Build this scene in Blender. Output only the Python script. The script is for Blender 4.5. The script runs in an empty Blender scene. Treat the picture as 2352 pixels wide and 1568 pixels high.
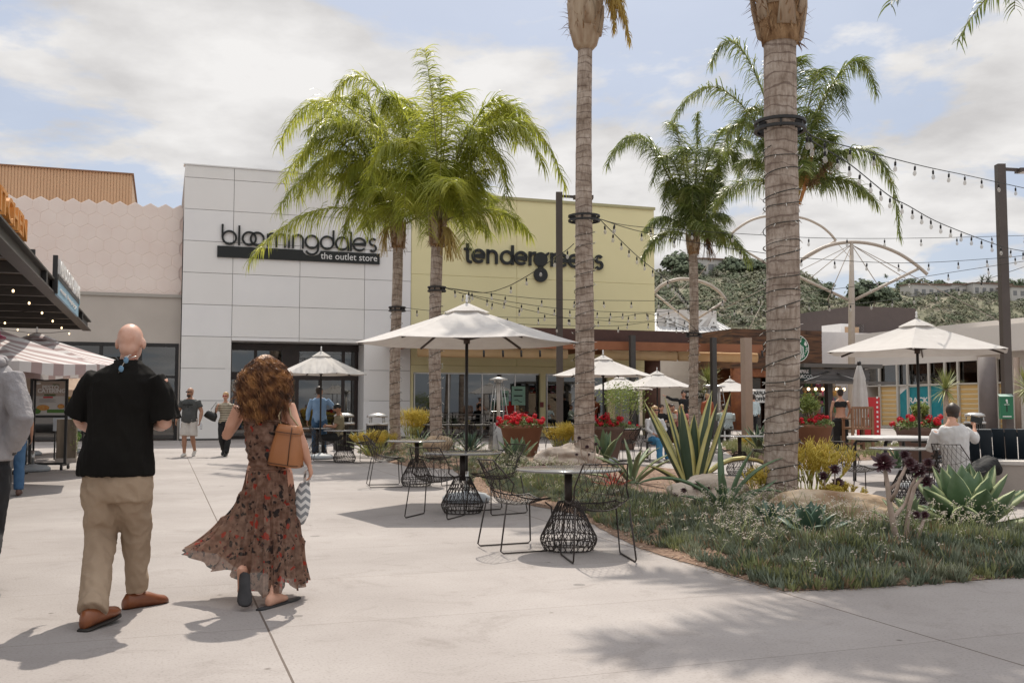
import bpy, bmesh, math, random
from math import sin, cos, pi, radians, sqrt, atan2
from mathutils import Vector, Matrix, noise
from mathutils.geometry import delaunay_2d_cdt

sc = bpy.context.scene
R = random.Random(7)
# ---------------------------------------------------------------- camera, sky, sun, exposure
CAMZ = 1.33
TILT = math.atan(146/2286.7)
FPX = 2286.7
cam_d = bpy.data.cameras.new('camera'); cam = bpy.data.objects.new('camera', cam_d)
sc.collection.objects.link(cam); sc.camera = cam
cam.location = (0, 0, CAMZ); cam.rotation_euler = (pi/2+TILT, 0, 0)
cam_d.sensor_width = 36; cam_d.lens = 35; cam_d.clip_start = .05; cam_d.clip_end = 3000

SUN_EL, SUN_AZ = radians(55), radians(1.5)      # azimuth from +Y toward +X is negative here
sun_dir = Vector((-sin(SUN_AZ)*cos(SUN_EL), cos(SUN_AZ)*cos(SUN_EL), sin(SUN_EL)))
sd = bpy.data.lights.new('sun', 'SUN'); sun = bpy.data.objects.new('sun', sd); sc.collection.objects.link(sun)
sd.energy = 3.7; sd.angle = radians(.55); sd.color = (1, .92, .81)
sun.rotation_euler = sun_dir.to_track_quat('Z', 'Y').to_euler(); sun.location = (0, 0, 60)

w = bpy.data.worlds.new('World'); sc.world = w; w.use_nodes = True
nt = w.node_tree; nt.nodes.clear(); L = nt.links.new
def wn(t, **k):
    n = nt.nodes.new(t)
    for a, b in k.items(): setattr(n, a, b)
    return n
out = wn('ShaderNodeOutputWorld'); bg = wn('ShaderNodeBackground'); bg.inputs[1].default_value = .15
sky = wn('ShaderNodeTexSky', sky_type='NISHITA'); sky.sun_disc = False
sky.sun_elevation = SUN_EL; sky.sun_rotation = -SUN_AZ
sky.air_density = .8; sky.dust_density = 1.5; sky.ozone_density = 1.5
tc = wn('ShaderNodeTexCoord')
sep = wn('ShaderNodeSeparateXYZ'); L(tc.outputs['Generated'], sep.inputs[0])
mx = wn('ShaderNodeMath', operation='MAXIMUM'); L(sep.outputs[2], mx.inputs[0]); mx.inputs[1].default_value = .0
ad = wn('ShaderNodeMath', operation='ADD'); L(mx.outputs[0], ad.inputs[0]); ad.inputs[1].default_value = .16
dvx = wn('ShaderNodeMath', operation='DIVIDE'); L(sep.outputs[0], dvx.inputs[0]); L(ad.outputs[0], dvx.inputs[1])
dvy = wn('ShaderNodeMath', operation='DIVIDE'); L(sep.outputs[1], dvy.inputs[0]); L(ad.outputs[0], dvy.inputs[1])
cb = wn('ShaderNodeCombineXYZ'); L(dvx.outputs[0], cb.inputs[0]); L(dvy.outputs[0], cb.inputs[1]); cb.inputs[2].default_value = 15.5
n1 = wn('ShaderNodeTexNoise'); n1.inputs['Scale'].default_value = 1.15; n1.inputs['Detail'].default_value = 9; n1.inputs['Roughness'].default_value = .58; n1.inputs['Distortion'].default_value = .25
n2 = wn('ShaderNodeTexNoise'); n2.inputs['Scale'].default_value = 2.3; n2.inputs['Detail'].default_value = 7; n2.inputs['Roughness'].default_value = .55
L(cb.outputs[0], n1.inputs['Vector']); L(cb.outputs[0], n2.inputs['Vector'])
cr = wn('ShaderNodeValToRGB'); cr.color_ramp.elements[0].position = .452; cr.color_ramp.elements[0].color = (.12,.12,.12,1)
cr.color_ramp.elements[1].position = .508; cr.color_ramp.elements[1].color = (1,1,1,1)
L(n1.outputs['Fac'], cr.inputs[0])
cc = wn('ShaderNodeValToRGB'); cc.color_ramp.elements[0].position = .36; cc.color_ramp.elements[0].color = (3.5,3.42,3.4,1)
cc.color_ramp.elements[1].position = .60; cc.color_ramp.elements[1].color = (5.0,4.9,4.82,1)
L(n2.outputs['Fac'], cc.inputs[0])
mxr = wn('ShaderNodeMixRGB'); L(cr.outputs[0], mxr.inputs[0]); hzm = wn('ShaderNodeMixRGB'); hzm.inputs[0].default_value = .72; hzm.inputs[2].default_value = (2.7,2.95,3.4,1); L(sky.outputs[0], hzm.inputs[1]); L(hzm.outputs[0], mxr.inputs[1]); L(cc.outputs[0], mxr.inputs[2])
z2 = wn('ShaderNodeMath', operation='MULTIPLY'); L(mx.outputs[0], z2.inputs[0]); z2.operation='POWER'; z2.inputs[1].default_value=3
z3 = wn('ShaderNodeMath', operation='MULTIPLY_ADD'); L(z2.outputs[0], z3.inputs[0]); z3.inputs[1].default_value = 1.3; z3.inputs[2].default_value = 1
vm = wn('ShaderNodeVectorMath', operation='SCALE'); L(mxr.outputs[0], vm.inputs[0]); L(z3.outputs[0], vm.inputs['Scale'])
L(vm.outputs[0], bg.inputs[0]); L(bg.outputs[0], out.inputs[0])

vs = sc.view_settings; vs.view_transform = 'Standard'; vs.look = 'None'; vs.gamma = 1; vs.exposure = .2; vs.use_curve_mapping = False
sc.cycles.max_bounces = 8; sc.cycles.transparent_max_bounces = 24; sc.cycles.sample_clamp_indirect = 6
sc.cycles.caustics_reflective = False; sc.cycles.caustics_refractive = False

# ---------------------------------------------------------------- picture to world
def ray(px, py):
    cx, cy = (px-1176)/FPX, (784-py)/FPX
    d = Vector((cx, cos(TILT)-cy*sin(TILT), sin(TILT)+cy*cos(TILT)))
    return d/d.y
CAM = Vector((0, 0, CAMZ))
def at(px, py, Y): return CAM + ray(px, py)*Y
def gr(px, py, z=0):
    d = ray(px, py); return CAM + d*((z-CAMZ)/d.z)
AL = radians(19.3); CA, SA = cos(AL), sin(AL)
def G(s, t, z=0): return Vector((CA*s-SA*t, SA*s+CA*t, z))
def st(p): return (CA*p[0]+SA*p[1], -SA*p[0]+CA*p[1])
def pt_t(px, py, t):
    d = ray(px, py); s_, t_ = st(d); k = t/t_; return (s_*k, CAMZ+d.z*k)
def pt_s(px, py, s):
    d = ray(px, py); s_, t_ = st(d); k = s/s_; return (t_*k, CAMZ+d.z*k)
MG = Matrix.Rotation(AL, 4, 'Z')     # plaza grid: x = along the facades, y = away

# ---------------------------------------------------------------- materials
MATS = {}
def mat(name, c, c2=None, scale=3, rough=.6, bump=0, bscale=None, metal=0, spec=.5, detail=4, trans=0, emis=0, kind='noise', stretch=None, contrast=(.3,.7), alpha=1, mid=None, sheen=0):
    if name in MATS: return MATS[name]
    m = bpy.data.materials.new(name); m.use_nodes = True; t = m.node_tree; b = t.nodes['Principled BSDF']; l = t.links.new
    b.inputs['Roughness'].default_value = rough; b.inputs['Metallic'].default_value = metal
    b.inputs['Specular IOR Level'].default_value = spec; b.inputs['Base Color'].default_value = (*c, 1); b.inputs['Alpha'].default_value = alpha
    if emis: b.inputs['Emission Color'].default_value = (*c, 1); b.inputs['Emission Strength'].default_value = emis
    co = t.nodes.new('ShaderNodeTexCoord'); mp = t.nodes.new('ShaderNodeMapping'); l(co.outputs['Object'], mp.inputs[0])
    if stretch: mp.inputs['Scale'].default_value = stretch
    if c2:
        nz = t.nodes.new('ShaderNodeTexNoise'); nz.inputs['Scale'].default_value = scale; nz.inputs['Detail'].default_value = detail
        l(mp.outputs[0], nz.inputs['Vector']); rp = t.nodes.new('ShaderNodeValToRGB')
        e = rp.color_ramp.elements; e[0].position, e[1].position = contrast; e[0].color = (*c, 1); e[1].color = (*c2, 1)
        if mid: q = e.new(.5); q.color = (*mid, 1)
        l(nz.outputs['Fac'], rp.inputs[0]); l(rp.outputs[0], b.inputs['Base Color'])
        if emis: l(rp.outputs[0], b.inputs['Emission Color'])
        if trans:
            tr = t.nodes.new('ShaderNodeBsdfTranslucent'); l(rp.outputs[0], tr.inputs[0])
    elif trans:
        tr = t.nodes.new('ShaderNodeBsdfTranslucent'); tr.inputs[0].default_value = (*c, 1)
    if trans:
        ms = t.nodes.new('ShaderNodeMixShader'); ms.inputs[0].default_value = trans
        l(b.outputs[0], ms.inputs[1]); l(tr.outputs[0], ms.inputs[2]); l(ms.outputs[0], t.nodes['Material Output'].inputs[0])
    if bump:
        nb = t.nodes.new('ShaderNodeTexNoise'); nb.inputs['Scale'].default_value = bscale or scale*4; nb.inputs['Detail'].default_value = 5
        l(mp.outputs[0], nb.inputs['Vector']); bp = t.nodes.new('ShaderNodeBump'); bp.inputs['Strength'].default_value = bump; bp.inputs['Distance'].default_value = .02
        l(nb.outputs['Fac'], bp.inputs['Height']); l(bp.outputs[0], b.inputs['Normal'])
    MATS[name] = m; return m

def glassmat(name, tint, refl=.5, rough=.02, see=.55):
    if name in MATS: return MATS[name]
    m = bpy.data.materials.new(name); m.use_nodes = True; t = m.node_tree; t.nodes.clear(); l = t.links.new
    o = t.nodes.new('ShaderNodeOutputMaterial'); g = t.nodes.new('ShaderNodeBsdfGlossy'); g.inputs['Roughness'].default_value = rough
    tr = t.nodes.new('ShaderNodeBsdfTransparent'); tr.inputs[0].default_value = (tint[0]*see, tint[1]*see, tint[2]*see, 1)
    fr = t.nodes.new('ShaderNodeFresnel'); fr.inputs[0].default_value = 1.5
    mm = t.nodes.new('ShaderNodeMath'); mm.operation = 'MULTIPLY_ADD'; mm.inputs[1].default_value = 1.0; mm.inputs[2].default_value = refl*.1
    l(fr.outputs[0], mm.inputs[0]); ms = t.nodes.new('ShaderNodeMixShader'); l(mm.outputs[0], ms.inputs[0]); l(tr.outputs[0], ms.inputs[1]); l(g.outputs[0], ms.inputs[2]); l(ms.outputs[0], o.inputs[0])
    MATS[name] = m; return m

# ---------------------------------------------------------------- mesh builder
class MB:
    def __init__(s, M=None): s.v=[]; s.f=[]; s.m=[]; s.s=[]; s.M=M or Matrix.Identity(4)
    def add(s, vs_, fs, mat=0, smooth=False):
        n=len(s.v); M=s.M
        s.v += [M @ Vector(p) for p in vs_]
        for f in fs: s.f.append(tuple(i+n for i in f)); s.m.append(mat); s.s.append(smooth)
    def box(s, c, d, rz=0, mat=0, M=None):
        x,y,z=[q/2 for q in d]; c=Vector(c); Rm=Matrix.Rotation(rz,3,'Z') if M is None else M
        P=[c+Rm@Vector((a*x,b*y,e*z)) for a in(-1,1) for b in(-1,1) for e in(-1,1)]
        s.add(P,[(0,1,3,2),(4,6,7,5),(0,4,5,1),(2,3,7,6),(0,2,6,4),(1,5,7,3)],mat)
    def b2(s, a, b, mat=0): s.box([(a[i]+b[i])/2 for i in range(3)],[abs(b[i]-a[i]) for i in range(3)],0,mat)
    def rings(s, rings_, mat=0, cap=True, smooth=True, closed=True):
        n=len(rings_[0]); V=[p for r in rings_ for p in r]; F=[]
        for i in range(len(rings_)-1):
            for j in range(n if closed else n-1):
                k=(j+1)%n; F.append((i*n+j,i*n+k,(i+1)*n+k,(i+1)*n+j))
        if cap: F.append(tuple(range(n-1,-1,-1))); F.append(tuple(range((len(rings_)-1)*n,len(rings_)*n)))
        s.add(V,F,mat,smooth)
    def tube(s, pts, r, n=6, mat=0, cap=True, smooth=True, side=None):
        pts=[Vector(p) for p in pts]; rs=r if isinstance(r,(list,tuple)) else [r]*len(pts); out=[]; u=None
        for i,p in enumerate(pts):
            t=(pts[min(i+1,len(pts)-1)]-pts[max(i-1,0)])
            t = t.normalized() if t.length>1e-9 else Vector((0,0,1))
            if u is None: u=t.orthogonal().normalized() if side is None else Vector(side)
            u=(u-t*u.dot(t)); u = u.normalized() if u.length>1e-6 else t.orthogonal().normalized()
            w_=t.cross(u); ri=rs[i]; a,b=(ri if isinstance(ri,(list,tuple)) else (ri,ri))
            out.append([p+u*(a*cos(2*pi*k/n))+w_*(b*sin(2*pi*k/n)) for k in range(n)])
        s.rings(out,mat,cap,smooth)
    def lathe(s, prof, n=16, c=(0,0,0), mat=0, cap=True, smooth=True, ph=0):
        c=Vector(c); s.rings([[c+Vector((r*cos(2*pi*k/n+ph),r*sin(2*pi*k/n+ph),z)) for k in range(n)] for r,z in prof],mat,cap,smooth)
    def ell(s, c, r, n=10, m=7, mat=0, rot=None, jit=0):
        c=Vector(c); V=[];F=[]; rot=rot or Matrix.Identity(3)
        for i in range(m+1):
            a=pi*i/m
            for k in range(n):
                q=Vector((sin(a)*cos(2*pi*k/n),sin(a)*sin(2*pi*k/n),cos(a)))
                if jit: q*=1+jit*noise.noise(q*1.7+c*3.1)
                V.append(c+rot@Vector((q.x*r[0],q.y*r[1],q.z*r[2])))
        for i in range(m):
            for k in range(n):
                a,b=i*n+k,i*n+(k+1)%n
                if i==0: F.append((a,a+n,b+n))
                elif i==m-1: F.append((a,a+n,b))
                else: F.append((a,a+n,b+n,b))
        s.add(V,F,mat,True)
    def loft(s, secs, n=14, mat=0):
        """secs: (center, rx, ry, side, up) closed with domes"""
        out=[]
        for i,(c,rx,ry,sd_,up) in enumerate(secs):
            c=Vector(c); out.append([c+sd_*(rx*cos(2*pi*k/n))+up*(ry*sin(2*pi*k/n)) for k in range(n)])
        s.rings(out,mat,True,True)
    def ribbon(s, pts, wd, dep, mat=0, closed=False, T=None, z0=0):
        """flat stroke in local xz plane, extruded towards -y"""
        P=[Vector((p[0],p[1])) for p in pts]; n=len(P); Lf=[];Rt=[]
        for i in range(n):
            a=P[(i-1)%n] if (closed or i>0) else P[i]; b=P[(i+1)%n] if (closed or i<n-1) else P[i]
            t=(b-a).normalized(); nn=Vector((-t.y,t.x)); k=1
            if (closed or 0<i<n-1):
                t1=(P[i]-a).normalized(); k=1/max(.5,abs(t1.dot(t)))
            Lf.append(P[i]+nn*wd/2*k); Rt.append(P[i]-nn*wd/2*k)
        V=[]; F=[]
        for i in range(n):
            for q in (Lf[i],Rt[i]):
                V.append((q.x,z0,q.y)); V.append((q.x,z0-dep,q.y))
        seg=n if closed else n-1
        for i in range(seg):
            a=i*4; b=((i+1)%n)*4
            F += [(a+1,a+3,b+3,b+1),(a,b,b+2,a+2),(a,a+1,b+1,b),(a+2,b+2,b+3,a+3)]
        if not closed: F += [(0,2,3,1),(4*n-4,4*n-3,4*n-1,4*n-2)]
        s.add(V,F,mat)
    def plate(s, pts, dep, mat=0, z0=0):
        n=len(pts); V=[(p[0],z0,p[1]) for p in pts]+[(p[0],z0-dep,p[1]) for p in pts]
        F=[tuple(range(n)),tuple(range(2*n-1,n-1,-1))]+[(i,n+i,n+(i+1)%n,(i+1)%n) for i in range(n)]
        s.add(V,F,mat)
    def build(s, name, mats, parent=None, **k):
        me=bpy.data.meshes.new(name)
        if parent is not None:
            W=parent['_w'] if False else WM[parent.name]; Mi=W.inverted(); V=[Mi@p for p in s.v]; o3=None
        else:
            xs=[p.x for p in s.v]; ys=[p.y for p in s.v]; o3=Vector(((min(xs)+max(xs))/2,(min(ys)+max(ys))/2,min(p.z for p in s.v)))
            V=[p-o3 for p in s.v]
        me.from_pydata(V,[],s.f)
        for m in (mats if isinstance(mats,(list,tuple)) else [mats]): me.materials.append(m)
        me.polygons.foreach_set('material_index',s.m); me.polygons.foreach_set('use_smooth',s.s); me.update()
        o=bpy.data.objects.new(name,me); sc.collection.objects.link(o)
        if parent is not None: o.parent=parent; WM[o.name]=WM[parent.name].copy()
        else: o.location=o3; WM[o.name]=Matrix.Translation(o3)
        for a,b in k.items(): o[a]=b
        return o
WM={}
def thing(name, label, cat, loc=(0,0,0), rz=0, group=None, **k):
    o=bpy.data.objects.new(name,None); sc.collection.objects.link(o); o.location=loc; o.rotation_euler=(0,0,rz); o.empty_display_size=.2
    o['label']=label; o['category']=cat
    if group: o['group']=group
    WM[o.name]=Matrix.Translation(Vector(loc))@Matrix.Rotation(rz,4,'Z')
    return o
def dup(root, loc, rz=0, label=None, group=None, scale=None):
    def cp(o,par):
        c=o.copy(); sc.collection.objects.link(c); c.parent=par
        for ch in o.children: cp(ch,c)
        return c
    r=cp(root,None); r.location=loc; r.rotation_euler=(0,0,rz)
    if scale: r.scale=scale
    if label: r['label']=label
    if group: r['group']=group
    return r
def bar(mb,p,q,wd,hg=None,mat=0,side=None):
    p,q=Vector(p),Vector(q); t=(q-p).normalized(); hg=hg or wd
    u=Vector(side) if side is not None else (Vector((0,0,1)).cross(t) if abs(t.z)<.99 else Vector((1,0,0)))
    u=(u-t*u.dot(t)).normalized(); v_=t.cross(u)
    R_=lambda c:[c+u*wd/2+v_*hg/2,c-u*wd/2+v_*hg/2,c-u*wd/2-v_*hg/2,c+u*wd/2-v_*hg/2]
    mb.rings([R_(p),R_(q)],mat,True,False)
def arc(cx,cy,r,a0,a1,n=24): return [(cx+r*cos(a0+(a1-a0)*i/n),cy+r*sin(a0+(a1-a0)*i/n)) for i in range(n+1)]
def textmesh(txt,size,M,mb,mat=0,dep=.01,sx=1,align='LEFT',bold=0):
    cu=bpy.data.curves.new('t','FONT'); cu.body=txt; cu.size=size; cu.extrude=dep/2; cu.align_x=align; cu.offset=bold; cu.resolution_u=3
    ob=bpy.data.objects.new('t',cu); sc.collection.objects.link(ob); bpy.context.view_layer.update()
    me=bpy.data.meshes.new_from_object(ob.evaluated_get(bpy.context.evaluated_depsgraph_get()))
    V=[M@Vector((v.co.x*sx,-v.co.z,v.co.y)) for v in me.vertices]
    mb.add(V,[tuple(p.vertices) for p in me.polygons],mat)
    bpy.data.objects.remove(ob); bpy.data.curves.remove(cu); bpy.data.meshes.remove(me)
def remesh(mb,name,mats,parent,vox,sm=4,**k):
    o=mb.build(name,mats,parent); m=o.modifiers.new('r','REMESH'); m.mode='VOXEL'; m.voxel_size=vox; m.use_smooth_shade=True
    if sm: q=o.modifiers.new('s','SMOOTH'); q.factor=.5; q.iterations=sm
    bpy.context.view_layer.update()
    me=bpy.data.meshes.new_from_object(o.evaluated_get(bpy.context.evaluated_depsgraph_get()))
    o.modifiers.clear(); old=o.data; o.data=me; bpy.data.meshes.remove(old); me.name=name
    me.materials.clear()
    for q in (mats if isinstance(mats,(list,tuple)) else [mats]): me.materials.append(q)
    for a,b in k.items(): o[a]=b
    return o
def bez(a,b,c,n): return [a*((1-t)**2)+b*(2*t*(1-t))+c*(t*t) for t in [i/n for i in range(n+1)]]
def inpoly(x,y,P):
    c=False; j=len(P)-1
    for i in range(len(P)):
        if (P[i][1]>y)!=(P[j][1]>y) and x<(P[j][0]-P[i][0])*(y-P[i][1])/(P[j][1]-P[i][1])+P[i][0]: c=not c
        j=i
    return c
def dpoly(x,y,P):
    d=1e9
    for i in range(len(P)):
        a=Vector(P[i][:2]); b=Vector(P[(i+1)%len(P)][:2]); p=Vector((x,y)); ab=b-a; t=max(0,min(1,(p-a).dot(ab)/max(ab.length_squared,1e-9))); d=min(d,(a+ab*t-p).length)
    return d

# ---------------------------------------------------------------- common materials
black=mat('black_metal',(.012,.011,.011),(.02,.018,.017),rough=.45)
dkgrey=mat('dark_grey_metal',(.045,.042,.04),(.06,.055,.05),rough=.5)
bronze=mat('bronze_paint',(.075,.058,.05),(.09,.072,.062),rough=.5)
steelg=mat('brushed_steel',(.45,.44,.42),(.55,.54,.52),rough=.3,metal=.9)
white=mat('white_paint',(.72,.71,.69),(.78,.77,.75),rough=.6)
signblack=mat('sign_black',(.008,.009,.008),rough=.45)
canvas=mat('white_canvas',(.64,.61,.585),(.70,.675,.65),scale=6,rough=.85,bump=.15,bscale=8,trans=.28)
darkglass=glassmat('dark_glass',(.5,.55,.52),1.2,.02,.35)

def wrinkle(o,amp,sc_=(14,14,6),seed=0,amp2=None):
    me=o.data; me.update(); sv=Vector(sc_); NN=[Vector(v.normal) for v in me.vertices]
    for v,nn_ in zip(me.vertices,NN):
        c=v.co; q=Vector((c.x*sv.x+seed,c.y*sv.y,c.z*sv.z+c.x*sv.x*.5)); n=noise.noise(q)+.5*noise.noise(q*2.1)
        n=-abs(n)+.25
        v.co=c+nn_*amp*n
def fit_text(txt,M,x0,x1,z0,z1,mb,dep=.01,bold=0,mat=0,y=0):
    tmp=MB(); textmesh(txt,1,Matrix.Identity(4),tmp,dep=.1,bold=bold); xs=[v.x for v in tmp.v]; zz=[v.z for v in tmp.v]
    kx=(x1-x0)/(max(xs)-min(xs)); kz=(z1-z0)/(max(zz)-min(zz))
    V=[M@Vector((x0+(v.x-min(xs))*kx,y+v.y/.1*dep,z0+(v.z-min(zz))*kz)) for v in tmp.v]; n=len(mb.v); mb.v+=V
    for f in tmp.f: mb.f.append(tuple(i+n for i in f)); mb.m.append(mat); mb.s.append(False)
# ================================================================ ground
def pavement():
    m=bpy.data.materials.new('plaza_concrete'); m.use_nodes=True; t=m.node_tree; b=t.nodes['Principled BSDF']; l=t.links.new
    co=t.nodes.new('ShaderNodeTexCoord'); mp=t.nodes.new('ShaderNodeMapping'); mp.inputs['Rotation'].default_value=(0,0,-AL); l(co.outputs['Object'],mp.inputs[0])
    def M(op,a,bv=None,c=None):
        n=t.nodes.new('ShaderNodeMath'); n.operation=op
        for i,q in enumerate((a,bv,c)):
            if q is None: continue
            if isinstance(q,(int,float)): n.inputs[i].default_value=q
            else: l(q,n.inputs[i])
        return n.outputs[0]
    wz=t.nodes.new('ShaderNodeTexNoise'); wz.inputs['Scale'].default_value=1.5; l(mp.outputs[0],wz.inputs['Vector'])
    sp=t.nodes.new('ShaderNodeSeparateXYZ'); l(mp.outputs[0],sp.inputs[0])
    def line(src,off,per,wd):
        a=M('SUBTRACT',src,off); a=M('ADD',a,M('MULTIPLY',M('SUBTRACT',wz.outputs['Fac'],.5),.006)); a=M('DIVIDE',a,per); a=M('FRACT',a); a=M('SUBTRACT',a,.5); a=M('ABSOLUTE',a); a=M('SUBTRACT',.5,a); a=M('MULTIPLY',a,per)
        return M('LESS_THAN',a,wd)
    ls=line(sp.outputs[0],.62,3.57,.0065); lt=line(sp.outputs[1],6.2,1.59,.0035)
    ln=M('MAXIMUM',ls,M('MULTIPLY',lt,.55))
    n1=t.nodes.new('ShaderNodeTexNoise'); n1.inputs['Scale'].default_value=.55; n1.inputs['Detail'].default_value=9; n1.inputs['Roughness'].default_value=.62; l(mp.outputs[0],n1.inputs['Vector'])
    r1=t.nodes.new('ShaderNodeValToRGB'); e=r1.color_ramp.elements; e[0].position=.32; e[0].color=(.265,.236,.221,1); e[1].position=.66; e[1].color=(.345,.314,.297,1); l(n1.outputs['Fac'],r1.inputs[0])
    n2=t.nodes.new('ShaderNodeTexNoise'); n2.inputs['Scale'].default_value=60; n2.inputs['Detail'].default_value=4; l(mp.outputs[0],n2.inputs['Vector'])
    r2=t.nodes.new('ShaderNodeValToRGB'); e=r2.color_ramp.elements; e[0].position=.25; e[0].color=(.74,.73,.72,1); e[1].position=.48; e[1].color=(1,1,1,1); l(n2.outputs['Fac'],r2.inputs[0])
    vo=t.nodes.new('ShaderNodeTexVoronoi'); vo.inputs['Scale'].default_value=2.1; l(mp.outputs[0],vo.inputs['Vector'])
    vr=t.nodes.new('ShaderNodeValToRGB'); e=vr.color_ramp.elements; e[0].position=.02; e[0].color=(.42,.39,.37,1); e[1].position=.05; e[1].color=(1,1,1,1); l(vo.outputs['Distance'],vr.inputs[0])
    m1=t.nodes.new('ShaderNodeMixRGB'); m1.blend_type='MULTIPLY'; m1.inputs[0].default_value=1; l(r1.outputs[0],m1.inputs[1]); l(r2.outputs[0],m1.inputs[2])
    m0=t.nodes.new('ShaderNodeMixRGB'); m0.blend_type='MULTIPLY'; m0.inputs[0].default_value=1; l(m1.outputs[0],m0.inputs[1]); l(vr.outputs[0],m0.inputs[2])
    m2=t.nodes.new('ShaderNodeMixRGB'); l(ln,m2.inputs[0]); l(m0.outputs[0],m2.inputs[1]); m2.inputs[2].default_value=(.1,.075,.06,1)
    cbn=t.nodes.new('ShaderNodeCombineXYZ'); l(M('FLOOR',M('DIVIDE',M('SUBTRACT',sp.outputs[0],.62),3.57)),cbn.inputs[0]); l(M('FLOOR',M('DIVIDE',M('SUBTRACT',sp.outputs[1],6.2),1.59)),cbn.inputs[1])
    wn_=t.nodes.new('ShaderNodeTexWhiteNoise'); wn_.noise_dimensions='2D'; l(cbn.outputs[0],wn_.inputs['Vector'])
    v2=t.nodes.new('ShaderNodeTexVoronoi'); v2.inputs['Scale'].default_value=.9; l(mp.outputs[0],v2.inputs['Vector'])
    sv=M('MULTIPLY_ADD',wn_.outputs[0],.07,.955); gum=M('GREATER_THAN',v2.outputs['Distance'],.045); tn=M('MULTIPLY',sv,M('MULTIPLY_ADD',gum,.4,.6))
    n3=t.nodes.new('ShaderNodeTexNoise'); n3.inputs['Scale'].default_value=1.7; n3.inputs['Detail'].default_value=8; n3.inputs['Roughness'].default_value=.7; n3.inputs['Distortion'].default_value=1.2; l(mp.outputs[0],n3.inputs['Vector'])
    st3=t.nodes.new('ShaderNodeValToRGB'); e=st3.color_ramp.elements; e[0].position=.3; e[0].color=(.80,.785,.77,1); e[1].position=.46; e[1].color=(1,1,1,1); l(n3.outputs['Fac'],st3.inputs[0])
    m4=t.nodes.new('ShaderNodeMixRGB'); m4.blend_type='MULTIPLY'; m4.inputs[0].default_value=1; l(m2.outputs[0],m4.inputs[1]); l(tn,m4.inputs[2])
    m5=t.nodes.new('ShaderNodeMixRGB'); m5.blend_type='MULTIPLY'; m5.inputs[0].default_value=1; l(m4.outputs[0],m5.inputs[1]); l(st3.outputs[0],m5.inputs[2])
    l(m5.outputs[0],b.inputs['Base Color']); b.inputs['Roughness'].default_value=.8
    bp=t.nodes.new('ShaderNodeBump'); bp.inputs['Strength'].default_value=.25; bp.inputs['Distance'].default_value=.01
    l(M('SUBTRACT',n2.outputs['Fac'],M('MULTIPLY',ln,3.)),bp.inputs['Height']); l(bp.outputs[0],b.inputs['Normal'])
    return m
mb=MB(); mb.add([(-400,-60,0),(700,-60,0),(700,900,0),(-400,900,0)],[(0,1,2,3)])
g=mb.build('plaza_pavement',pavement(),kind='structure')
g.location=(0,0,0); g.data.transform(Matrix.Translation((150,420,0)))

# ================================================================ department store facade, white panels
T0=39.5
sL=pt_t(413,1000,T0)[0]; sL2,zTop=pt_t(423,378,T0); sL=(sL+sL2)/2
sR=pt_t(943,800,T0)[0]
ow=pt_t(530,860,T0)[0]; oe=pt_t(838,860,T0)[0]; zo=pt_t(530,782,T0)[1]
panelw=mat('pale_panel',(.77,.75,.725),(.82,.80,.775),scale=.6,rough=.55,contrast=(.2,.8))
gap=mat('panel_gap',(.22,.21,.2),rough=.8)
store=thing('department_store','pale grey panelled store front with black lettering and a dark recessed entrance','building',G(sL,T0),AL)
mb=MB(MG)
zs=[0]+[zTop-.47-1.215*k for k in range(7,-1,-1)]
zs=[max(z,0) for z in zs]; zs=sorted(set(round(z,3) for z in zs))+[zTop]
ssx=[sL,pt_t(535,600,T0)[0],pt_t(688,700,T0)[0],pt_t(837,700,T0)[0],sR]
GP=.009
for i in range(4):
    for j in range(len(zs)-1):
        a,b=ssx[i],ssx[i+1]; z0,z1=zs[j],zs[j+1]
        if i in(1,2) :
            if z1<=zo+.02: continue
            if z0<zo: z0=zo
        if z1-z0<.1: continue
        if i==3: pass
        mb.b2((a+GP,T0,z0+GP),(b-GP,T0+.06,z1-GP),R.randrange(3))
# recess returns
mb.b2((ow-.2,T0+.02,0),(ow-.0,T0+1.6,zo-.02)); mb.b2((oe,T0+.07,0),(oe+.2,T0+1.6,zo-.02))
mb.b2((ow,T0+.07,zo+.01),(oe,T0+1.6,zo+.2))
mb.build('panel_wall',[panelw,mat('pale_panel_warm',(.75,.73,.70),(.80,.78,.75),scale=1.1,rough=.5),mat('pale_panel_cool',(.785,.77,.76),(.83,.815,.80),scale=.9,rough=.6)],store)
mb=MB(MG); 
mb.b2((sL+.02,T0+.07,zo+.22),(sR-.02,T0+18,zTop-.03)); mb.b2((sL+.02,T0+.07,0),(ow-.21,T0+18,zo+.21)); mb.b2((oe+.21,T0+.07,0),(sR-.02,T0+18,zo+.21))
mb.build('building_core',gap,store)
mb=MB(MG); mb.b2((sL-.04,T0-.03,zTop),(sR,T0+.4,zTop+.05)); mb.build('parapet_cap',white,store)
mb=MB(MG); mb.b2((sL-.02,T0-.012,0.004),(ow,T0+.03,.07)); mb.b2((oe,T0-.012,0.004),(sR,T0+.03,.07)); mb.build('base_trim',dkgrey,store)
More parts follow.
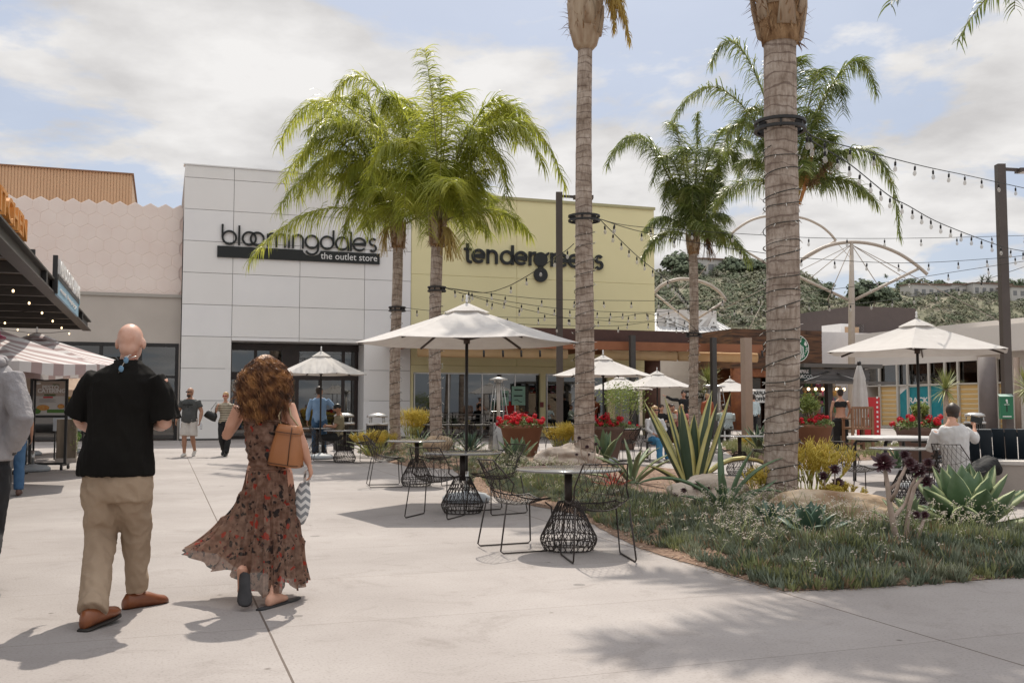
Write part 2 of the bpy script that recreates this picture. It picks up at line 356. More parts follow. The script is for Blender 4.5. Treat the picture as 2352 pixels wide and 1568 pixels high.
# entrance frames
Te=T0+1.5; W=oe-ow
mb=MB(MG)
cols=[ow+.06,ow+W*.2,ow+W*.44,ow+W*.52,ow+W*.70,ow+W*.88,oe-.1]
for c in cols: mb.b2((c-.06,Te-.1,0.01),(c+.06,Te+.05,zo-.25))
mb.b2((ow+.02,Te-.14,zo-.28),(oe-.02,Te+.08,zo-.02)); mb.b2((ow+.02,Te-.15,zo-1.45),(oe-.02,Te+.08,zo-1.15))
mb.b2((ow+W*.40,Te-.155,zo-1.4),(ow+W*.53,Te+.08,zo-.1)); mb.b2((ow+.02,Te-.11,0.006),(oe-.02,Te+.06,.12))
mb.build('entrance_frame',mat('dark_bronze_frame',(.022,.014,.012),(.035,.02,.017),rough=.35),store)
for k,(a,b) in enumerate(zip(cols[:-1],cols[1:])):
    mb=MB(MG); mb.b2((a+.06,Te-.02,.12),(b-.06,Te,zo-1.45)); 
    mb.build('door_glass' if k in(3,4) else 'window_glass',darkglass,store)
mb=MB(MG); mb.b2((ow+.06,Te-.03,zo-1.15),(ow+W*.4,Te-.01,zo-.28)); mb.build('transom_glass',darkglass,store)
mb=MB(MG); mb.b2((ow+W*.53,Te-.03,zo-1.15),(oe-.06,Te-.01,zo-.28)); mb.build('transom_glass',darkglass,store)
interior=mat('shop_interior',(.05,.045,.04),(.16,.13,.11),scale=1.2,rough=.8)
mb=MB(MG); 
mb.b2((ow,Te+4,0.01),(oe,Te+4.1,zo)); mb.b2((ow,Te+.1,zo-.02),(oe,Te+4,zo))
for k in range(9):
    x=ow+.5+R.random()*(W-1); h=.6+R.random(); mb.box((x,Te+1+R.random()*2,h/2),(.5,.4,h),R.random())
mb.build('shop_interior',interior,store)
# sign
sgn=thing('store_sign','black geometric lettering over a long black band on the pale panel wall','sign',G(pt_t(508,540,T0)[0],T0-.1,pt_t(508,590,T0)[1]),AL)
def zpx(zx,zy): return pt_t((400+zx/3.015)*.9408,(380+zy/3.015)*.9408,T0)
s0,zb0=zpx(422,655); s1,_=zpx(1570,700); sc_=(s1-s0)/1148; zb=zb0
mb=MB(MG@Matrix.Translation((s0,T0-.02,zb))@Matrix.Scale(sc_,4))
Rr=47; wd=14; X=lambda a:a-422; D=12
base=Rr+7
def ring(cx,a0=0,a1=2*pi,cy=base):
    if a1-a0>=2*pi-.01: mb.ribbon(arc(cx,cy,Rr,0,2*pi,30)[:-1],wd,D,closed=True)
    else: mb.ribbon(arc(cx,cy,Rr,a0,a1),wd,D)
def stem(x,y0,y1): mb.ribbon([(x,y0),(x,y1)],wd,D)
stem(7,base,150); ring(X(478)); stem(X(547),0,146); ring(X(619)); ring(X(676))
def mshape(x0,w_,k):
    stem(x0,0,2*base-10)
    for i in range(k):
        c=x0+w_*(i+.5); r=w_/2; mb.ribbon(arc(c,2*base-7-r,r,pi,0,14)+[(c+r,0)],wd,D)
mshape(X(752),62,2); stem(X(905),0,2*base-7); mb.ribbon([(X(905),122),(X(905),138)],wd,D)
mshape(X(935),72,1)
ring(X(1073)); mb.ribbon([(X(1120),base+10),(X(1120),base-35)]+arc(X(1073),base-47,47,0,-pi*.85,18),wd,D)
ring(X(1187)); stem(X(1234),base-10,150); ring(X(1300)); stem(X(1347),0,base+5); stem(X(1367),0,146)
mb.ribbon(arc(X(1432),base,Rr,-.7,-2*pi+.05,28)+[(X(1432)-Rr+4,base)],wd,D)
mb.ribbon([(X(1494),60+base),(X(1492),base+25)],wd*.8,D)
mb.ribbon(arc(X(1535),base+24,24,pi*.2,pi*1.4,12)+arc(X(1535),base-24,24,pi*.4,-pi*.8,12),wd,D)
mb.build('letters',signblack,sgn)
mb=MB(MG@Matrix.Translation((s0,T0-.02,zb))@Matrix.Scale(sc_,4))
gx=X(1073); pts=[(-27,-10),(gx-62,-10)]+[(gx+62*cos(a),-45+base-47+3+50*sin(a)-12) for a in [pi+.35+(pi-.7)*i/10 for i in range(11)]]
pts=[(-27,-10),(gx-66,-10)]+[(gx+66*cos(pi+i*pi/10),-10-42*sin(i*pi/10)) for i in range(1,10)]+[(gx+66,-10),(X(1588),-10),(X(1588),-92),(-27,-92)]
mb.plate(pts,9); mb.build('sign_band',signblack,sgn)
mb=MB(); textmesh('the outlet store',72,MG@Matrix.Translation((s0,T0-.02,zb))@Matrix.Scale(sc_,4)@Matrix.Translation((X(1140),-9.5,-70)),mb,dep=2,sx=.93)
mb.build('white_lettering',white,sgn)

# ================================================================ pink hexagon tiled building
T1=T0+.5
pink=thing('tiled_building','pink store wall of embossed hexagon tiles with a zigzag top above plain stucco','building',G(pt_t(0,900,T1)[0]-6,T1),AL)
sPL=pt_t(0,900,T1)[0]-9; sPR=sL-.015
zl=pt_t(416,684,T1)[1]; zt=pt_t(418,471,T1)[1]
# hex tiles: columns spaced dx, rows dz
dxh=pt_t(41.3*.312+35,460,T1)[0]-pt_t(0+35,460,T1)[0]
dxh=abs(pt_t(305*.312,470,T1)[0]-pt_t(185*.312,470,T1)[0]); hr=dxh/sqrt(3)
mb=MB(MG); row=0; z=zt-hr
tilem=mat('pink_tile',(.80,.67,.60),(.85,.74,.67),scale=.9,rough=.6,contrast=(.35,.75),bump=.1)
while z>zl-hr*.6:
    n=int((sPR-sPL)/dxh)+2
    for k in range(n):
        cx=sPR-dxh*(k+(.5 if row%2 else 0))-.1
        P=[]
        for q in range(6):
            a=pi/6+q*pi/3; P.append((cx+hr*cos(a),z+hr*sin(a)))
        P=[(min(max(p[0],sPL),sPR),max(p[1],zl)) for p in P]
        if max(p[0] for p in P)-min(p[0] for p in P)<.1 or max(p[1] for p in P)-min(p[1] for p in P)<.1: continue
        inn=[((p[0]-cx)*.93+cx,(p[1]-z)*.93+z) for p in P]
        V=[(p[0],T1,p[1]) for p in P]+[(p[0],T1-.012,p[1]) for p in inn]
        mb.add(V,[(6,7,8,9,10,11)]+[(i,(i+1)%6,6+(i+1)%6,6+i) for i in range(6)])
    row+=1; z-=hr*1.5
mb.build('hexagon_tiles',tilem,pink)
mb=MB(MG); n=int((sPR-sPL)/dxh)+2
# zigzag coping backing
Z=[]; 
top=[]
for k in range(n+1):
    cx=sPR-dxh*k-.1; top += [(cx+dxh/2,zt-hr*.55),(cx,zt)]
top=[p for p in top if p[0]>sPL]; top=[(sPR,zt-hr*.45)]+top[1:]+[(sPL,zt-hr*.5)]
mb.plate([(p[0],p[1]) for p in top]+[(sPL,zl),(sPR,zl)],-.3,z0=T1+.012)
mb.b2((sPL,T1+.32,0),(sPR,T1+20,zt-hr))
mb.build('tile_backing',mat('pink_grout',(.74,.58,.51),(.78,.63,.56),rough=.9),pink)
stucco=mat('warm_stucco',(.48,.43,.38),(.54,.485,.43),scale=.8,rough=.85,bump=.1,bscale=20)
mb=MB(MG); sw0=pt_t(150,860,T1)[0]; sw1=pt_t(409,860,T1)[0]; zw=pt_t(380,789,T1)[1]
mb.b2((sPL,T1-.1,zw),(sPR,T1+.32,zl)); mb.b2((sPL,T1-.1,0),(sw0-2,T1+.32,zw)); mb.b2((sw1,T1-.1,0),(sPR,T1+.32,zw)); mb.build('stucco_wall',stucco,pink)
mb=MB(MG); mb.b2((sPL,T1-.16,zl-.02),(sPR,T1-.1,zl+.1)); mb.build('ledge',mat('ledge_grey',(.4,.37,.33),rough=.8),pink)
mb=MB(MG)
for a in (sw0-1.9,sw0+1.2,(sw0+sw1)/2+.6,sw1-.06): mb.b2((a-.06,T1-.12,0),(a+.06,T1,zw-.1))
mb.b2((sw0-2,T1-.13,zw-.12),(sw1,T1,zw)); mb.b2((sw0-2,T1-.125,zw-1.3),(sw1,T1,zw-1.22)); mb.build('window_frame',black,pink)
mb=MB(MG); mb.b2((sw0-2,T1+.02,.05),(sw1,T1+.04,zw)); mb.build('shop_window',darkglass,pink)
mb=MB(MG); mb.b2((sw0-2,T1+3,.01),(sw1,T1+3.1,zw)); mb.b2((sw0-2,T1+.3,zw-.02),(sw1,T1+3,zw))
for k in range(8): mb.box((sw0-1+R.random()*4,T1+1+R.random(),.7),(.6,.4,.3+R.random()*1.2),R.random(),0)
mb.build('shop_interior',interior,pink)
# brown rooftop volume
Tb=T1+6; sb,zb2=pt_t(303,402,Tb); 
mb=MB(MG); 
k=0; x=sb
tanm=mat('tan_ribs',(.44,.29,.175),(.51,.345,.21),scale=.5,rough=.7)
while x>sb-26: mb.b2((x-.09,Tb-.025,zt-3),(x,Tb+.01,zb2)); x-=.125; k+=1
mb.b2((sb-26,Tb,zt-3),(sb+.02,Tb+9,zb2-.02))
pen=thing('rooftop_box','ribbed tan penthouse box rising behind the pink zigzag parapet','building',G(sb,Tb),AL)
mb.build('ribbed_cladding',tanm,pen); mb=MB(MG); mb.b2((sb-26,Tb-.1,zb2),(sb+.08,Tb+9,zb2+.06)); mb.build('roof_edge',mat('brown_edge',(.2,.11,.06),rough=.7),pen)

# ================================================================ restaurant building, pale green stucco
TG=T0+.05
gL=sR+.01; gR,zgr=pt_t(1502,482,TG); zgt=pt_t(1130,457,TG)[1]; zgt=(zgr+zgt)/2
olive=mat('pale_green_stucco',(.76,.69,.40),(.81,.74,.44),scale=.5,rough=.9,bump=.12,bscale=25,contrast=(.25,.8))
rest=thing('restaurant_building','pale yellow-green stucco restaurant with black lettering and a glass front','building',G(gL,TG),AL)
zs_=pt_t(1200,760,TG)[1]
mb=MB(MG); c1=pt_t(1187,600,TG)[0]; c2=pt_t(1358,600,TG)[0]; zm=pt_t(1200,640,TG)[1]
zfr=2.95
for a,b in ((gL,c1),(c1,c2),(c2,gR)):
    mb.b2((a+.008,TG,zm+.008),(b-.008,TG+.3,zgt)); mb.b2((a+.008,TG,zfr+.01),(b-.008,TG+.3,zm-.008))
mb.b2((gL+.01,TG+.03,zfr+.02),(gR-.01,TG+16,zgt-.04))
mb.build('stucco_wall',olive,rest)
mb=MB(MG); mb.b2((gL,TG-.06,zgt),(gR+.04,TG+.5,zgt+.12)); mb.build('parapet_cap',mat('olive_cap',(.42,.39,.22),rough=.8),rest)
pier=[(gL,gL+.12),(pt_t(1241,900,TG)[0]-.0,pt_t(1253,900,TG)[0]),(pt_t(1395,900,TG)[0],pt_t(1400,900,TG)[0]+.25),(gR-.5,gR)]
mb=MB(MG)
for a,b in pier: mb.b2((a,TG-.02,0),(b,TG+.3,zfr))
mb.b2((gL,TG-.05,zfr-.28),(gR,TG+.3,zfr+.0)); mb.build('wall_pier',olive,rest)
mb=MB(MG)
xx=gL+.2
fr=[]
while xx<gR-.4: fr.append(xx); xx+=1.45
for a in fr: mb.b2((a-.025,TG+.1,0.01),(a+.025,TG+.18,zfr-.3))
mb.b2((gL+.1,TG+.1,zfr-.34),(gR-.4,TG+.19,zfr-.28)); mb.build('window_frame',steelg,rest)
for a,b in zip(fr[:-1],fr[1:]):
    mb=MB(MG); mb.b2((a+.025,TG+.13,.02),(b-.025,TG+.145,zfr-.34)); mb.build('window_glass',darkglass,rest)
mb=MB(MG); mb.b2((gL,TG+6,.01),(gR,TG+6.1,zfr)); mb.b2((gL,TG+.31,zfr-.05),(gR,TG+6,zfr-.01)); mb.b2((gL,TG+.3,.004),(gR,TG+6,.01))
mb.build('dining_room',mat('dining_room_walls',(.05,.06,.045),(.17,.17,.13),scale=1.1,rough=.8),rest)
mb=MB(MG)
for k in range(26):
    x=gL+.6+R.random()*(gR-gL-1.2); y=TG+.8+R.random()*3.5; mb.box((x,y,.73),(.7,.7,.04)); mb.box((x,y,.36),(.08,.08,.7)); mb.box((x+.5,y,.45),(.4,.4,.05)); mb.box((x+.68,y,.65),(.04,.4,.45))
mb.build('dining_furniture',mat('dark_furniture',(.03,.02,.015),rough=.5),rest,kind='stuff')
mb=MB(MG)
for k in range(14):
    x=gL+.8+R.random()*(gR-gL-2); mb.box((x,TG+1.2+R.random()*2,.85+R.random()*.2),(.16,.1,.12),R.random())
for k in range(5): mb.tube([(gL+1.3+k*2.3,TG+1.5,zfr-.1),(gL+1.3+k*2.3,TG+1.5,2.3)],.01,4); mb.lathe([(.02,2.3),(.16,2.1),(.17,2.05)],10,(gL+1.3+k*2.3,TG+1.5,0))
mb.build('table_items',white,rest,kind='stuff')
mint=mat('mint_poster',(.30,.52,.40),(.36,.58,.46),rough=.6)
for (x0,x1,y0,y1,cap) in ((1175,1206,887,930,1),(1151,1168,897,931,0)):
    a,zA=pt_t(x0,y1,TG+.09); b,zB=pt_t(x1,y0,TG+.09)
    mb=MB(MG); mb.b2((a,TG+.07,zA),(b,TG+.08,zB),0)
    q=(b-a)
    mb.b2((a+q*.2,TG+.064,zB-.18),(b-q*.2,TG+.07,zB-.12),1); mb.b2((a+q*.15,TG+.064,zA+.36),(b-q*.2,TG+.07,zA+.42),1)
    if cap: mb.ribbon([(a+q*.2,zA+.2),(a+q*.4,zA+.23),(a+q*.6,zA+.14),(a+q*.75,zA+.13)],.03,.006,1,z0=TG+.07)
    mb.build('menu_poster',[mint,mat('poster_ink',(.03,.06,.04))],rest)
mb=MB(MG); a,zA=pt_t(1240,935,TG-.03); b,zB=pt_t(1248,923,TG-.03); mb.b2((a,TG-.06,zA),(b,TG-.03,zB)); mb.build('alarm_box',mat('alarm_red',(.22,.05,.04)),rest)
# sign
def zp2(zx,zy): return pt_t((980+zx/3.564)*.9408,(460+zy/3.564)*.9408,TG)
s0,zb=zp2(540,645); s1,_=zp2(1755,690); k_=(s1-s0)/1215
sgn=thing('restaurant_sign','black rounded lettering with a solid figure-eight g on the yellow-green wall','sign',G(s0,TG-.1,zb),AL)
mb=MB(MG@Matrix.Translation((s0,TG-.02,zb))@Matrix.Scale(k_,4)); D=16; wd=23; H=115; r=47; cy=57
X=lambda a:a-540
def st2(x,y0,y1): mb.ribbon([(x,y0),(x,y1)],wd,D)
def e2(cx): mb.ribbon(arc(cx,cy,r,-.75,-2*pi+.02,26)+[(cx-r+6,cy)],wd,D)
def n2_(x): st2(x,0,H); mb.ribbon(arc(x+36,H-48,36,pi,0,14)+[(x+72,0)],wd,D)
def r2_(x): st2(x,0,H); mb.ribbon(arc(x+40,H-50,40,pi*.95,pi*.5,8)+[(x+52,H-11)],wd,D)
mb.ribbon([(X(570),155),(X(570),35)]+arc(X(570)+24,30,24,pi,pi*1.5,6)+[(X(605),6)],wd,D); mb.ribbon([(X(540),108),(X(605),108)],wd*.85,D)
e2(X(662)); n2_(X(740)); mb.ribbon(arc(X(900),cy,r,0,2*pi,26)[:-1],wd,D,closed=True); st2(X(949),0,158); e2(X(1022)); r2_(X(1100))
for cyy in (cy-3,cy-127): mb.plate(arc(X(1192),cyy,60,0,2*pi,30)[:-1],D)
mb.plate([(X(1170),cy-70),(X(1214),cy-70),(X(1214),cy-52),(X(1170),cy-52)],D)
mb.plate([(X(1225),cy+40),(X(1262),cy+62),(X(1270),cy+50),(X(1240),cy+20)],D)
r2_(X(1290)); e2(X(1380)); e2(X(1490)); n2_(X(1580))
mb.ribbon(arc(X(1712),cy+24,26,pi*.15,pi*1.4,12)+arc(X(1712),cy-26,28,pi*.4,-pi*.85,12),wd,D)
mb.build('letters',signblack,sgn)

# ---------------- pergola
TP=T0-4.6
pa,zp=pt_t(945,760,TP); pb,_=pt_t(1616,764,TP); pe,_=pt_t(1752,800,TP)
zf1=pt_t(1468,757,TP)[1]; zf0=pt_t(1468,787,TP)[1]; zo0=pt_t(1600,807,TP)[1]; zv=pt_t(1600,829,TP)[1]
perg=thing('pergola','dark brown patio canopy with rust beam and rolled tan shades before the restaurant','pergola',G(pa,TP),AL)
rust=mat('rust_beam',(.24,.085,.035),(.30,.115,.05),scale=2,rough=.6); dkred=mat('dark_red_fascia',(.055,.02,.013),(.075,.028,.018),rough=.5)
mb=MB(MG); mb.b2((pa+3.2,TP+.35,zf0),(pb,TP+.5,zf1)); mb.b2((pa,TP+.5,zf0+.05),(pb,TG-.12,zf0+.15)); mb.build('fascia',dkred,perg)
mb=MB(MG); mb.b2((pa,TP,zo0),(pe,TP+.14,zf0+.03)); 
for k in range(12):
    x=pa+.3+(pe-pa-.6)*k/11; 
    if x<pb: mb.b2((x-.04,TP+.15,zo0+.04),(x+.04,TG-.12,zf0+.0))
mb.build('rust_beam',rust,perg)
tansh=mat('tan_shade',(.62,.44,.24),(.70,.51,.3),scale=2,rough=.85,bump=.2,bscale=3,trans=.35)
for a,b in ((pa+.3,pa+(pe-pa)*.42),(pa+(pe-pa)*.52,pa+(pe-pa)*.74),(pa+(pe-pa)*.745,pe-.1)):
    mb=MB(MG); mb.tube([(a+(b-a)*i/8,TP+.26,(zv+zo0)/2+.006*sin(i*2.1)) for i in range(9)],[(.19,.09)]*9,8,side=(0,0,1)); mb.build('rolled_shade',tansh,perg)
for px in (1113,1157,1199,1242,1284,1332,1348,1600,1752):
    s_,z_=pt_t(px-2,812,TP-.05); mb=MB(MG); mb.tube([(s_,TP-.06,z_+.12),(s_,TP-.08,z_-.12)],.04,8); mb.tube([(s_,TP-.01,z_+.13),(s_,TP-.06,z_+.1)],.015,6); mb.build('spotlight',black,perg)
for px,pt_ in ((1452,770),(1638,775)):
    s_,z_=pt_t(px,pt_,TP-.3); mb=MB(MG); mb.b2((s_-.1,TP-.4,0),(s_+.1,TP-.2,z_)); mb.build('post',dkgrey,perg)
s_,_=pt_t(1499,900,TP+1.2); mb=MB(MG); mb.tube([(s_,TP+1.2,0),(s_,TP+1.2,zf0)],.32,20); mb.build('round_column',mat('brown_column',(.10,.045,.028),(.13,.06,.04),rough=.6),perg)
# patio rail
mb=MB(MG)
zr=1.0; a0,a1=pa+.2,pt_t(1235,900,TP+.6)[0]
for z in (.25,.4,.55,.7,.85): mb.tube([(a0,TP+.6,z),(a1,TP+.6,z)],.008,5)
mb.b2((a0,TP+.57,zr-.03),(a1,TP+.63,zr))
k=a0
while k<=a1: mb.b2((k-.02,TP+.58,0),(k+.02,TP+.62,zr)); k+=1.3
rail=mb.build('cable_railing',dkgrey); rail['label']='low dark cable railing along the restaurant patio'; rail['category']='railing'

# ================================================================ left steel canopy
EDs=-1.98; tt,zc0=pt_s(201,760,EDs); zc1=pt_s(200,741,EDs)[1]; 
zc1=max(zc1,zc0+.27)
can=thing('steel_canopy','dark steel I-beam canopy with timber soffit and shop lettering on its edge','canopy',G(EDs,tt),AL)
beamg=mat('canopy_steel',(.05,.045,.042),(.07,.062,.056),rough=.5)
mb=MB(MG)
y0=4
mb.b2((EDs-.03,y0,zc0+.03),(EDs+.0,tt,zc1-.03)); mb.b2((EDs-.12,y0,zc1-.03),(EDs+.09,tt,zc1)); mb.b2((EDs-.12,y0,zc0),(EDs+.09,tt,zc0+.03))
mb.build('edge_beam',beamg,can)
mb=MB(MG)
t_=tt-.1
while t_>y0: mb.b2((EDs-7,t_-.08,zc0+.03),(EDs-.13,t_+.08,zc0+.2)); t_-=1.75
mb.build('cross_beams',beamg,can)
mb=MB(MG); x=EDs-.2
while x>EDs-7: mb.b2((x-.135,y0,zc0+.21),(x,tt-.05,zc0+.245)); x-=.14
mb.build('timber_soffit',mat('canopy_timber',(.12,.09,.065),(.17,.13,.095),scale=4,rough=.8),can)
t_=tt-2.6
for t_ in (tt-3.0,tt-7.9,tt-11.): 
    mb=MB(MG); mb.b2((EDs+.001,t_-.09,zc0+.031),(EDs+.085,t_+.09,zc1-.031)); mb.build('stiffener_plate',black,can)
# bulbs under canopy
warm=mat('warm_bulb',(1,.72,.4),emis=3.)
mb=MB(); 
fs=thing('festoon_lights','small glowing warm bulbs strung under the timber canopy soffit','string lights',G(EDs-3,tt-5,zc0-.1),AL)
mbw=MB(MG)
for rr in range(6):
    t_=tt-.7-rr*2.1; pts=[]
    for i in range(13):
        x=EDs-.4-i*.5; z=zc0-.06-.06*abs(sin(i*pi/3)); pts.append((x,t_+.25*sin(i*.9),z))
    mbw.tube(pts,.008,4)
    for i in range(0,13,2):
        mb=MB(MG); p=Vector(pts[i]); mb.ell(p-Vector((0,0,.07)),(.02,.02,.027),8,6); mb.build('bulb',warm,fs)
mbw.build('wire',black,fs)
# orange channel letters on the canopy, reading towards the facades
orange=mat('orange_letters',(.55,.23,.05),(.62,.28,.07),rough=.5)
MS=Matrix(((0,1,0,0),(1,0,0,0),(0,0,1,0),(0,0,0,1)))  # unused
def edge_text(txt,t0,t1,z,h,name,mats,par,dep=.12,s=EDs-.05,bold=.012,sx=None):
    # letters stand in the s=const plane facing +s, advance with increasing t
    mb=MB(); M=MG@Matrix.Translation((s,t0,z))@Matrix.Rotation(pi/2,4,'Z')
    tmp=MB(); textmesh(txt,1,Matrix.Identity(4),tmp,dep=.1,bold=bold)
    xs=[v.x for v in tmp.v]; zz=[v.z for v in tmp.v]
    kx=(t1-t0)/(max(xs)-min(xs)); kz=h/(max(zz)-min(zz))
    for v in tmp.v:
        q=Vector(((v.x-min(xs))*kx,v.y/.1*dep,(v.z-min(zz))*kz)); v[:]=q
    mb.v=[M@v for v in tmp.v]; mb.f=tmp.f; mb.m=[0]*len(tmp.f); mb.s=[False]*len(tmp.f)
    return mb.build(name,mats,par)
tk,_=pt_s(60,580,EDs); _,zk1=pt_s(60,548,EDs); _,zk0=pt_s(60,590,EDs)
ks=thing('kitchen_sign','tall orange channel letters standing on the canopy edge','sign',G(EDs,tk,zc1),AL)
edge_text('CRAFT KITCHEN',tk-5.6,tk,zc1+.15,.33,'letters',orange,ks)
mb=MB(MG); mb.b2((EDs-.08,tk-5.6,zc1+.09),(EDs-.04,tk,zc1+.14))
for i in range(12): mb.b2((EDs-.075,tk-5.5+i*.49,zc1+.001),(EDs-.045,tk-5.45+i*.49,zc1+.09))
mb.build('support_rail',beamg,ks)
ta,_=pt_s(113,690,EDs); tb_,_=pt_s(165,740,EDs)
fsn=thing('farm_sign','black framed sign with pale letters above a light blue panel on the canopy edge','sign',G(EDs,ta,zc0),AL)
mb=MB(MG); mb.b2((EDs+.091,ta,zc0-.02),(EDs+.13,tb_,zc1+.0)); mb.build('blue_panel',mat('light_blue_panel',(.22,.38,.50),(.25,.42,.54),rough=.5),fsn)
mb=MB(MG); mb.b2((EDs+.05,ta-.1,zc1+.0),(EDs+.13,ta,zc1+.42)); mb.b2((EDs-.3,ta-.5,zc1),(EDs-.2,ta-.42,zc1+.45)); mb.b2((EDs+.05,ta-.1,zc0),(EDs+.14,ta-.0,zc1)); mb.b2((EDs+.05,ta,zc1+.002),(EDs+.14,tb_+.1,zc1+.09)); mb.build('sign_frame',black,fsn)
edge_text('MENDOCINO FARMS',ta+.1,tb_,zc1+.1,.28,'letters',white,fsn,dep=.06,s=EDs+.13)
edge_text('eat happy',ta+.5,tb_-.6,zc0+.07,.11,'panel_lettering',white,fsn,dep=.01,s=EDs+.136)
mb=MB(MG); mb.ell((EDs+.1,tb_+.15,zc1+.2),(.05,.18,.1),8,6); mb.ell((EDs+.1,tb_+.22,zc1+.05),(.04,.08,.1),8,6); mb.build('teal_emblem',mat('teal_paint',(.03,.33,.42)),fsn)

# ================================================================ buildings on the right
# white gabled plaza building behind
TH=62
h0,zh0=pt_t(1505,762,TH); h1,_=pt_t(1688,766,TH); zh=pt_t(1600,766,TH)[1]; zr_=pt_t(1600,718,TH)[1]
pz=thing('plaza_building','white clapboard building with a standing-seam metal roof and a letter sign','building',G(h0,TH),AL)
clap=mat('white_clapboard',(.58,.55,.52),(.64,.61,.58),scale=2,rough=.8)
mb=MB(MG); hw=h1
mb.b2((h0-3,TH,0),(hw-.6,TH+8,zh-.02))
z=.2
while z<zh-.1: mb.b2((h0-3,TH-.03,z),(hw-.6,TH-.004,z+.17)); z+=.19
mb.build('clapboard_wall',clap,pz)
rw=hw; cx=(h0-3+rw)/2; ra,rb_=pt_t(1520,718,TH+5)[0]-2,pt_t(1640,718,TH+5)[0]
A=Vector((h0-4,TH-.6,zh)); B=Vector((rw,TH-.6,zh)); C_=Vector((rb_-1.0,TH+5,zr_+.4)); Dd=Vector((ra,TH+5,zr_+.4)); B2=Vector((rw,TH+11,zh)); A2=Vector((h0-4,TH+11,zh))
mb=MB(MG); mb.add([A,B,C_,Dd,B2,A2],[(0,1,2,3),(1,4,2),(4,5,3,2),(5,0,3),(0,5,4,1)])
for i in range(26):
    k=i/25; p=A.lerp(B,k); q=Dd.lerp(C_,k); up=Vector((0,-.03,.06)); mb.tube([p+up*.5,q+up*.5],.035,4,smooth=False)
mb.build('metal_roof',mat('pale_metal_roof',(.5,.5,.5),(.56,.56,.56),rough=.4,metal=.3),pz)
sa,_=pt_t(1513,740,TH+1); sb_,_=pt_t(1646,740,TH+1); za=pt_t(1560,738+20,TH+1)[1]; zb3=pt_t(1560,720,TH+1)[1]
mb=MB(MG); za=pt_t(1560,748,TH+1)[1]; zb3=pt_t(1560,711,TH+1)[1]; mb.b2((sa,TH+1,za-.5),(sb_,TH+1.3,zb3)); mb.build('sign_board',clap,pz)
mb=MB(); hh=(zb3-za)*.95
textmesh('PLAZA',hh,MG@Matrix.Translation(((sa+sb_)/2+.3,TH+.9,za-.15)),mb,dep=.1,sx=1.35,align='CENTER',bold=.03)
mb.build('sign_letters',white,pz)
# barber storefront sign, on pale wall nearer
TW=50
a,zA=pt_t(1572,918,TW); b,zB=pt_t(1608,897,TW)
shopw=thing('pale_shop_wall','pale clapboard shop block behind the seated diners','building',G(a,TW+.2),AL)
wl,_=pt_t(1480,900,TW); wr,_=pt_t(1672,900,TW); zt2=pt_t(1640,767,TW)[1]
mb=MB(MG); mb.b2((wl,TW+.05,0),(wr,TW+6,zt2)); z=.1
while z<3: mb.b2((wl,TW+.02,z),(wl+3.2,TW+.048,z+.13)); z+=.15
mb.build('wall',mat('cream_wall',(.62,.55,.48),(.68,.61,.54),rough=.8),shopw)
mb=MB(MG); mb.b2((wl+4.,TW+.0,0),(wl+4.4,TW+.049,3)); mb.b2((wl+3.2,TW+.0,2.6),(wr,TW+.048,2.75)); mb.build('wall_trim',clap,shopw)
bs=thing('hanging_shop_sign','small dark sign board with white words on the cream wall','sign',G(a,TW,zA),AL)
mb=MB(MG); mb.b2((a,TW-.08,zA),(b+.5,TW+.01,zB)); mb.build('board',dkgrey,bs)
mb=MB(); textmesh("BARBER'S",.26,MG@Matrix.Translation((a+.1,TW-.085,zB-.3)),mb,dep=.01,bold=.008); textmesh('BOOT',.26,MG@Matrix.Translation((a+.35,TW-.085,zB-.62)),mb,dep=.01,bold=.008); mb.build('lettering',white,bs)

# coffee house with timber cladding
TS=46
wa,_=pt_t(1680,800,TS); wb,_=pt_t(1887,800,TS); zs1=pt_t(1780,757,TS)[1]; zs0=pt_t(1850,835,TS)[1]
cof=thing('coffee_house','dark reclaimed timber coffee house front with a round green emblem','building',G(wa,TS),AL)
wood=mat('reclaimed_wood',(.035,.017,.01),(.20,.09,.04),scale=2.5,rough=.7,stretch=(.35,.35,3),contrast=(.35,.72),detail=6)
mb=MB(MG); z=zs0-.3; i=0
while z<zs1: 
    x=wa
    while x<wb:
        Lh=min(wb-x,1+R.random()*2); mb.b2((x,TS-.04-R.random()*.03,z),(x+Lh-.01,TS,min(z+.165,zs1))); x+=Lh
    z+=.175
mb.b2((wa,TS+.005,zs0-.3),(wb,TS+7,zs1-.02)); mb.build('timber_cladding',wood,cof)
mb=MB(MG)
for px in (1693,1776): 
    x=pt_t(px,900,TS)[0]; mb.tube([(x,TS+.1,0),(x,TS+.1,zs0-.3)],.28,10)
mb.b2((wa,TS+2.5,0),(wb,TS+2.6,zs0-.3)); mb.b2((wa,TS+.01,zs0-.75),(wb,TS+.15,zs0-.31)); mb.build('timber_column',mat('red_brown_log',(.16,.05,.02),(.26,.09,.03),scale=4,rough=.7),cof)
mb=MB(MG); mb.b2((wa+.4,TS+.4,.1),(wb-.2,TS+.42,zs0-.8)); mb.build('shop_glass',darkglass,cof)
mb=MB(MG)
for i in range(6): x=wa+.4+(wb-wa-.6)*i/5; mb.b2((x-.04,TS+.34,0),(x+.04,TS+.46,zs0-.76))
mb.build('window_frame',dkgrey,cof)
mb=MB(); q=pt_t(1731,920,TS-.1); textmesh('STARBUCKS',.28,MG@Matrix.Translation((q[0]-.3,TS-.1,q[1]+.32)),mb,1,.01,bold=.006); textmesh('COFFEE',.28,MG@Matrix.Translation((q[0]-.1,TS-.1,q[1]+.0)),mb,1,.01,bold=.006)
mb.M=MG; mb.b2((q[0]-.5,TS-.08,q[1]-.1),(q[0]+1.9,TS-.04,q[1]+.62),0); mb.build('name_board',[white,signblack],cof)
ec=pt_t(1832,800,TS-.15); er=.74
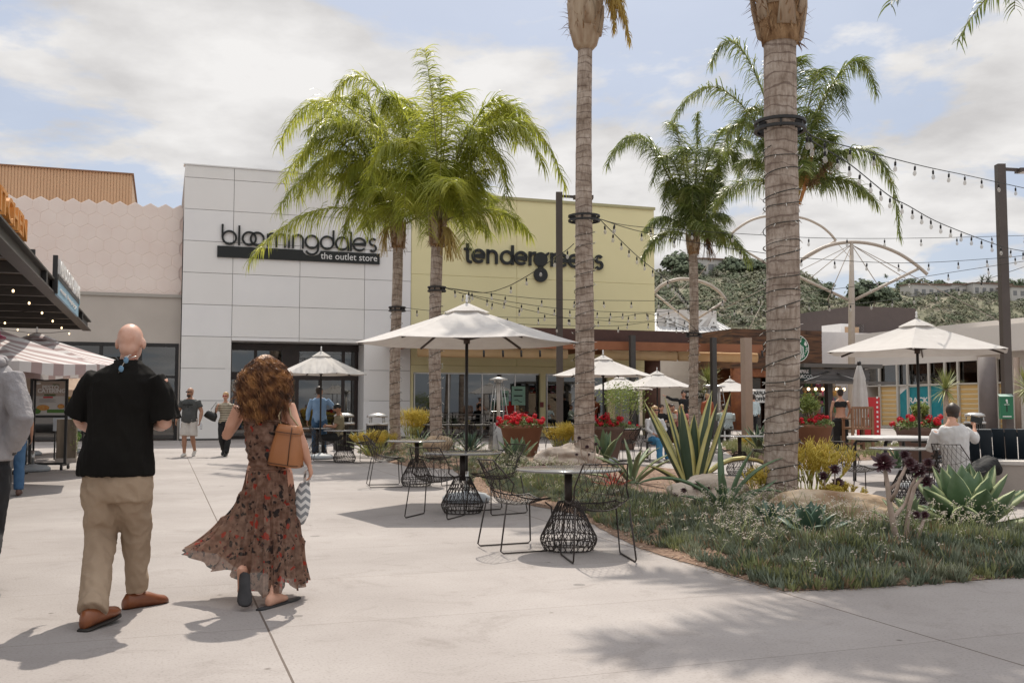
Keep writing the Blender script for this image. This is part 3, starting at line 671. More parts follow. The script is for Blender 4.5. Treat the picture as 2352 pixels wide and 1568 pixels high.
emb=thing('round_emblem_sign','round green and white emblem of a crowned long-haired figure on dark timber','sign',G(ec[0],TS-.15,ec[1]),AL)
mb=MB(MG@Matrix.Translation((ec[0],TS-.05,ec[1]))); mb.plate(arc(0,0,er,0,2*pi,40)[:-1],.08); mb.build('green_disc',mat('sign_green',(.006,.12,.05)),emb)
mb=MB(MG@Matrix.Translation((ec[0],TS-.13,ec[1]))); D=.02
mb.ribbon(arc(0,0,er*.97,0,2*pi,40)[:-1],.035,D,closed=True)
mb.plate([(-.13,.05),(.13,.05),(.15,.2),(.1,.3),(-.1,.3),(-.15,.2)],D)
mb.plate([(-.22,.34),(-.26,.48),(-.14,.42),(-.12,.56),(-.04,.46),(0,.62),(.04,.46),(.12,.56),(.14,.42),(.26,.48),(.22,.34)],D)
for sgx in(-1,1):
    mb.plate([(sgx*.0,-.6),(sgx*.0,.0),(sgx*.09,-.02),(sgx*.12,-.25),(sgx*.08,-.45),(sgx*.1,-.66)][::sgx],D)
    for k in range(3): mb.ribbon([(sgx*(.19+.075*k),.22-.05*k),(sgx*(.2+.085*k),0),(sgx*(.16+.1*k),-.2),(sgx*(.22+.1*k),-.42),(sgx*(.18+.1*k),-.6+.07*k)],.04,D)
    mb.plate([(sgx*.42,.22),(sgx*.5,.42),(sgx*.6,.25),(sgx*.56,.12)][::sgx],D)
    for k in range(6): y=.05-.09*k; mb.ribbon([(sgx*(.54-.015*k*k*.6),y),(sgx*(.68-.02*k*k),y-.03)],.04,D)
mb.build('white_relief',white,emb)

# white low building + bronze block between
TW2=52
wa2,_=pt_t(1887,800,TW2); wb2,_=pt_t(2100,800,TW2); zq=pt_t(1890,762,TW2)[1]
pw=thing('pale_annex','plain white annex wall behind the kiosk roof','building',G(wa2,TW2),AL)
mb=MB(MG); mb.b2((wa2,TW2,0),(wb2+2,TW2+8,zq)); mb.build('wall',mat('annex_white',(.60,.57,.56),(.64,.61,.6),rough=.8),pw)
mb=MB(MG); a_,z_=pt_t(1932,741,TW2+3); mb.b2((a_-.8,TW2+2,zq),(a_+1,TW2+4,zq+.75)); mb.b2((a_-.5,TW2+1.98,zq+.15),(a_+.6,TW2+2,zq+.55),1); mb.build('rooftop_unit',[white,tanm],pw)
TB=54; a_,_=pt_t(1962,720,TB); b_,_=pt_t(2104,720,TB); z_=pt_t(2050,706,TB)[1]
mb=MB(MG); mb.b2((a_,TB,0),(b_,TB+6,z_)); bb=mb.build('bronze_block',mat('bronze_cladding',(.075,.055,.05),(.085,.063,.057),rough=.6)); bb['label']='plain dark bronze tower block behind the large right parasol'; bb['category']='building'

# right storefront, facade plane s=const
SF=39.9
def onS(px,py): return pt_s(px,py,SF)
t1_,_=onS(1990,981); t0_=20.
zp_=onS(2250,739)[1]; zg=onS(2250,827)[1]+.0; 
rb=thing('home_store','cream home store with tall glazing, orange striped window film and teal panel','building',G(SF,(t0_+t1_)/2),AL)
mb=MB(MG); mb.b2((SF+.05,t0_,zg),(SF+14,t1_+1,zp_)); tE,_=onS(2345,800); mb.b2((SF+.05,t0_,0),(SF+14,onS(2300,900)[0],zg))
mb.b2((SF-1.2,t0_,zg+.3),(SF+.04,onS(2240,800)[0],zg+1.6))
mb.b2((SF+.05,t1_,0),(SF+14,t1_+1,zg)); mb.build('wall',mat('store_cream',(.60,.56,.52),(.65,.61,.57),scale=.5,rough=.85),rb)
zsplit=onS(2110,886)[1]; zsplit2=onS(2250,880)[1]; zsplit=(zsplit+zsplit2)/2
tR=onS(2300,900)[0]
film=mat('striped_window_film',(.62,.40,.15),(.68,.46,.20),scale=.4,rough=.5)
n=9; hz=zsplit-.15; fcream=mat('film_cream',(.72,.62,.42))
def seg(ta,tb2):
    mb=MB(MG)
    for k in range(n):
        z0=.15+hz*k/n; mb.b2((SF+.12,ta,z0+.04),(SF+.14,tb2,z0+hz/n-.05),0)
    mb.b2((SF+.141,ta,.15),(SF+.15,tb2,zsplit),1)
    mb.build('striped_film',[film,fcream],rb)
seg(onS(2168,900)[0]-.001,tR); tA=onS(2016,900)[0]; tB2=onS(2060,900)[0]; seg(tA,tB2)
tC=onS(2062,900)[0]; tD=onS(2166,900)[0]
mb=MB(MG); mb.b2((SF+.13,tC,.15),(SF+.15,tD,zsplit)); mb.build('film_white',white,rb)
MSs=MG@Matrix.Translation((SF+.12,0,0))@Matrix.Rotation(-pi/2,4,'Z')  # local x = -t, facing -s
mb=MB(MSs)
zz=lambda py,px=2100: onS(px,py)[1]
P=[(-onS(2064,930)[0],.15),(-onS(2064,930)[0],zz(905)),(-onS(2082,890)[0],zz(889)),(-tD,zsplit-.02),(-tD,.15)]
mb.plate(P,.01); mb.build('teal_film',mat('teal_film',(.0,.20,.25),(.01,.25,.30),rough=.4),rb)
mb=MB()
xx_=lambda px:-onS(px,900)[0]
fit_text('RACK',MSs,xx_(2084),xx_(2129),zz(926),zz(912),mb,.01,.03,y=-.02)
fit_text('YOUR',MSs,xx_(2084),xx_(2129),zz(946),zz(932),mb,.01,.03,y=-.02)
mb.build('white_lettering',white,rb)
mb=MB(); fit_text('home',MSs,xx_(2088),xx_(2146),zz(876),zz(850),mb,.02,.01,y=-.02); mb.build('black_lettering',signblack,rb)
mb=MB(MG); mb.b2((SF+.2,t0_,zsplit),(SF+.21,t1_,zg)); mb.build('upper_glass',glassmat('amber_glass',(.8,.72,.55),1.2,.05,.8),rb)
mb=MB(MG); mb.b2((SF+.9,onS(2300,900)[0],0.01),(SF+1,t1_,zg)); mb.b2((SF+.3,tR,zg-.03),(SF+.9,t1_,zg-.005)); mb.build('shop_back_wall',mat('ochre_wall',(.62,.48,.30),(.72,.56,.36)),rb)
mb=MB(MG)
for px in (2019,2060,2084,2133,2170,2200,2248,2290):
    t_=onS(px,900)[0]; mb.b2((SF+.0,t_-.06,.1),(SF+.11,t_+.06,zg))
mb.b2((SF-.02,tR,0.01),(SF+.11,t1_,.14)); mb.b2((SF+.0,tR,zsplit),(SF+.11,t1_,zsplit+.07)); mb.build('window_frame',mat('pale_frame',(.55,.52,.47),rough=.4),rb)
# round columns & poles
def column(px,py_top,py_base,wpx,name,label,cat,m,rnd=True,Y=None):
    b=gr(px,py_base); Y=Y or b.y; b=Vector((b.x*Y/b.y,Y,0)); top=at(px,py_top,Y).z; r=wpx/2/FPX*Y
    mb=MB(Matrix.Translation(b))
    if rnd: mb.tube([(0,0,0),(0,0,top)],r,20)
    else: mb.box((0,0,top/2),(2*r,2*r,top),AL)
    o=mb.build(name,m); o['label']=label; o['category']=cat; return b,top,r
greyc=mat('grey_round_column',(.13,.11,.105),(.15,.125,.12),rough=.6); beigec=mat('beige_post',(.36,.27,.21),(.40,.30,.24),rough=.6)
column(2272,820,994,38,'round_column','thick grey round column before the striped store window','column',greyc)
column(2340,820,994,13,'steel_post','slim pinkish steel post right of the grey round column','post',beigec)
column(1717,776,1016,19,'beige_pillar','beige square pillar between the patio and the coffee house','pillar',beigec,False)
# ================================================================ planting beds
bedpx=[(819,1038),(888,1060),(934,1071),(1040,1078),(1089,1123),(1126,1138),(1177,1151),(1322,1181),(1375,1213),(1468,1258),(1560,1287),(1650,1314),(1740,1340),(1805,1358),(1930,1352),(2100,1343),(2352,1325),(2620,1306),
       (2620,1236),(2352,1228),(2200,1212),(2060,1190),(1960,1165),(1900,1130),(1760,1108),(1600,1086),(1450,1072),(1300,1056),(1150,1042),(1000,1030),(940,1014),(860,1014)]
bed2px=[(1890,1062),(2005,1056),(2075,1048),(2120,1032),(2040,1024),(1940,1014),(1700,1016),(1655,1030),(1690,1052),(1780,1063)]
BED=[tuple(gr(*p)[:2]) for p in bedpx]; BED2=[tuple(gr(*p)[:2]) for p in bed2px]
def bedz(x,y):
    d=dpoly(x,y,BED) if inpoly(x,y,BED) else 0
    return .01+.13*min(1,d/.9)+ .035*noise.noise((x*1.3,y*1.3,0))*min(1,d/.4)
soil=mat('bed_mulch',(.10,.052,.03),(.30,.20,.14),scale=18,rough=.95,bump=.8,bscale=40,contrast=(.32,.7),detail=8)
def bed(poly,name,label):
    P=[]; n=len(poly)
    for i in range(n):
        a=Vector(poly[i]); b=Vector(poly[(i+1)%n]); k=max(1,int((b-a).length/.25))
        for j in range(k): P.append(a.lerp(b,j/k)+Vector((R.uniform(-.015,.015),R.uniform(-.015,.015))))
    nb=len(P); E=[(i,(i+1)%nb) for i in range(nb)]
    x0=min(p.x for p in P);x1=max(p.x for p in P);y0=min(p.y for p in P);y1=max(p.y for p in P); x=x0
    Q=[tuple(p) for p in P]
    while x<x1:
        y=y0
        while y<y1:
            if inpoly(x,y,Q) and dpoly(x,y,Q)>.1: P.append(Vector((x+R.uniform(-.06,.06),y+R.uniform(-.06,.06))))
            y+=.2
        x+=.2
    v,e,f,_,_,_=delaunay_2d_cdt(P,E,[],1,1e-5)
    mb=MB(); V=[]
    for p in v:
        d=dpoly(p.x,p.y,Q); V.append((p.x,p.y,.006+.13*min(1,d/.9)+.035*noise.noise((p.x*1.3,p.y*1.3,0))*min(1,d/.4)))
    F=[q for q in f if inpoly(sum(v[i].x for i in q)/3,sum(v[i].y for i in q)/3,Q)]
    mb.add(V,F,0,True); return mb.build(name,soil,kind='structure')
bed(BED,'planting_bed_soil',''); bed(BED2,'planting_bed_soil','')

# ---- leafy helpers
def blade(mb,p,d,L,wd,droop=.3,mat=0,seg=2,side=None):
    d=Vector(d).normalized(); sd_=(side or d.cross(Vector((0,0,1)))); sd_=Vector(sd_)
    if sd_.length<1e-4: sd_=Vector((1,0,0))
    sd_.normalize(); pts=[]; q=Vector(p); dd=d.copy()
    for i in range(seg+1):
        k=i/seg; ww=wd*(1-k)**.7 if i else wd*.7
        pts.append((q-sd_*ww/2,q+sd_*ww/2)) if i<seg else pts.append((q,))
        q=q+dd*L/seg; dd=(dd+Vector((0,0,-droop/seg))).normalized()
    V=[];F=[]
    for i,t in enumerate(pts): V+=list(t)
    for i in range(seg):
        a=2*i
        if i<seg-1: F.append((a,a+1,a+3,a+2))
        else: F.append((a,a+1,a+2))
    mb.add(V,F,mat)
senecio=mat('blue_green_succulent',(.095,.125,.08),(.30,.31,.21),scale=2.6,rough=.55,mid=(.16,.19,.13),trans=.2)
sen2=mat('olive_groundcover',(.19,.22,.09),(.32,.33,.15),scale=1.6,rough=.7,trans=.2)
dry=mat('dry_litter',(.26,.16,.09),(.42,.30,.19),scale=8,rough=.9)
lawnpx=[(1330,1170),(1380,1206),(1470,1250),(1560,1272),(1648,1308),(1738,1337),(1805,1358),(2100,1344),(2352,1326),(2620,1307),(2620,1250),(2352,1246),(2210,1240),(2040,1240),(1930,1230),(1800,1195),(1700,1180),(1600,1170),(1480,1162),(1390,1140),(1340,1120),(1230,1100),(1160,1092),(1110,1105),(1130,1125),(1200,1145)]
LAWN=[tuple(gr(*p)[:2]) for p in lawnpx]
def scatter(poly,n,fn,edge=0,rnd=R):
    xs=[p[0] for p in poly]; ys=[p[1] for p in poly]; c=0; tries=0
    while c<n and tries<n*20:
        tries+=1; x=rnd.uniform(min(xs),max(xs)); y=rnd.uniform(min(ys),max(ys))
        if not inpoly(x,y,poly): continue
        dn=noise.noise((x*1.1+5,y*1.1,2)); 
        fn(x,y,dn); c+=1
rs=random.Random(3)
mb=MB(); mf=MB()
def tuft(x,y,dn):
    if (dn<-.42 and rs.random()<.6) or (noise.noise((x*5.5,y*5.5,4))<-.38 and rs.random()<.6): return
    z=bedz(x,y); cl_=noise.noise((x*5.5,y*5.5,4)); h=rs.uniform(.06,.115)*(1+.6*dn+1.25*cl_); mi=2 if rs.random()<.07 else (1 if (dn>.15 and rs.random()<.6) or rs.random()<.06 else 0)
    c=Vector((x,y,z-.01))
    for _ in range(9):
        a=rs.uniform(0,2*pi); t=rs.uniform(.15,1.25); d=Vector((cos(a)*t,sin(a)*t,1)); blade(mb,c+Vector((cos(a),sin(a),0))*rs.uniform(0,.045),d,h*rs.uniform(.55,1.1),rs.uniform(.014,.023),-.25,mi,2,Vector((cos(a+1.6),sin(a+1.6),0)))
scatter(LAWN,13500,tuft)
sB=[tuple(gr(*p)[:2]) for p in [(822,1040),(890,1058),(935,1068),(1030,1073),(1085,1110),(1110,1096),(1180,1085),(1230,1090),(1200,1062),(1000,1040),(900,1028)]]
scatter(sB,1500,tuft)
gc=mb.build('groundcover',[senecio,sen2,dry],kind='stuff'); gc['label']='low blue-green succulent ground cover filling the front of the bed'
mb=MB()
def flower(x,y,dn):
    z=bedz(x,y); c=Vector((x,y,z)); h=rs.uniform(.13,.3); a=rs.uniform(0,6.3); tip=c+Vector((cos(a)*.1,sin(a)*.1,h)); mb.tube([c,(c+tip)/2+Vector((0,0,.03)),tip],.0028,3,1)
    for _ in range(7):
        p=tip+Vector((rs.gauss(0,.018),rs.gauss(0,.018),rs.gauss(0,.012))); r=rs.uniform(.006,.011); mb.add([p+Vector((r,0,0)),p+Vector((0,r,r*.4)),p+Vector((-r,0,0)),p+Vector((0,-r,r*.4)),p+Vector((0,0,r))],[(0,1,4),(1,2,4),(2,3,4),(3,0,4),(3,2,1,0)],0)
flp=[tuple(gr(*p)[:2]) for p in [(1640,1170),(1580,1230),(1700,1300),(1880,1310),(2050,1290),(2352,1290),(2352,1260),(2000,1240),(1800,1190)]]
scatter(flp,420,flower); scatter(LAWN,260,flower); scatter(sB,260,flower)
scatter([tuple(gr(*p)[:2]) for p in [(1090,1110),(1190,1135),(1330,1160),(1330,1100),(1180,1085)]],190,flower)
fl=mb.build('small_flowers',[mat('cream_petals',(.40,.34,.27),(.52,.46,.38),scale=20,rough=.8),mat('flower_stalk',(.22,.25,.10),rough=.7)],kind='stuff'); fl['label']='pale cream flowers on thin stalks over the ground cover'
mb=MB()
def litter(x,y,dn):
    if dpoly(x,y,BED)>rs.uniform(.1,.75)**1.2 and rs.random()<.8: return
    z=bedz(x,y)+.008; a=rs.uniform(0,6.3); l_=rs.uniform(.012,.05); w_=rs.uniform(.004,.012); u=Vector((cos(a),sin(a),rs.uniform(-.3,.3))); v_=Vector((-sin(a),cos(a),rs.uniform(-.4,.4))); c=Vector((x,y,z))
    mb.add([c-u*l_/2,c+v_*w_,c+u*l_/2,c-v_*w_],[(0,1,2,3)],0 if rs.random()<.7 else 1)
scatter(BED,16000,litter)
def edge_litter():
    n=len(BED)
    for _ in range(1500):
        i=rs.randrange(3,16); a=Vector(BED[i]); b=Vector(BED[i+1]); p=a.lerp(b,rs.random())+Vector((rs.gauss(0,.05),rs.gauss(0,.05)))
        c=Vector((p.x,p.y,.006)); a=rs.uniform(0,6.3); l_=rs.uniform(.01,.03); u=Vector((cos(a),sin(a),.1))*l_/2; v_=Vector((-sin(a),cos(a),0))*.004; mb.add([c-u,c+v_,c+u,c-v_],[(0,1,2,3)],0)
edge_litter()
lt_=mb.build('leaf_litter',[dry,mat('pale_chips',(.5,.42,.33),rough=.9)],kind='stuff'); lt_['label']='dry brown leaf litter and bark chips along the bed edge'
mb=MB()
def tuft2(x,y,dn):
    for _ in range(9):
        a=rs.uniform(0,2*pi); t=rs.uniform(.1,.9); blade(mb,(x,y,.05),(cos(a)*t,sin(a)*t,1),rs.uniform(.12,.26),.02,.3,0,2)
scatter(BED2,1300,tuft2); g2=mb.build('groundcover',[sen2],kind='stuff'); g2['label']='green ground cover around the flower pot beside the kiosk'

# ---- boulders
rockm=mat('boulder_stone',(.34,.27,.21),(.58,.51,.44),scale=3.5,rough=.9,bump=.6,bscale=14,mid=(.48,.40,.33),detail=8)
rockb=mat('rusty_boulder',(.22,.13,.07),(.50,.41,.31),scale=2.6,rough=.9,bump=.6,bscale=16,mid=(.40,.30,.20),detail=8)
def boulder(p,r,label,m,rz=0,seed=1):
    mb=MB(); V=[];F=[]; n,mm=44,28
    for i in range(mm+1):
        a=pi*i/mm
        for k in range(n):
            q=Vector((sin(a)*cos(2*pi*k/n),sin(a)*sin(2*pi*k/n),cos(a)))
            s_=1+.30*noise.noise(q*1.3+Vector((seed*7.1,0,0)))-.16*abs(noise.noise(q*2.6+Vector((seed*3,2,0))))+.05*noise.noise(q*8+Vector((seed*3,5,0)))
            q=q*s_; q=Vector((q.x*r[0],q.y*r[1],q.z*r[2])); 
            V.append(Vector(p)+Matrix.Rotation(rz,3,'Z')@q)
    for i in range(mm):
        for k in range(n):
            a,b=i*n+k,i*n+(k+1)%n; F.append((a,a+n,b+n,b) if 0<i<mm-1 else ((a,a+n,b+n) if i==0 else (a,a+n,b)))
    mb.add(V,F,0,True); o=mb.build('boulder',m); o['label']=label; o['category']='boulder'; o['group']='boulders in the planting bed'
def rk(x0,x1,yt,yb,Y,label,m,seed,rz=0,dd=.7):
    a=at(x0,yb,Y); b=at(x1,yb,Y); zt_=at(0,yt,Y).z; zb_=max(-.05,at(0,yb,Y).z-.1); w_=(b.x-a.x)/2
    boulder(((a.x+b.x)/2,Y+w_*.2,(zt_+zb_)/2),(w_*1.02,w_*dd,(zt_-zb_)/2*1.05),label,m,rz,seed)
rk(1235,1385,1022,1066,19.6,'pale boulder left of the slender palm trunk',rockm,1)
rk(1545,1730,1090,1185,12.5,'faceted grey-white boulder behind the curled green agave',rockm,2)
rk(1785,2075,1128,1275,10.6,'long rusty tan boulder right of the thick palm trunk, behind the aeonium stems',rockb,3,-.25,.45)
rk(972,1036,1000,1035,20.5,'small brown boulder behind the back wire table',rockb,4)
rk(1758,1812,1008,1045,26.,'pale boulder seen between the agaves and the thick palm trunk',rockm,5)
rk(1895,1925,1055,1085,23,'small pale stone beside the right flower pot',rockm,6)

# ---- agaves
def agave_leaf(mb,base,az,tilt,L,W,curl,mm=(0,0),fold=.35,seg=7,tw=0,wmax=.45,mg=.33):
    mg=.28 if mm[1] and fold==.42 else .485
    d=Vector((cos(az)*cos(tilt),sin(az)*cos(tilt),sin(tilt))); sd_=Vector((-sin(az),cos(az),0)); sd_=(Matrix.Rotation(tw,3,d)@sd_)
    q=Vector(base); V=[];F=[];Mi=[]
    for i in range(seg+1):
        k=i/seg; up=sd_.cross(d)*-1
        if up.z<0 and abs(d.z)<.9: up=-up
        ww=W*((.62+.38*sin(min(1,k/wmax)*pi/2)) if k<wmax else max(.015,cos((k-wmax)/(1-wmax)*pi/2)**.75))
        f=fold*ww*.5
        up_=Vector((-cos(az)*sin(tilt),-sin(az)*sin(tilt),cos(tilt))) if i==0 else up
        V+= [q-sd_*ww/2+up*f, q-sd_*ww*mg+up*f*.45, q, q+sd_*ww*mg+up*f*.45, q+sd_*ww/2+up*f, q+sd_*ww*mg*1.15+up*(f*.4-ww*.07-.003), q-up*(ww*.13+.004), q-sd_*ww*mg*1.15+up*(f*.4-ww*.07-.003)]
        q=q+d*L/seg; d=(Matrix.Rotation(curl/seg,3,sd_)@d).normalized()
    for i in range(seg):
        a=i*8;b=a+8
        for j,(p_,r_) in enumerate(((0,1),(1,2),(2,3),(3,4),(4,5),(5,6),(6,7),(7,0))):
            F.append((a+p_,a+r_,b+r_,b+p_)); Mi.append(mm[1] if j in(0,3,4,7) else mm[0])
    n0=len(mb.v); mb.add(V,F,0,True)
    for i in range(len(F)): mb.m[len(mb.m)-len(F)+i]=Mi[i]
def agave(p,label,mats,n,L,W,tmin=.15,tmax=1.45,curl=.2,seed=1,name='agave',cat='agave',mm=(0,1),fold=.35,wmax=.45,group='agaves in the planting bed',ctl=None):
    rr=random.Random(seed); root=thing(name,label,cat,p,0,group); mb=MB()
    for i in range(n):
        k=i/(n-1) if n>1 else 0; az=i*2.39996+seed; tilt=tmin+(tmax-tmin)*k**.8+rr.uniform(-.1,.1); l_=L*(1-.28*k)*rr.uniform(.88,1.08)
        agave_leaf(mb,Vector(p)+Vector((cos(az),sin(az),0))*.03*(1-k)+Vector((0,0,.02+.05*k)),az,tilt,l_,W*(1-.3*k),curl*rr.uniform(.4,1.4),mm,fold,wmax=wmax)
    if ctl:
        for (az,tilt,l_,w_,cu) in ctl: agave_leaf(mb,Vector(p)+Vector((cos(az)*.05,sin(az)*.05,.04)),az,tilt,l_,w_,cu,mm,fold,10,wmax=wmax)
    mb.build('leaves',mats,root); mb=MB(); mb.lathe([(.06,-.02),(.09,.04),(.05,.14)],10,p); mb.build('core',mats[0],root); return root
agg=mat('agave_green',(.085,.145,.075),(.15,.22,.12),scale=5,rough=.5,bump=.1)
agb=mat('agave_blue_green',(.055,.105,.07),(.11,.16,.115),scale=4,rough=.5)
agm=mat('agave_pale_margin',(.20,.25,.12),(.30,.33,.17),scale=9,rough=.6)
agd=mat('variegated_green',(.045,.08,.045),(.09,.125,.08),scale=4,rough=.5,stretch=(1,1,.4))
agy=mat('agave_yellow_margin',(.60,.54,.18),(.72,.66,.30),scale=5,rough=.55)
agp=mat('agave_grey_green',(.16,.22,.13),(.27,.32,.2),scale=5,rough=.6)
# big variegated agave: explicit leaves
p=gr(1592,1142,.08); S=lambda px:px/FPX*p.y
# (az, tilt, length, width, curl): az 0 = right, pi = left, -pi/2 toward camera
agave(p,'tall agave with broad dark leaves edged in yellow, beside the pale boulder',[agd,agy],2,.5,.08,mm=(0,1),fold=.42,wmax=.4,seed=2,ctl=[
 (pi+.12,1.08,1.42,.18,-.08),(pi-.5,1.30,1.36,.20,-.04),(pi+.9,1.36,1.25,.20,.0),(-pi/2,1.52,1.1,.21,.10),(-pi/2-.9,1.36,1.2,.20,-.04),
 (-.12,1.18,1.45,.20,-.14),(-.7,1.30,1.28,.20,-.02),(.6,1.36,1.45,.22,.05),(.02,1.15,1.75,.17,2.6),(-.25,.55,.8,.14,.7),(pi+.5,.75,.85,.14,.5),(2.8,1.2,1.3,.2,.1)])
p=gr(1662,1178,.1)
agave(p,'curled plain green agave in front of the pale faceted boulder',[agg,agg],3,.4,.07,seed=5,curl=.5,ctl=[(pi-.05,.95,1.1,.085,1.5),(0.1,.8,.75,.085,1.2),(.25,.35,.72,.085,-.3),(-.5,1.3,.75,.09,.3),(pi/2,1.45,.85,.07,.1),(0,1.15,.9,.08,.9),(pi+.5,.9,.5,.09,.3),(-1.8,1.2,.5,.09,.2),(pi-.5,.5,.5,.08,.5)],fold=.6)
p=gr(1452,1120,.08)
agave(p,'grey-green agave with loose arching leaves left of the tall yellow-edged agave',[agp,agm],12,.95,.085,.5,1.45,.75,3,fold=.5)
p=gr(1188,1068,.08); agave(p,'upright pale green agave in front of the first terracotta pot',[agg,agm],13,.72,.16,.55,1.5,.1,8,fold=.4)
p=gr(1388,1062,.1); agave(p,'green agave right of the slender palm trunk, before the second pot',[agg,agm],11,.85,.17,.6,1.5,.12,9,fold=.4)
p=gr(1079,1044,.08); agave(p,'dark spiky agave behind the parasol pole',[agb,agb],34,.72,.07,.15,1.5,.1,10,fold=.3)
p=gr(2225,1222,.06); agave(p,'very large broad-leaved green agave by the concrete block',[agg,agm],30,.80,.26,.15,1.42,-.3,12,fold=.4,wmax=.5)
p=gr(2088,1222,.08); agave(p,'small pale agave between the aeonium stems and the huge agave',[agp,agm],13,.42,.11,.35,1.4,.2,13,fold=.35)
p=gr(1862,1243,.1); agave(p,'blue-green agave in front of the long tan boulder',[agb,agb],17,.40,.14,.2,1.4,.1,14,fold=.35,wmax=.5)
p=gr(1778,1215,.1); agave(p,'dark small agave at the foot of the thick palm trunk',[agb,agb],9,.34,.12,.3,1.3,.1,15,fold=.35)
p=gr(1792,1040,.05); agave(p,'spiky grey-green agave behind the thick palm trunk, near the beige pillar',[agp,agm],22,.8,.07,.3,1.45,.25,16,fold=.4)
p=gr(1745,1035,.05); agave(p,'dark green agave beyond the tall yellow-edged agave',[agb,agm],14,.9,.14,.5,1.4,.2,17,fold=.4)
p=gr(2062,1072,.02); agave(p,'small agave under the white round table, beyond the wire chairs',[agg,agm],12,.5,.1,.3,1.4,.1,18)
for i,(px,py,l_,lab) in enumerate(((890,1028,.8,'loose green agave at the foot of the far left palm'),(965,1035,.8,'wide dark agave left of the second palm trunk'),(845,1040,.9,'spiky dark agave beside the litter bin'),(1030,1030,.8,'arching strappy agave right of the second palm trunk'))):
    agave(gr(px,py,.06),lab,[agp if i!=1 else agb,agm],16,l_,.06,.3,1.45,.7,20+i,fold=.5)
# red bromeliad-like plant
red=mat('red_leaves',(.38,.04,.03),(.55,.10,.04),scale=6,rough=.5)
agave(gr(1408,1128,.1),'small red spiky plant left of the grey-green agave',[red,red],22,.34,.02,.2,1.4,.5,31,name='red_succulent',cat='succulent',group=None)

# ---- fire-stick bushes
fire=mat('firestick_yellow',(.50,.38,.05),(.72,.52,.09),scale=5,rough=.6,mid=(.60,.48,.08),trans=.1)
fireg=mat('firestick_green',(.28,.32,.08),(.46,.44,.12),scale=5,rough=.6)
def firestick(p,h,r,label,seed,n=70):
    rr=random.Random(seed); root=thing('firestick_bush',label,'shrub',p,0,'yellow pencil-stemmed bushes'); mb=MB()
    def br(q,d,l_,rad,lev):
        e=q+d*l_; mb.tube([q,(q+e)/2+Vector((rr.gauss(0,.01),rr.gauss(0,.01),0)),e],[rad,rad*.9,rad*.75],4,0 if lev<3 else 1,smooth=True)
        if lev>0:
            for _ in range(3 if lev>1 else 2):
                a=rr.uniform(0,6.3); t=rr.uniform(.2,.6); d2=(d+Vector((cos(a)*t,sin(a)*t,.25))).normalized(); br(e,d2,l_*rr.uniform(.6,.85),rad*.75,lev-1)
    for i in range(max(8,n//4)):
        a=rr.uniform(0,6.3); k=rr.random()**.5; q=Vector(p)+Vector((cos(a)*r*.35*k,sin(a)*r*.35*k,-.03)); br(q,Vector((cos(a)*k*.75*r/h,sin(a)*k*.75*r/h,1)).normalized(),h*.3,.011,4)
    mb.build('stems',[fire,fireg],root)
firestick(gr(1862,1150,.1),.85,.55,'large bright yellow fire-stick bush right of the thick palm trunk',1,90)
firestick(gr(1925,1160,.1),.35,.4,'low yellow-green fire-stick clump beside the aeonium by the paving',2,60)
firestick(gr(1755,1160,.1),.55,.4,'yellow-green fire-stick bush left of the thick palm trunk base',3,60)
firestick(gr(1292,1048,.08),.9,.45,'yellow fire-stick bush between the first pot and the slender palm',4,80)
firestick(gr(948,1024,.08),1.25,.5,'tall yellow fire-stick bush between the two left palm trunks',5,90)
firestick(gr(862,1042,.08),.7,.7,'spreading yellow fire-stick bush left of the far palm trunk',6,100)
firestick(gr(1722,1030,.05),.5,.5,'orange-yellow fire-stick beyond the tall agave',7,60)

# ---- aeonium
aem=mat('aeonium_dark',(.028,.008,.012),(.06,.016,.02),scale=8,rough=.4); aes=mat('aeonium_stem',(.36,.27,.21),(.46,.36,.3),scale=14,rough=.9,bump=.3)
def rosette(mb,c,r,nrm,n=34,mat=1):
    nrm=Vector(nrm).normalized(); u=nrm.orthogonal().normalized(); v_=nrm.cross(u)
    for i in range(n):
        k=i/n; a=i*2.4; rr=r*(1-k*.75); d=(u*cos(a)+v_*sin(a)); tip=c+d*rr+nrm*(r*(.05+.45*k)); b=c+d*r*.05; s_=nrm.cross(d).normalized()*r*.17*(1-.4*k)
        m_=b.lerp(tip,.75); mb.add([b-s_*.3,b+s_*.3,m_+s_,tip+s_*.35,tip-s_*.35,m_-s_,m_-nrm*r*.05],[(0,1,2,5),(5,2,3,4),(1,0,6),(2,1,6),(3,2,6),(4,3,6),(5,4,6),(0,5,6)],mat)
root=thing('aeonium','branching pale-stemmed aeonium with dark purple rosettes before the wire chair','succulent',gr(2062,1255,.1))
Y0=gr(2062,1255,.1).y
def A_(px,py,dy=0): return at(px,py,Y0+dy)
st_=MB(); ro=[]
def stemp(pts,r0,r1): st_.tube([A_(*q) for q in pts],[r0+(r1-r0)*i/(len(pts)-1) for i in range(len(pts))],8)
stemp([(2062,1258),(2052,1205),(2044,1160),(2038,1110),(2032,1075)],.032,.018); stemp([(2048,1190),(2062,1178,.1),(2080,1155,.15),(2092,1118,.15),(2110,1085,.15)],.02,.013)
stemp([(2045,1150),(2058,1130,-.1),(2066,1100,-.1),(2086,1062,-.1)],.018,.012); stemp([(2040,1125),(2062,1108,.05),(2076,1085,.05),(2078,1072,.05)],.015,.01)
stemp([(2090,1262,.1),(2082,1215,.1),(2088,1165,.12),(2100,1120,.12),(2122,1090,.12)],.026,.016); stemp([(2096,1262,.05),(2115,1215,.0),(2122,1190,0)],.02,.014)
st_.build('stem',aes,root)
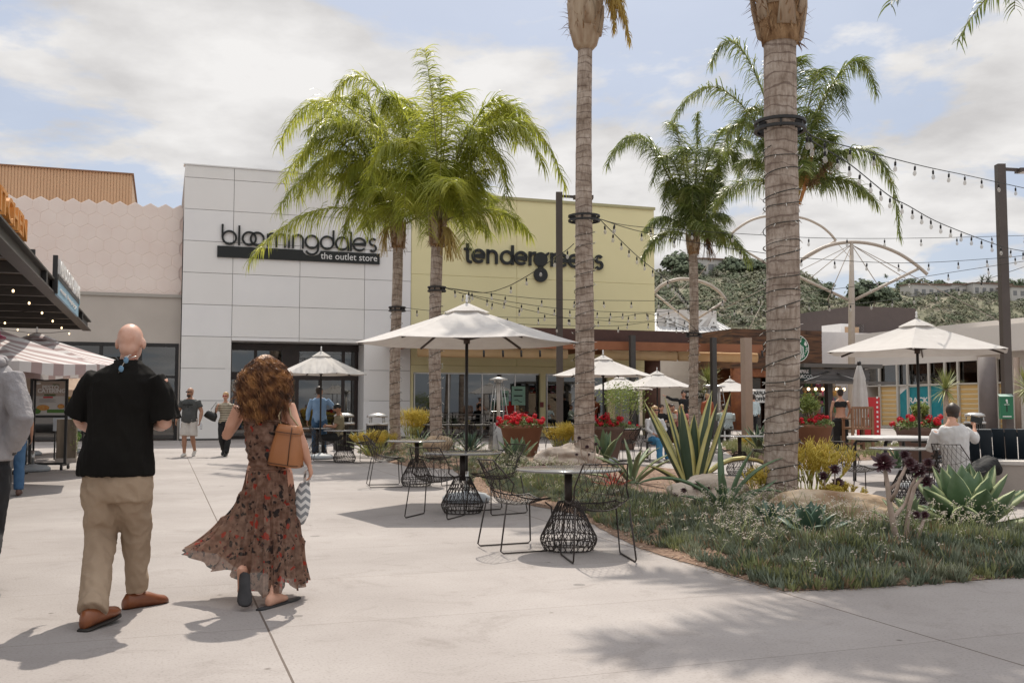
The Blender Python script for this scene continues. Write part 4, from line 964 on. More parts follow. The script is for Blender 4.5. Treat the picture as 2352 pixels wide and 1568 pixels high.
for px,py,dy,r in ((2030,1062,0,.125),(2078,1044,.05,.06),(2090,1062,-.1,.07),(2112,1080,.15,.09),(2132,1062,.12,.06),(2128,1105,.12,.08),(2105,1182,0,.05),(2124,1182,0,.05),(2100,1072,.1,.07)):
    mb=MB(); rosette(mb,A_(px,py,dy),r,(rs.uniform(-.3,.3),-.75,.6),mat=0); mb.build('rosette',aem,root)
def aeo(px,py,h,label,hs):
    p=gr(px,py,.08); root=thing('aeonium',label,'succulent',p); mb=MB()
    for (dx,dz,r) in hs: 
        q=p+Vector((dx,.05,dz)); mb.tube([p,p.lerp(q,.5)+Vector((dx*.3,0,0)),q],[.014,.012,.009],6)
        m2=MB(); rosette(m2,q,r,(dx*.5,-.7,.6),mat=0); m2.build('rosette',aem,root)
    mb.build('stem',aes,root)
aeo(1918,1165,.5,'small dark aeonium beside the yellow bush and the paving',[(-.12,.38,.08),(.02,.46,.09),(.06,.3,.09),(-.04,.16,.05)])
aeo(1355,1080,.5,'thin dark-tipped aeonium in front of the slender palm trunk',[(-.2,.62,.05),(-.05,.45,.05),(.12,.5,.05),(.2,.42,.04),(-.25,.3,.04),(-.02,.3,.04)])
aeo(1610,1165,.3,'low dark aeonium at the foot of the tall agave',[(-.2,.2,.05),(-.05,.25,.06),(.1,.22,.05),(-.3,.15,.04),(.02,.12,.04)])

# ================================================================ palms
def barkmat():
    m=bpy.data.materials.new('palm_bark'); m.use_nodes=True; t=m.node_tree; b=t.nodes['Principled BSDF']; l=t.links.new
    co=t.nodes.new('ShaderNodeTexCoord')
    def N(sc__,st_,det=5,rough=.55):
        mp=t.nodes.new('ShaderNodeMapping'); mp.inputs['Scale'].default_value=st_; l(co.outputs['Object'],mp.inputs[0]); n=t.nodes.new('ShaderNodeTexNoise'); n.inputs['Scale'].default_value=sc__; n.inputs['Detail'].default_value=det; n.inputs['Roughness'].default_value=rough; l(mp.outputs[0],n.inputs['Vector']); return n.outputs['Fac']
    def M(op,a,b_=None,c=None):
        n=t.nodes.new('ShaderNodeMath'); n.operation=op
        for i,q in enumerate((a,b_,c)):
            if q is None: continue
            if isinstance(q,(int,float)): n.inputs[i].default_value=q
            else: l(q,n.inputs[i])
        return n.outputs[0]
    def ramp(f,*st_):
        r=t.nodes.new('ShaderNodeValToRGB'); e=r.color_ramp.elements; e[0].position,e[0].color=st_[0][0],(*st_[0][1],1); e[1].position,e[1].color=st_[-1][0],(*st_[-1][1],1)
        for p,c in st_[1:-1]: q=e.new(p); q.color=(*c,1)
        l(f,r.inputs[0]); return r.outputs[0]
    sp=t.nodes.new('ShaderNodeSeparateXYZ'); l(co.outputs['Object'],sp.inputs[0])
    zd=M('ADD',sp.outputs[2],M('MULTIPLY',M('SUBTRACT',N(1.3,(1,1,1.6),4),.5),.34)); f=M('FRACT',M('MULTIPLY',zd,7.3))
    edge=M('LESS_THAN',f,M('MULTIPLY_ADD',N(5,(1,1,2.5),4),.55,-.16))
    base=ramp(N(2.2,(1,1,2.2),9,.65),(.3,(.26,.20,.155)),(.5,(.43,.35,.29)),(.7,(.60,.52,.45)))
    mott=ramp(N(9,(2.2,2.2,.6),7,.7),(.36,(.55,.5,.46)),(.56,(1,1,1)))
    mm=t.nodes.new('ShaderNodeMixRGB'); mm.blend_type='MULTIPLY'; mm.inputs[0].default_value=.85; l(base,mm.inputs[1]); l(mott,mm.inputs[2])
    m2=t.nodes.new('ShaderNodeMixRGB'); l(M('MULTIPLY',edge,.6),m2.inputs[0]); l(mm.outputs[0],m2.inputs[1]); m2.inputs[2].default_value=(.13,.085,.065,1)
    l(m2.outputs[0],b.inputs['Base Color']); b.inputs['Roughness'].default_value=.9
    bp=t.nodes.new('ShaderNodeBump'); bp.inputs['Strength'].default_value=.8; bp.inputs['Distance'].default_value=.02
    l(M('SUBTRACT',M('ADD',f,N(14,(2,2,.7),6)),M('MULTIPLY',edge,.8)),bp.inputs['Height']); l(bp.outputs[0],b.inputs['Normal']); return m
bark=barkmat()
fibre=mat('palm_fibre',(.17,.085,.04),(.46,.30,.17),scale=5,rough=.95,bump=.9,bscale=18,mid=(.30,.18,.09),stretch=(3,3,.8),detail=6)
sheath=mat('leaf_sheath',(.33,.22,.14),(.50,.40,.29),scale=4,rough=.8,stretch=(2,2,.3),bump=.4)
palmg=mat('palm_green',(.19,.23,.03),(.54,.54,.10),scale=1.8,rough=.4,trans=.55,mid=(.36,.39,.055))
palmd=mat('palm_dark_green',(.10,.135,.035),(.34,.36,.10),scale=1.8,rough=.33,trans=.46,mid=(.19,.235,.06))
palmy=mat('palm_yellow',(.42,.28,.06),(.55,.40,.12),scale=2,rough=.6,trans=.3)
ribm=mat('frond_rib',(.20,.19,.08),(.30,.27,.13),scale=5,rough=.6)
def frond(mb,pts,ll,n=64,seed=0,mi=0,rm=2,wd=.025,r0=.028,t0=.14,sp=1.):
    """pts: rachis polyline (fine). leaflets droop"""
    rr=random.Random(seed); N=len(pts)-1; prev=Vector((1,0,0)) if abs((pts[-1]-pts[0]).normalized().z)>.8 else None
    mb.tube(pts[::2] if N>10 else pts,[r0*(1-.85*i/max(1,len(pts[::2] if N>10 else pts)-1)) for i in range(len(pts[::2] if N>10 else pts))],4,rm)
    for i in range(n):
        k=t0+(1-t0)*(i+.5)/n; f=k*N; a=int(min(f,N-1)); q=pts[a].lerp(pts[a+1],f-a); t=(pts[a+1]-pts[a]).normalized()
        sd_=t.cross(Vector((0,0,1))); L0=sd_.length; sd_=(sd_.normalized() if L0>1e-3 else Vector((1,0,0)))
        if prev is not None and L0<.45: sd_=(sd_*L0+prev*(.9-L0)).normalized()
        prev=sd_; up=sd_.cross(t); l_=ll*(.5+.5*sin(min(1,(k-t0)/(1-t0)*1.15+.12)*pi))*rr.uniform(.8,1.12)
        for s_ in(-1,1):
            d=(sd_*s_*rr.uniform(.8,1.15)+t*rr.uniform(.35,.9)+up*rr.uniform(-.55,.6)).normalized()
            seg=4; p_=q.copy(); V=[];F=[]; w0=wd*rr.uniform(.8,1.15); fs=(d.cross(Vector((0,0,1)))); fs=fs.normalized() if fs.length>.05 else t
            fs=(fs*.75+Vector((0,0,.5))*rr.choice((-1,1))+t*.3).normalized()
            dr=rr.uniform(.16,.46)*sp
            for j in range(seg+1):
                ww=w0*(1,1,.85,.55,.0)[j]
                if j<seg: V+=[p_-fs*ww/2,p_+fs*ww/2]
                else: V.append(p_)
                d=(d+Vector((0,0,-dr*(.5+j*.35)))).normalized(); p_=p_+d*l_/seg
            for j in range(seg-1): F.append((2*j,2*j+1,2*j+3,2*j+2))
            F.append((2*seg-2,2*seg-1,2*seg)); mb.add(V,F,mi)
def palm_trunk(mb,base,top,r0,r1,n=26,seg=70,lean=(0,0),rings_=True,seed=0):
    out=[]; base=Vector(base); H=top-base.z; seg=max(seg,int(H/.085)); rr=random.Random(seed)
    for i in range(seg+1):
        k=i/seg; z=base.z+H*k; r=r0+(r1-r0)*k; r*=1+.28*max(0,1-k*H/.5)**2*.6
        r*=1+.03*noise.noise((0,z*5.,seed))+.014*noise.noise((3,z*16.,seed))
        c=Vector((base.x+lean[0]*k+.03*sin(k*5+seed),base.y+lean[1]*k,z)); out.append([c+Vector((cos(2*pi*j/n)*r,sin(2*pi*j/n)*r,.012*sin(2*pi*j/n*2+i)))*1.0 for j in range(n)])
    mb.rings(out,0,True,True); return Vector((base.x+lean[0]+.03*sin(5+seed),base.y+lean[1],top))
def boots(root,c,r,h,seed,k=9):
    rr=random.Random(seed); mb=MB()
    mb.lathe([(r,-.15),(r*1.1,0),(r*1.22,h*.35),(r*1.05,h*.75),(r*.8,h)],14,c)
    for i in range(k*22):
        a=rr.uniform(0,6.3); z0=rr.uniform(-.1,h*.8); rad=r*1.2; q=c+Vector((cos(a)*rad*.92,sin(a)*rad*.92,z0)); d=Vector((cos(a)*.35,sin(a)*.35,rr.uniform(-.8,1.2)))
        blade(mb,q,d,rr.uniform(.12,.3),rr.uniform(.015,.05),.6,0,2)
    mb.build('fibrous_crown_base',fibre,root); mb=MB()
    for i in range(k):
        a=i*2.4+rr.uniform(-.2,.2); z0=h*(.05+.6*i/k); d=Vector((cos(a),sin(a),0)); q=c+d*r*1.05+Vector((0,0,z0)); e=q+d*r*rr.uniform(.15,.7)+Vector((0,0,rr.uniform(.3,.5))); 
        s_=Vector((-sin(a),cos(a),0)); mb.tube([q-Vector((0,0,.15)),q.lerp(e,.5)+d*.02,e],[(r*.55,.05),(r*.4,.04),(r*.16,.02)],6,side=s_)
    mb.build('leaf_sheaths',sheath,root)
def ring_collar(c,r,label):
    t=thing('light_ring',label,'ring',c,0,'black ring brackets clamped round the palm trunks'); mb=MB(Matrix.Translation(c))
    for z in(0,-.09): 
        P=[(r*cos(2*pi*i/28),r*sin(2*pi*i/28)) for i in range(28)]
        mb.rings([[Vector((cos(2*pi*i/28)*(r+a),sin(2*pi*i/28)*(r+a),z+b)) for i in range(28)] for a,b in((-.02,-.018),(.02,-.018),(.02,.018),(-.02,.018),(-.02,-.018))],0,False,False)
    mb.build('hoop',black,t); mb=MB(Matrix.Translation(c))
    for i in range(6): a=i*pi/3+.3; bar(mb,(cos(a)*r,sin(a)*r,-.045),(cos(a)*r*.62,sin(a)*r*.62,-.045),.02,.1)
    mb.build('bracket',black,t)
wirem=mat('dark_wire',(.015,.018,.014),rough=.6); tinyb=mat('tiny_bulb',(.75,.72,.66),rough=.3)
def fairy(base,z0,z1,rf,cf,label,seed,pitch=.21):
    rr=random.Random(seed); t=thing('fairy_lights',label,'fairy lights',(base[0],base[1],z0),0,'fairy light strings wound round palm trunks'); mb=MB(); m2=MB(); pts=[]
    turns=(z1-z0)/pitch; n=int(turns*22); prev=0
    for i in range(n+1):
        k=i/n; z=z0+(z1-z0)*k; a=turns*2*pi*k; z+=.045*sin(a*.37+seed)+.02*sin(a*1.3); r=rf(z)+.012; c=cf(z); p=Vector((c.x+cos(a)*r,c.y+sin(a)*r,z)); pts.append(p)
        if i%4==0:
            d=Vector((cos(a)*rr.uniform(.4,1),sin(a)*rr.uniform(.4,1),rr.uniform(-1,.8))).normalized(); m2.tube([p,p+d*.02,p+d*.055],[.006,.006,.003],4)
    mb.tube(pts,.006,4); mb.build('wire',wirem,t); m2.build('tiny_bulbs',tinyb,t,kind='stuff')
def crown(root,c,fr,mi=0,seed=1,ll=.62,n=64,nm='fronds',wd=.025,mats=None,sp=1.):
    mb=MB()
    for i,(pts) in enumerate(fr): frond(mb,pts,ll,n,seed*50+i,mi,2,wd,sp=sp)
    return mb.build(nm,mats or [palmg,palmd,ribm],root)
def fpx(c,L_,Y):
    out=[]
    for i,(tx,ty,cx,cy,dy) in enumerate(L_):
        t=at(tx,ty,Y+dy); k=at(cx,cy,Y+dy*.45); out.append(bez(c,k,t,20))
    return out
def frand(c,n,L,seed,el0=.2,el1=1.35,droop=1.1):
    rr=random.Random(seed); out=[]
    for i in range(n):
        a=i*2.39996+rr.uniform(-.3,.3); e=el0+(el1-el0)*((i+.5)/n); l_=L*rr.uniform(.85,1.1); d=Vector((cos(a)*cos(e),sin(a)*cos(e),sin(e))); 
        tip=c+Vector((cos(a),sin(a),0))*l_*(.35+.55*cos(e))+Vector((0,0,l_*(sin(e)*.85-.55*droop*cos(e)))); out.append(bez(c,c+d*l_*.62,tip,20))
    return out
def palm(label,base,ztop,r0,r1,cpx,fl,Y,mi,seed,ll,n,extra,lean=(0,0),bh=.55,sp=1.):
    root=thing('palm_tree',label,'palm tree',base,0,'tall feather palms'); mb=MB(); c=palm_trunk(mb,base,ztop,r0,r1,seed=seed,lean=lean); mb.build('trunk',bark,root)
    boots(root,c,r1,bh,seed); cc=c+Vector((0,0,bh*.75))
    fr=fpx(cc,fl,Y) + extra(cc)
    crown(root,cc,fr,mi,seed,ll,n,sp=sp); return root,c,cc
# palm B (second from left)
bB=gr(1000,1056); zB=at(1000,556,bB.y).z
LB=[(1250,380,1150,130,-.6),(1200,300,1120,90,.4),(880,250,910,130,.2),(1010,470,1015,260,-1.5),(1120,380,1090,160,-1.1),(940,400,930,200,-1.2),(975,112,1010,300,-.9),(1010,175,1020,300,-.6),(766,213,868,60,.3),(640,330,760,60,.8),(1298,425,1190,90,.2),(1165,470,1150,190,-.5),(1104,530,1100,300,.5),(1068,560,1060,340,-1.2),(1046,300,1042,60,1.4),(900,300,935,80,1.5),(1190,330,1130,120,1.5),(850,420,890,200,-1),(930,500,925,300,-1.4),(1230,300,1140,120,1),(985,540,975,300,-1.6)]
pB,cB,ccB=palm('feather palm with an upright frond and a hanging yellow flower cluster',bB,zB,.15,.145,None,LB,bB.y,0,2,1.0,135,lambda c:frand(c,7,2.7,5,.5,1.35),sp=1.5)
# flower cluster
mb=MB(); rr=random.Random(4); o=ccB+Vector((.1,-.15,-.1))
for i in range(90):
    a=rr.uniform(-2.6,.6); t=o+Vector((.12+rr.gauss(.12,.12),-.15+rr.gauss(0,.08),-rr.uniform(.3,.85))); mb.tube(bez(o,o+Vector((.2+rr.gauss(0,.06),-.1,.15)),t,5),.008,3)
mb.build('flower_cluster',mat('yellow_flower',(.50,.36,.10),(.62,.48,.18),scale=4,rough=.8),pB)
# palm A
bA=gr(908,1046); zA_=at(917,560,bA.y).z
LA=[(700,350,780,150,-.9),(660,300,790,120,.9),(810,230,850,140,.1),(720,430,790,230,-1.1),(790,540,840,330,-.9),(940,300,930,150,-.6),(640,480,730,300,.7),(571,600,730,400,-.3),(684,455,740,250,.4),(680,382,770,200,-.4),(706,300,810,180,.2),(742,240,850,150,.8),(850,300,880,180,.6),(780,460,830,250,-.9),(840,500,870,300,-1.2),(1010,330,960,180,.8),(1040,460,1000,260,.3),(900,520,890,330,-1.3),(980,540,965,320,-1),(760,330,830,170,-1.2),(650,420,730,220,1.1)]
pA,cA,ccA=palm('leftmost feather palm with one long frond reaching over the black lettering',bA,zA_,.145,.135,None,LA,bA.y,0,3,1.05,135,lambda c:frand(c,6,2.8,8,.5,1.35),sp=1.5)
mb=MB(); o=ccA+Vector((-.15,-.1,0))
for i in range(50):
    t=o+Vector((rr.gauss(-.25,.1),rr.gauss(0,.08),-rr.uniform(.2,.8))); mb.tube(bez(o,o+Vector((-.2,0,.15)),t,5),.007,3)
mb.build('flower_cluster',mat('yellow_flower',(.5,.4,.1)),pA)
# palm C
bC=gr(1596,1030); zC=at(1597,575,bC.y).z
LC=[(1394,379,1470,190,-.5),(1420,345,1500,230,.8),(1602,262,1604,300,0),(1540,285,1560,260,.8),(1747,372,1690,210,-.3),(1702,424,1690,230,.4),(1528,520,1530,300,-.4),(1560,540,1555,330,-1.1),(1655,520,1660,300,-.6),(1640,470,1650,280,.8),(1500,420,1540,250,-1),(1680,300,1640,250,.8),(1590,520,1590,320,-1.3),(1620,540,1625,330,-1.3),(1570,400,1570,230,-1.2),(1650,400,1640,240,-1.2)]
pC,cC,ccC=palm('slim feather palm with a compact drooping crown in front of the hills',bC,zC,.14,.135,None,LC,bC.y,1,4,.8,150,lambda c:frand(c,9,2.1,11,.4,1.3,1.5),sp=1.5)
mb=MB(); o=ccC+Vector((.15,-.1,0))
for i in range(60):
    t=o+Vector((rr.gauss(.35,.1),rr.gauss(0,.1),-rr.uniform(.1,.8))); mb.tube(bez(o,o+Vector((.3,0,.15)),t,5),.009,3)
mb.build('seed_cluster',mat('brown_seed',(.16,.09,.04),(.25,.15,.07),scale=4,rough=.9),pC)
# palm D (behind the thick trunk)
bD=gr(1812,1045); zD=at(1826,470,bD.y).z
LD=[(1543,282,1650,60,-.3),(1632,150,1700,-40,.4),(2014,215,1960,-10,.2),(1936,262,1930,60,-.8),(1880,230,1900,20,1),(2066,545,2050,200,-.2),(1700,330,1730,120,-1),(1780,160,1790,60,1),(1880,330,1880,150,-1.1),(1920,400,1890,200,.9),(1660,350,1700,180,1.1),(1750,420,1760,220,-1.3),(1830,150,1835,60,.5)]
pD,cD,ccD=palm('feather palm whose crown spreads behind the thick near trunk, with a hanging seed cluster',bD,zD,.15,.14,None,LD,bD.y,1,5,.8,150,lambda c:frand(c,9,2.6,13,.4,1.3),lean=(.2,0),sp=1.3)
mb=MB(); a_=at(1860,425,bD.y-.5); b_=at(1905,370,bD.y-.6); ax=b_-a_
for i in range(220):
    k=rr.random(); p=a_.lerp(b_,k); mb.tube([p,p+Vector((rr.gauss(0,.1),rr.gauss(0,.1),rr.gauss(-.03,.1)))],.008,3)
mb.tube([ccD,a_,b_],.02,5); mb.build('seed_cluster',mat('brown_seed',(.16,.09,.04)),pD)
mb=MB(); q0=at(1836,470,bD.y-.3); q1=at(1870,340,bD.y-.5); mb.tube([q0,q0.lerp(q1,.5)+Vector((.03,0,0)),q1],[(.05,.03),(.13,.03),(.02,.01)],8); mb.build('spathe',mat('spathe_orange',(.42,.17,.06),(.5,.25,.08),scale=4,rough=.7),pD)
mb=MB(); 
for i in range(60): mb.tube([q0+Vector((-.03,0,.1)),q0.lerp(q1,rr.uniform(.3,.9))+Vector((-rr.uniform(.05,.3),rr.gauss(0,.05),0))],.01,3)
mb.build('flower_cluster',mat('yellow_flower',(.5,.4,.1)),pD)
# near thick palm
bN=gr(1791,1172,.05); zN=at(1797,75,bN.y).z; 
rN_=1;rootN=thing('palm_tree','thick near palm trunk wrapped in fairy lights, its crown above the frame','palm tree',bN,0,'tall feather palms')
mb=MB(); cN=palm_trunk(mb,bN,zN,.205,.20,n=36,seed=6,lean=(at(1797,75,bN.y).x-bN.x,0)); mb.build('trunk',bark,rootN); boots(rootN,cN,.225,1.3,6,14); ccN=cN+Vector((0,0,1.3))
crown(rootN,ccN,frand(ccN,25,4.2,21,.55,1.4,.15),1,6,1.0,100,wd=.055)
leanN=lambda z:Vector((bN.x+(cN.x-bN.x)*(z-bN.z)/(zN-bN.z),bN.y,0))
ring_collar(Vector((leanN(at(0,285,bN.y).z).x,bN.y,at(0,283,bN.y).z)),.30,'black ring bracket clamped high on the thick near palm trunk')
fairy(bN,.25,at(0,330,bN.y).z,lambda z:.21+.03*max(0,1-z/.5),lambda z:Vector((leanN(z).x+.02,bN.y,0)),'fairy lights wound round the thick near palm trunk',1)
# slender palm 1
bS=gr(1338,1080,.05); zS=at(1346,105,bS.y).z
rootS=thing('palm_tree','slender ringed palm trunk before the black restaurant lettering, crown above the frame','palm tree',bS,0,'tall feather palms')
mb=MB(); cS=palm_trunk(mb,bS,zS,.205,.145,n=30,seed=7,lean=(at(1346,105,bS.y).x-bS.x,0)); mb.build('trunk',bark,rootS)
mb=MB(); mb.lathe([(.15,-.1),(.24,.0),(.33,.35),(.36,.8),(.3,1.5),(.15,2.2)],16,cS); mb.build('sheath_column',sheath,rootS)
boots(rootS,cS+Vector((0,0,.3)),.27,1.0,7,8); ccS=cS+Vector((0,0,1.9))
crown(rootS,ccS,frand(ccS,20,3.4,23,.55,1.4,.15),1,7,.85,90,wd=.035)
mb=MB(); o=at(1385,-60,bS.y-.4); frond(mb,bez(o,at(1420,-40,bS.y-.4),at(1446,92,bS.y-.4),20),.5,110,3,0,0,.025,sp=1.6); frond(mb,bez(o,at(1410,-30,bS.y-.3),at(1412,70,bS.y-.3),20),.4,90,4,0,0,.025,sp=1.6); mb.tube([ccS,o],.03,5); mb.build('drying_frond',palmy,rootS)
leanS=lambda z:Vector((bS.x+(cS.x-bS.x)*(z-bS.z)/(zS-bS.z),bS.y,0)); rS=lambda z:.205-.06*(z-bS.z)/(zS-bS.z)
zr1=at(0,497,bS.y).z; ring_collar(Vector((leanS(zr1).x,bS.y,zr1)),.30,'black ring bracket on the slender palm in front of the green wall')
fairy(bS,.2,zr1-.25,lambda z:rS(z)+.015,lambda z:Vector((leanS(z).x+.02,bS.y,0)),'fairy lights wound round the slender palm trunk',2,.27)
for b_,c_,zt_,lab,px,py,r_ in ((bB,cB,zB,'black ring bracket on the palm with the yellow flower cluster',1001,660,.21),(bA,cA,zA_,'small black ring bracket on the leftmost palm',910,706,.21),(bC,cC,zC,'black ring bracket on the slim palm before the hills',1597,766,.24)):
    z_=at(0,py,b_.y).z; k=(z_-b_.z)/(zt_-b_.z); ring_collar(Vector((b_.x+(c_.x-b_.x)*k,b_.y,z_)),r_,lab)
    fairy(b_,.2,z_-.2,lambda z:.155,lambda z:Vector((b_.x,b_.y,0)),'fairy lights wound round the palm'+{910:' at the far left',1001:' with the yellow flower cluster',1597:' before the hills'}[px],px,.3)
# frond tips at the top right belong to a palm standing right of the frame
bE=Vector((9.3,14.5,0)); rootE=thing('palm_tree','palm outside the right edge whose frond tips hang into the top corner','palm tree',bE,0,'tall feather palms')
mb=MB(); cE=palm_trunk(mb,bE,7.6,.2,.16,seed=9); mb.build('trunk',bark,rootE); boots(rootE,cE,.17,.8,9); ccE=cE+Vector((0,0,.6))
crown(rootE,ccE,[bez(ccE,at(2300,-260,14),at(2040,12,13.5),20),bez(ccE,at(2330,-250,14.5),at(2330,22,14),20)]+frand(ccE,9,3,31,.2,1.3),1,9,.6,70)
# ================================================================ parasols
def parasol(p,label,Rr,zb,za,n=6,ph=0,pole=.022,base=True,mats=None,stripe=False,group='open white market parasols',tiltx=0,valance=False,rib=True):
    root=thing('parasol',label,'parasol',p,0,group); P=Vector(p)
    V=[];F=[];rings_=7; m=n*6; Mi=[]
    for i in range(rings_+1):
        k=i/rings_
        for j in range(m):
            a=ph+2*pi*j/m; seg=2*pi/n; loc=(a-ph)%seg-seg/2; rad=Rr*cos(seg/2)/cos(loc)*k if True else 0
            sag=.035*Rr*sin(pi*k)*cos(loc/seg*pi)*1.0
            z=zb+(za-zb)*(1-k)**1.06-sag*.6
            V.append(P+Vector((cos(a)*rad,sin(a)*rad,z)) + Vector((0,0,-.02*cos(loc/seg*pi)*k*k*k)))
    for i in range(rings_):
        for j in range(m):
            F.append((i*m+j,i*m+(j+1)%m,(i+1)*m+(j+1)%m,(i+1)*m+j)); Mi.append(((i+0)%2 if stripe else 0))
    V2=[v-Vector((0,0,.006)) for v in V]; N=len(V)
    mb=MB(); mb.add(V,F); 
    for i in range(len(F)): mb.m[i]=Mi[i]
    mb.add(V2,[tuple(reversed(f)) for f in F]); 
    for i in range(len(F)): mb.m[len(F)+i]=Mi[i]
    mb.add([v for j in range(m) for v in (V[rings_*m+j],V2[rings_*m+j])],[(2*j,2*j+1,(2*j+3)%(2*m),(2*j+2)%(2*m)) for j in range(m)])
    if valance:
        top_=[V2[rings_*m+j] for j in range(m)]; bot=[v+Vector((0,0,-.17-.02*sin(j*1.3))) for j,v in enumerate(top_)]
        mb.add(top_+bot,[(j,(j+1)%m,m+(j+1)%m,m+j) for j in range(m)])
    mb.build('canopy',mats or canvas,root)
    mb=MB(); mb.rings([[P+Vector((cos(ph+2*pi*j/n)*r_,sin(ph+2*pi*j/n)*r_,z_)) for j in range(n)] for r_,z_ in((Rr*.205,za-(za-zb)*.205+.022),(Rr*.11,za-(za-zb)*.10+.035),(.02,za+.05))],0,False,False); mb.build('vent_cap',(mats or [canvas])[0] if isinstance(mats,list) else canvas,root)
    mb=MB(); mb.tube([P+Vector((0,0,.02)),P+Vector((0,0,za+.05))],pole,10); mb.build('pole',black,root)
    mb=MB(); mb.lathe([(.012,za+.05),(.022,za+.09),(.012,za+.12),(.02,za+.15),(.004,za+.17)],8,P); mb.build('finial',white,root)
    if rib:
        mb=MB(); 
        for j in range(n):
            a=ph+2*pi*j/n; e=P+Vector((cos(a)*Rr*.97,sin(a)*Rr*.97,zb-.012)); t=P+Vector((0,0,za-.05)); bar(mb,t,e,.02,.028); h=P+Vector((0,0,zb-.12+.3)); bar(mb,h-Vector((0,0,.15)),t.lerp(e,.52),.014,.018)
        mb.lathe([(.045,zb-.02),(.045,zb+.07)],10,P); mb.build('ribs',mat('rib_brown',(.05,.03,.022),rough=.5),root)
    if base:
        mb=MB(); mb.lathe([(.30,0.004),(.33,.02),(.33,.07),(.27,.115),(.09,.135),(.06,.15)],28,P); mb.build('base',mat('base_grey',(.30,.33,.35),(.38,.40,.42),scale=6,rough=.6),root)
        mb=MB(); mb.tube([P+Vector((0,0,.15)),P+Vector((0,0,.42))],.032,10); mb.build('pole_sleeve',steelg,root)
    return root
pu=gr(1071,1152)
parasol(pu,'large white parasol over the middle wire table, nearest in the plaza',1.56,2.20,2.70,6,0)
pu2=at(2112,1000,15.9); pu2.z=0
parasol(pu2,'large white parasol on the right above the round white tables',1.49,2.17,2.66,6,.08)
pu3=gr(735,1054); parasol(pu3,'dappled white parasol by the department store entrance',1.16,2.10,2.62,6,0,base=True)
pu4=at(1386,980,23.3); pu4.z=0; parasol(pu4,'white parasol half hidden by the slender palm trunk',1.2,2.02,2.45,6,.1)
pu5=at(1510,950,34.); pu5.z=0; parasol(pu5,'small white parasol with tan underside beside the brown column',1.25,1.95,2.45,6,0,base=False)
pu6=at(1677,950,44.); pu6.z=0; parasol(pu6,'small distant white parasol at the coffee house terrace',1.4,1.95,2.45,4,pi/4,base=False)
pu6=at(1425,950,36.); pu6.z=0; parasol(pu6,'distant pale parasol seen through the patio glass',1.3,1.9,2.35,6,.3,base=False)
# striped parasols left
stm=bpy.data.materials.new('striped_canvas'); stm.use_nodes=True; t=stm.node_tree; b=t.nodes['Principled BSDF']
co=t.nodes.new('ShaderNodeTexCoord'); wv=t.nodes.new('ShaderNodeTexWave'); wv.inputs['Scale'].default_value=1.1; wv.inputs['Distortion'].default_value=.6; wv.inputs['Detail'].default_value=0; wv.bands_direction='X'
mp=t.nodes.new('ShaderNodeMapping'); mp.inputs['Rotation'].default_value=(0,0,radians(62)); t.links.new(co.outputs['Object'],mp.inputs[0]); t.links.new(mp.outputs[0],wv.inputs['Vector'])
rp=t.nodes.new('ShaderNodeValToRGB'); e=rp.color_ramp.elements; e[0].position=.42; e[0].color=(.50,.38,.37,1); e[1].position=.5; e[1].color=(.78,.75,.74,1); t.links.new(wv.outputs['Fac'],rp.inputs[0]); t.links.new(rp.outputs[0],b.inputs['Base Color']); b.inputs['Roughness'].default_value=.8
trs=t.nodes.new('ShaderNodeBsdfTranslucent'); t.links.new(rp.outputs[0],trs.inputs[0]); ms=t.nodes.new('ShaderNodeMixShader'); ms.inputs[0].default_value=.3; t.links.new(b.outputs[0],ms.inputs[1]); t.links.new(trs.outputs[0],ms.inputs[2]); t.links.new(ms.outputs[0],t.nodes['Material Output'].inputs[0])
q1=gr(75,1082); parasol(q1,'striped parasol on a slanted black pole beside the menu stand',2.0,2.12,2.75,8,.2,mats=[stm,stm],group='striped parasols below the steel canopy',valance=True)
q2=at(-60,1000,16.5); q2.z=0; parasol(q2,'nearer striped parasol at the left edge of the frame',2.0,2.0,2.72,8,0,mats=[stm,stm],group='striped parasols below the steel canopy',valance=True)
beige=mat('beige_canvas',(.50,.36,.26),(.60,.46,.35),scale=2,rough=.9,trans=.3)
q3=at(66,1000,26.5); q3.z=0; parasol(q3,'beige sagging parasol behind the menu stand',1.6,1.75,2.45,4,.5,mats=[beige,beige],group=None,valance=True)
q4=at(170,1000,28.); q4.z=0; parasol(q4,'beige sagging parasol behind the bald man',1.5,1.7,2.4,4,.3,mats=[beige,beige],group=None,valance=True)
# closed parasol
p=at(1977,1000,27.5); p.z=0
root=thing('closed_parasol','tall closed white parasol in front of the kiosk','parasol',p)
mb=MB(Matrix.Translation(p)); prof=[(.05,2.42),(.09,2.3),(.16,2.05),(.15,2.0),(.19,1.7),(.21,1.3),(.2,1.08),(.17,1.05),(.22,.95),(.25,.8),(.17,.75)]
mb.rings([[Vector((cos(2*pi*j/32)*r*(1+.16*sin(j*2*pi/32*6)),sin(2*pi*j/32)*r*(1+.16*sin(j*2*pi/32*6)),z)) for j in range(32)] for r,z in prof],0,True,True); mb.build('furled_canopy',canvas,root)
mb=MB(Matrix.Translation(p)); mb.tube([(0,0,0.05),(0,0,2.5)],.025,8); mb.lathe([(.3,.004),(.3,.06),(.05,.08)],16); mb.lathe([(.05,2.42),(.06,2.5),(.04,2.54)],8); mb.build('pole',black,root)

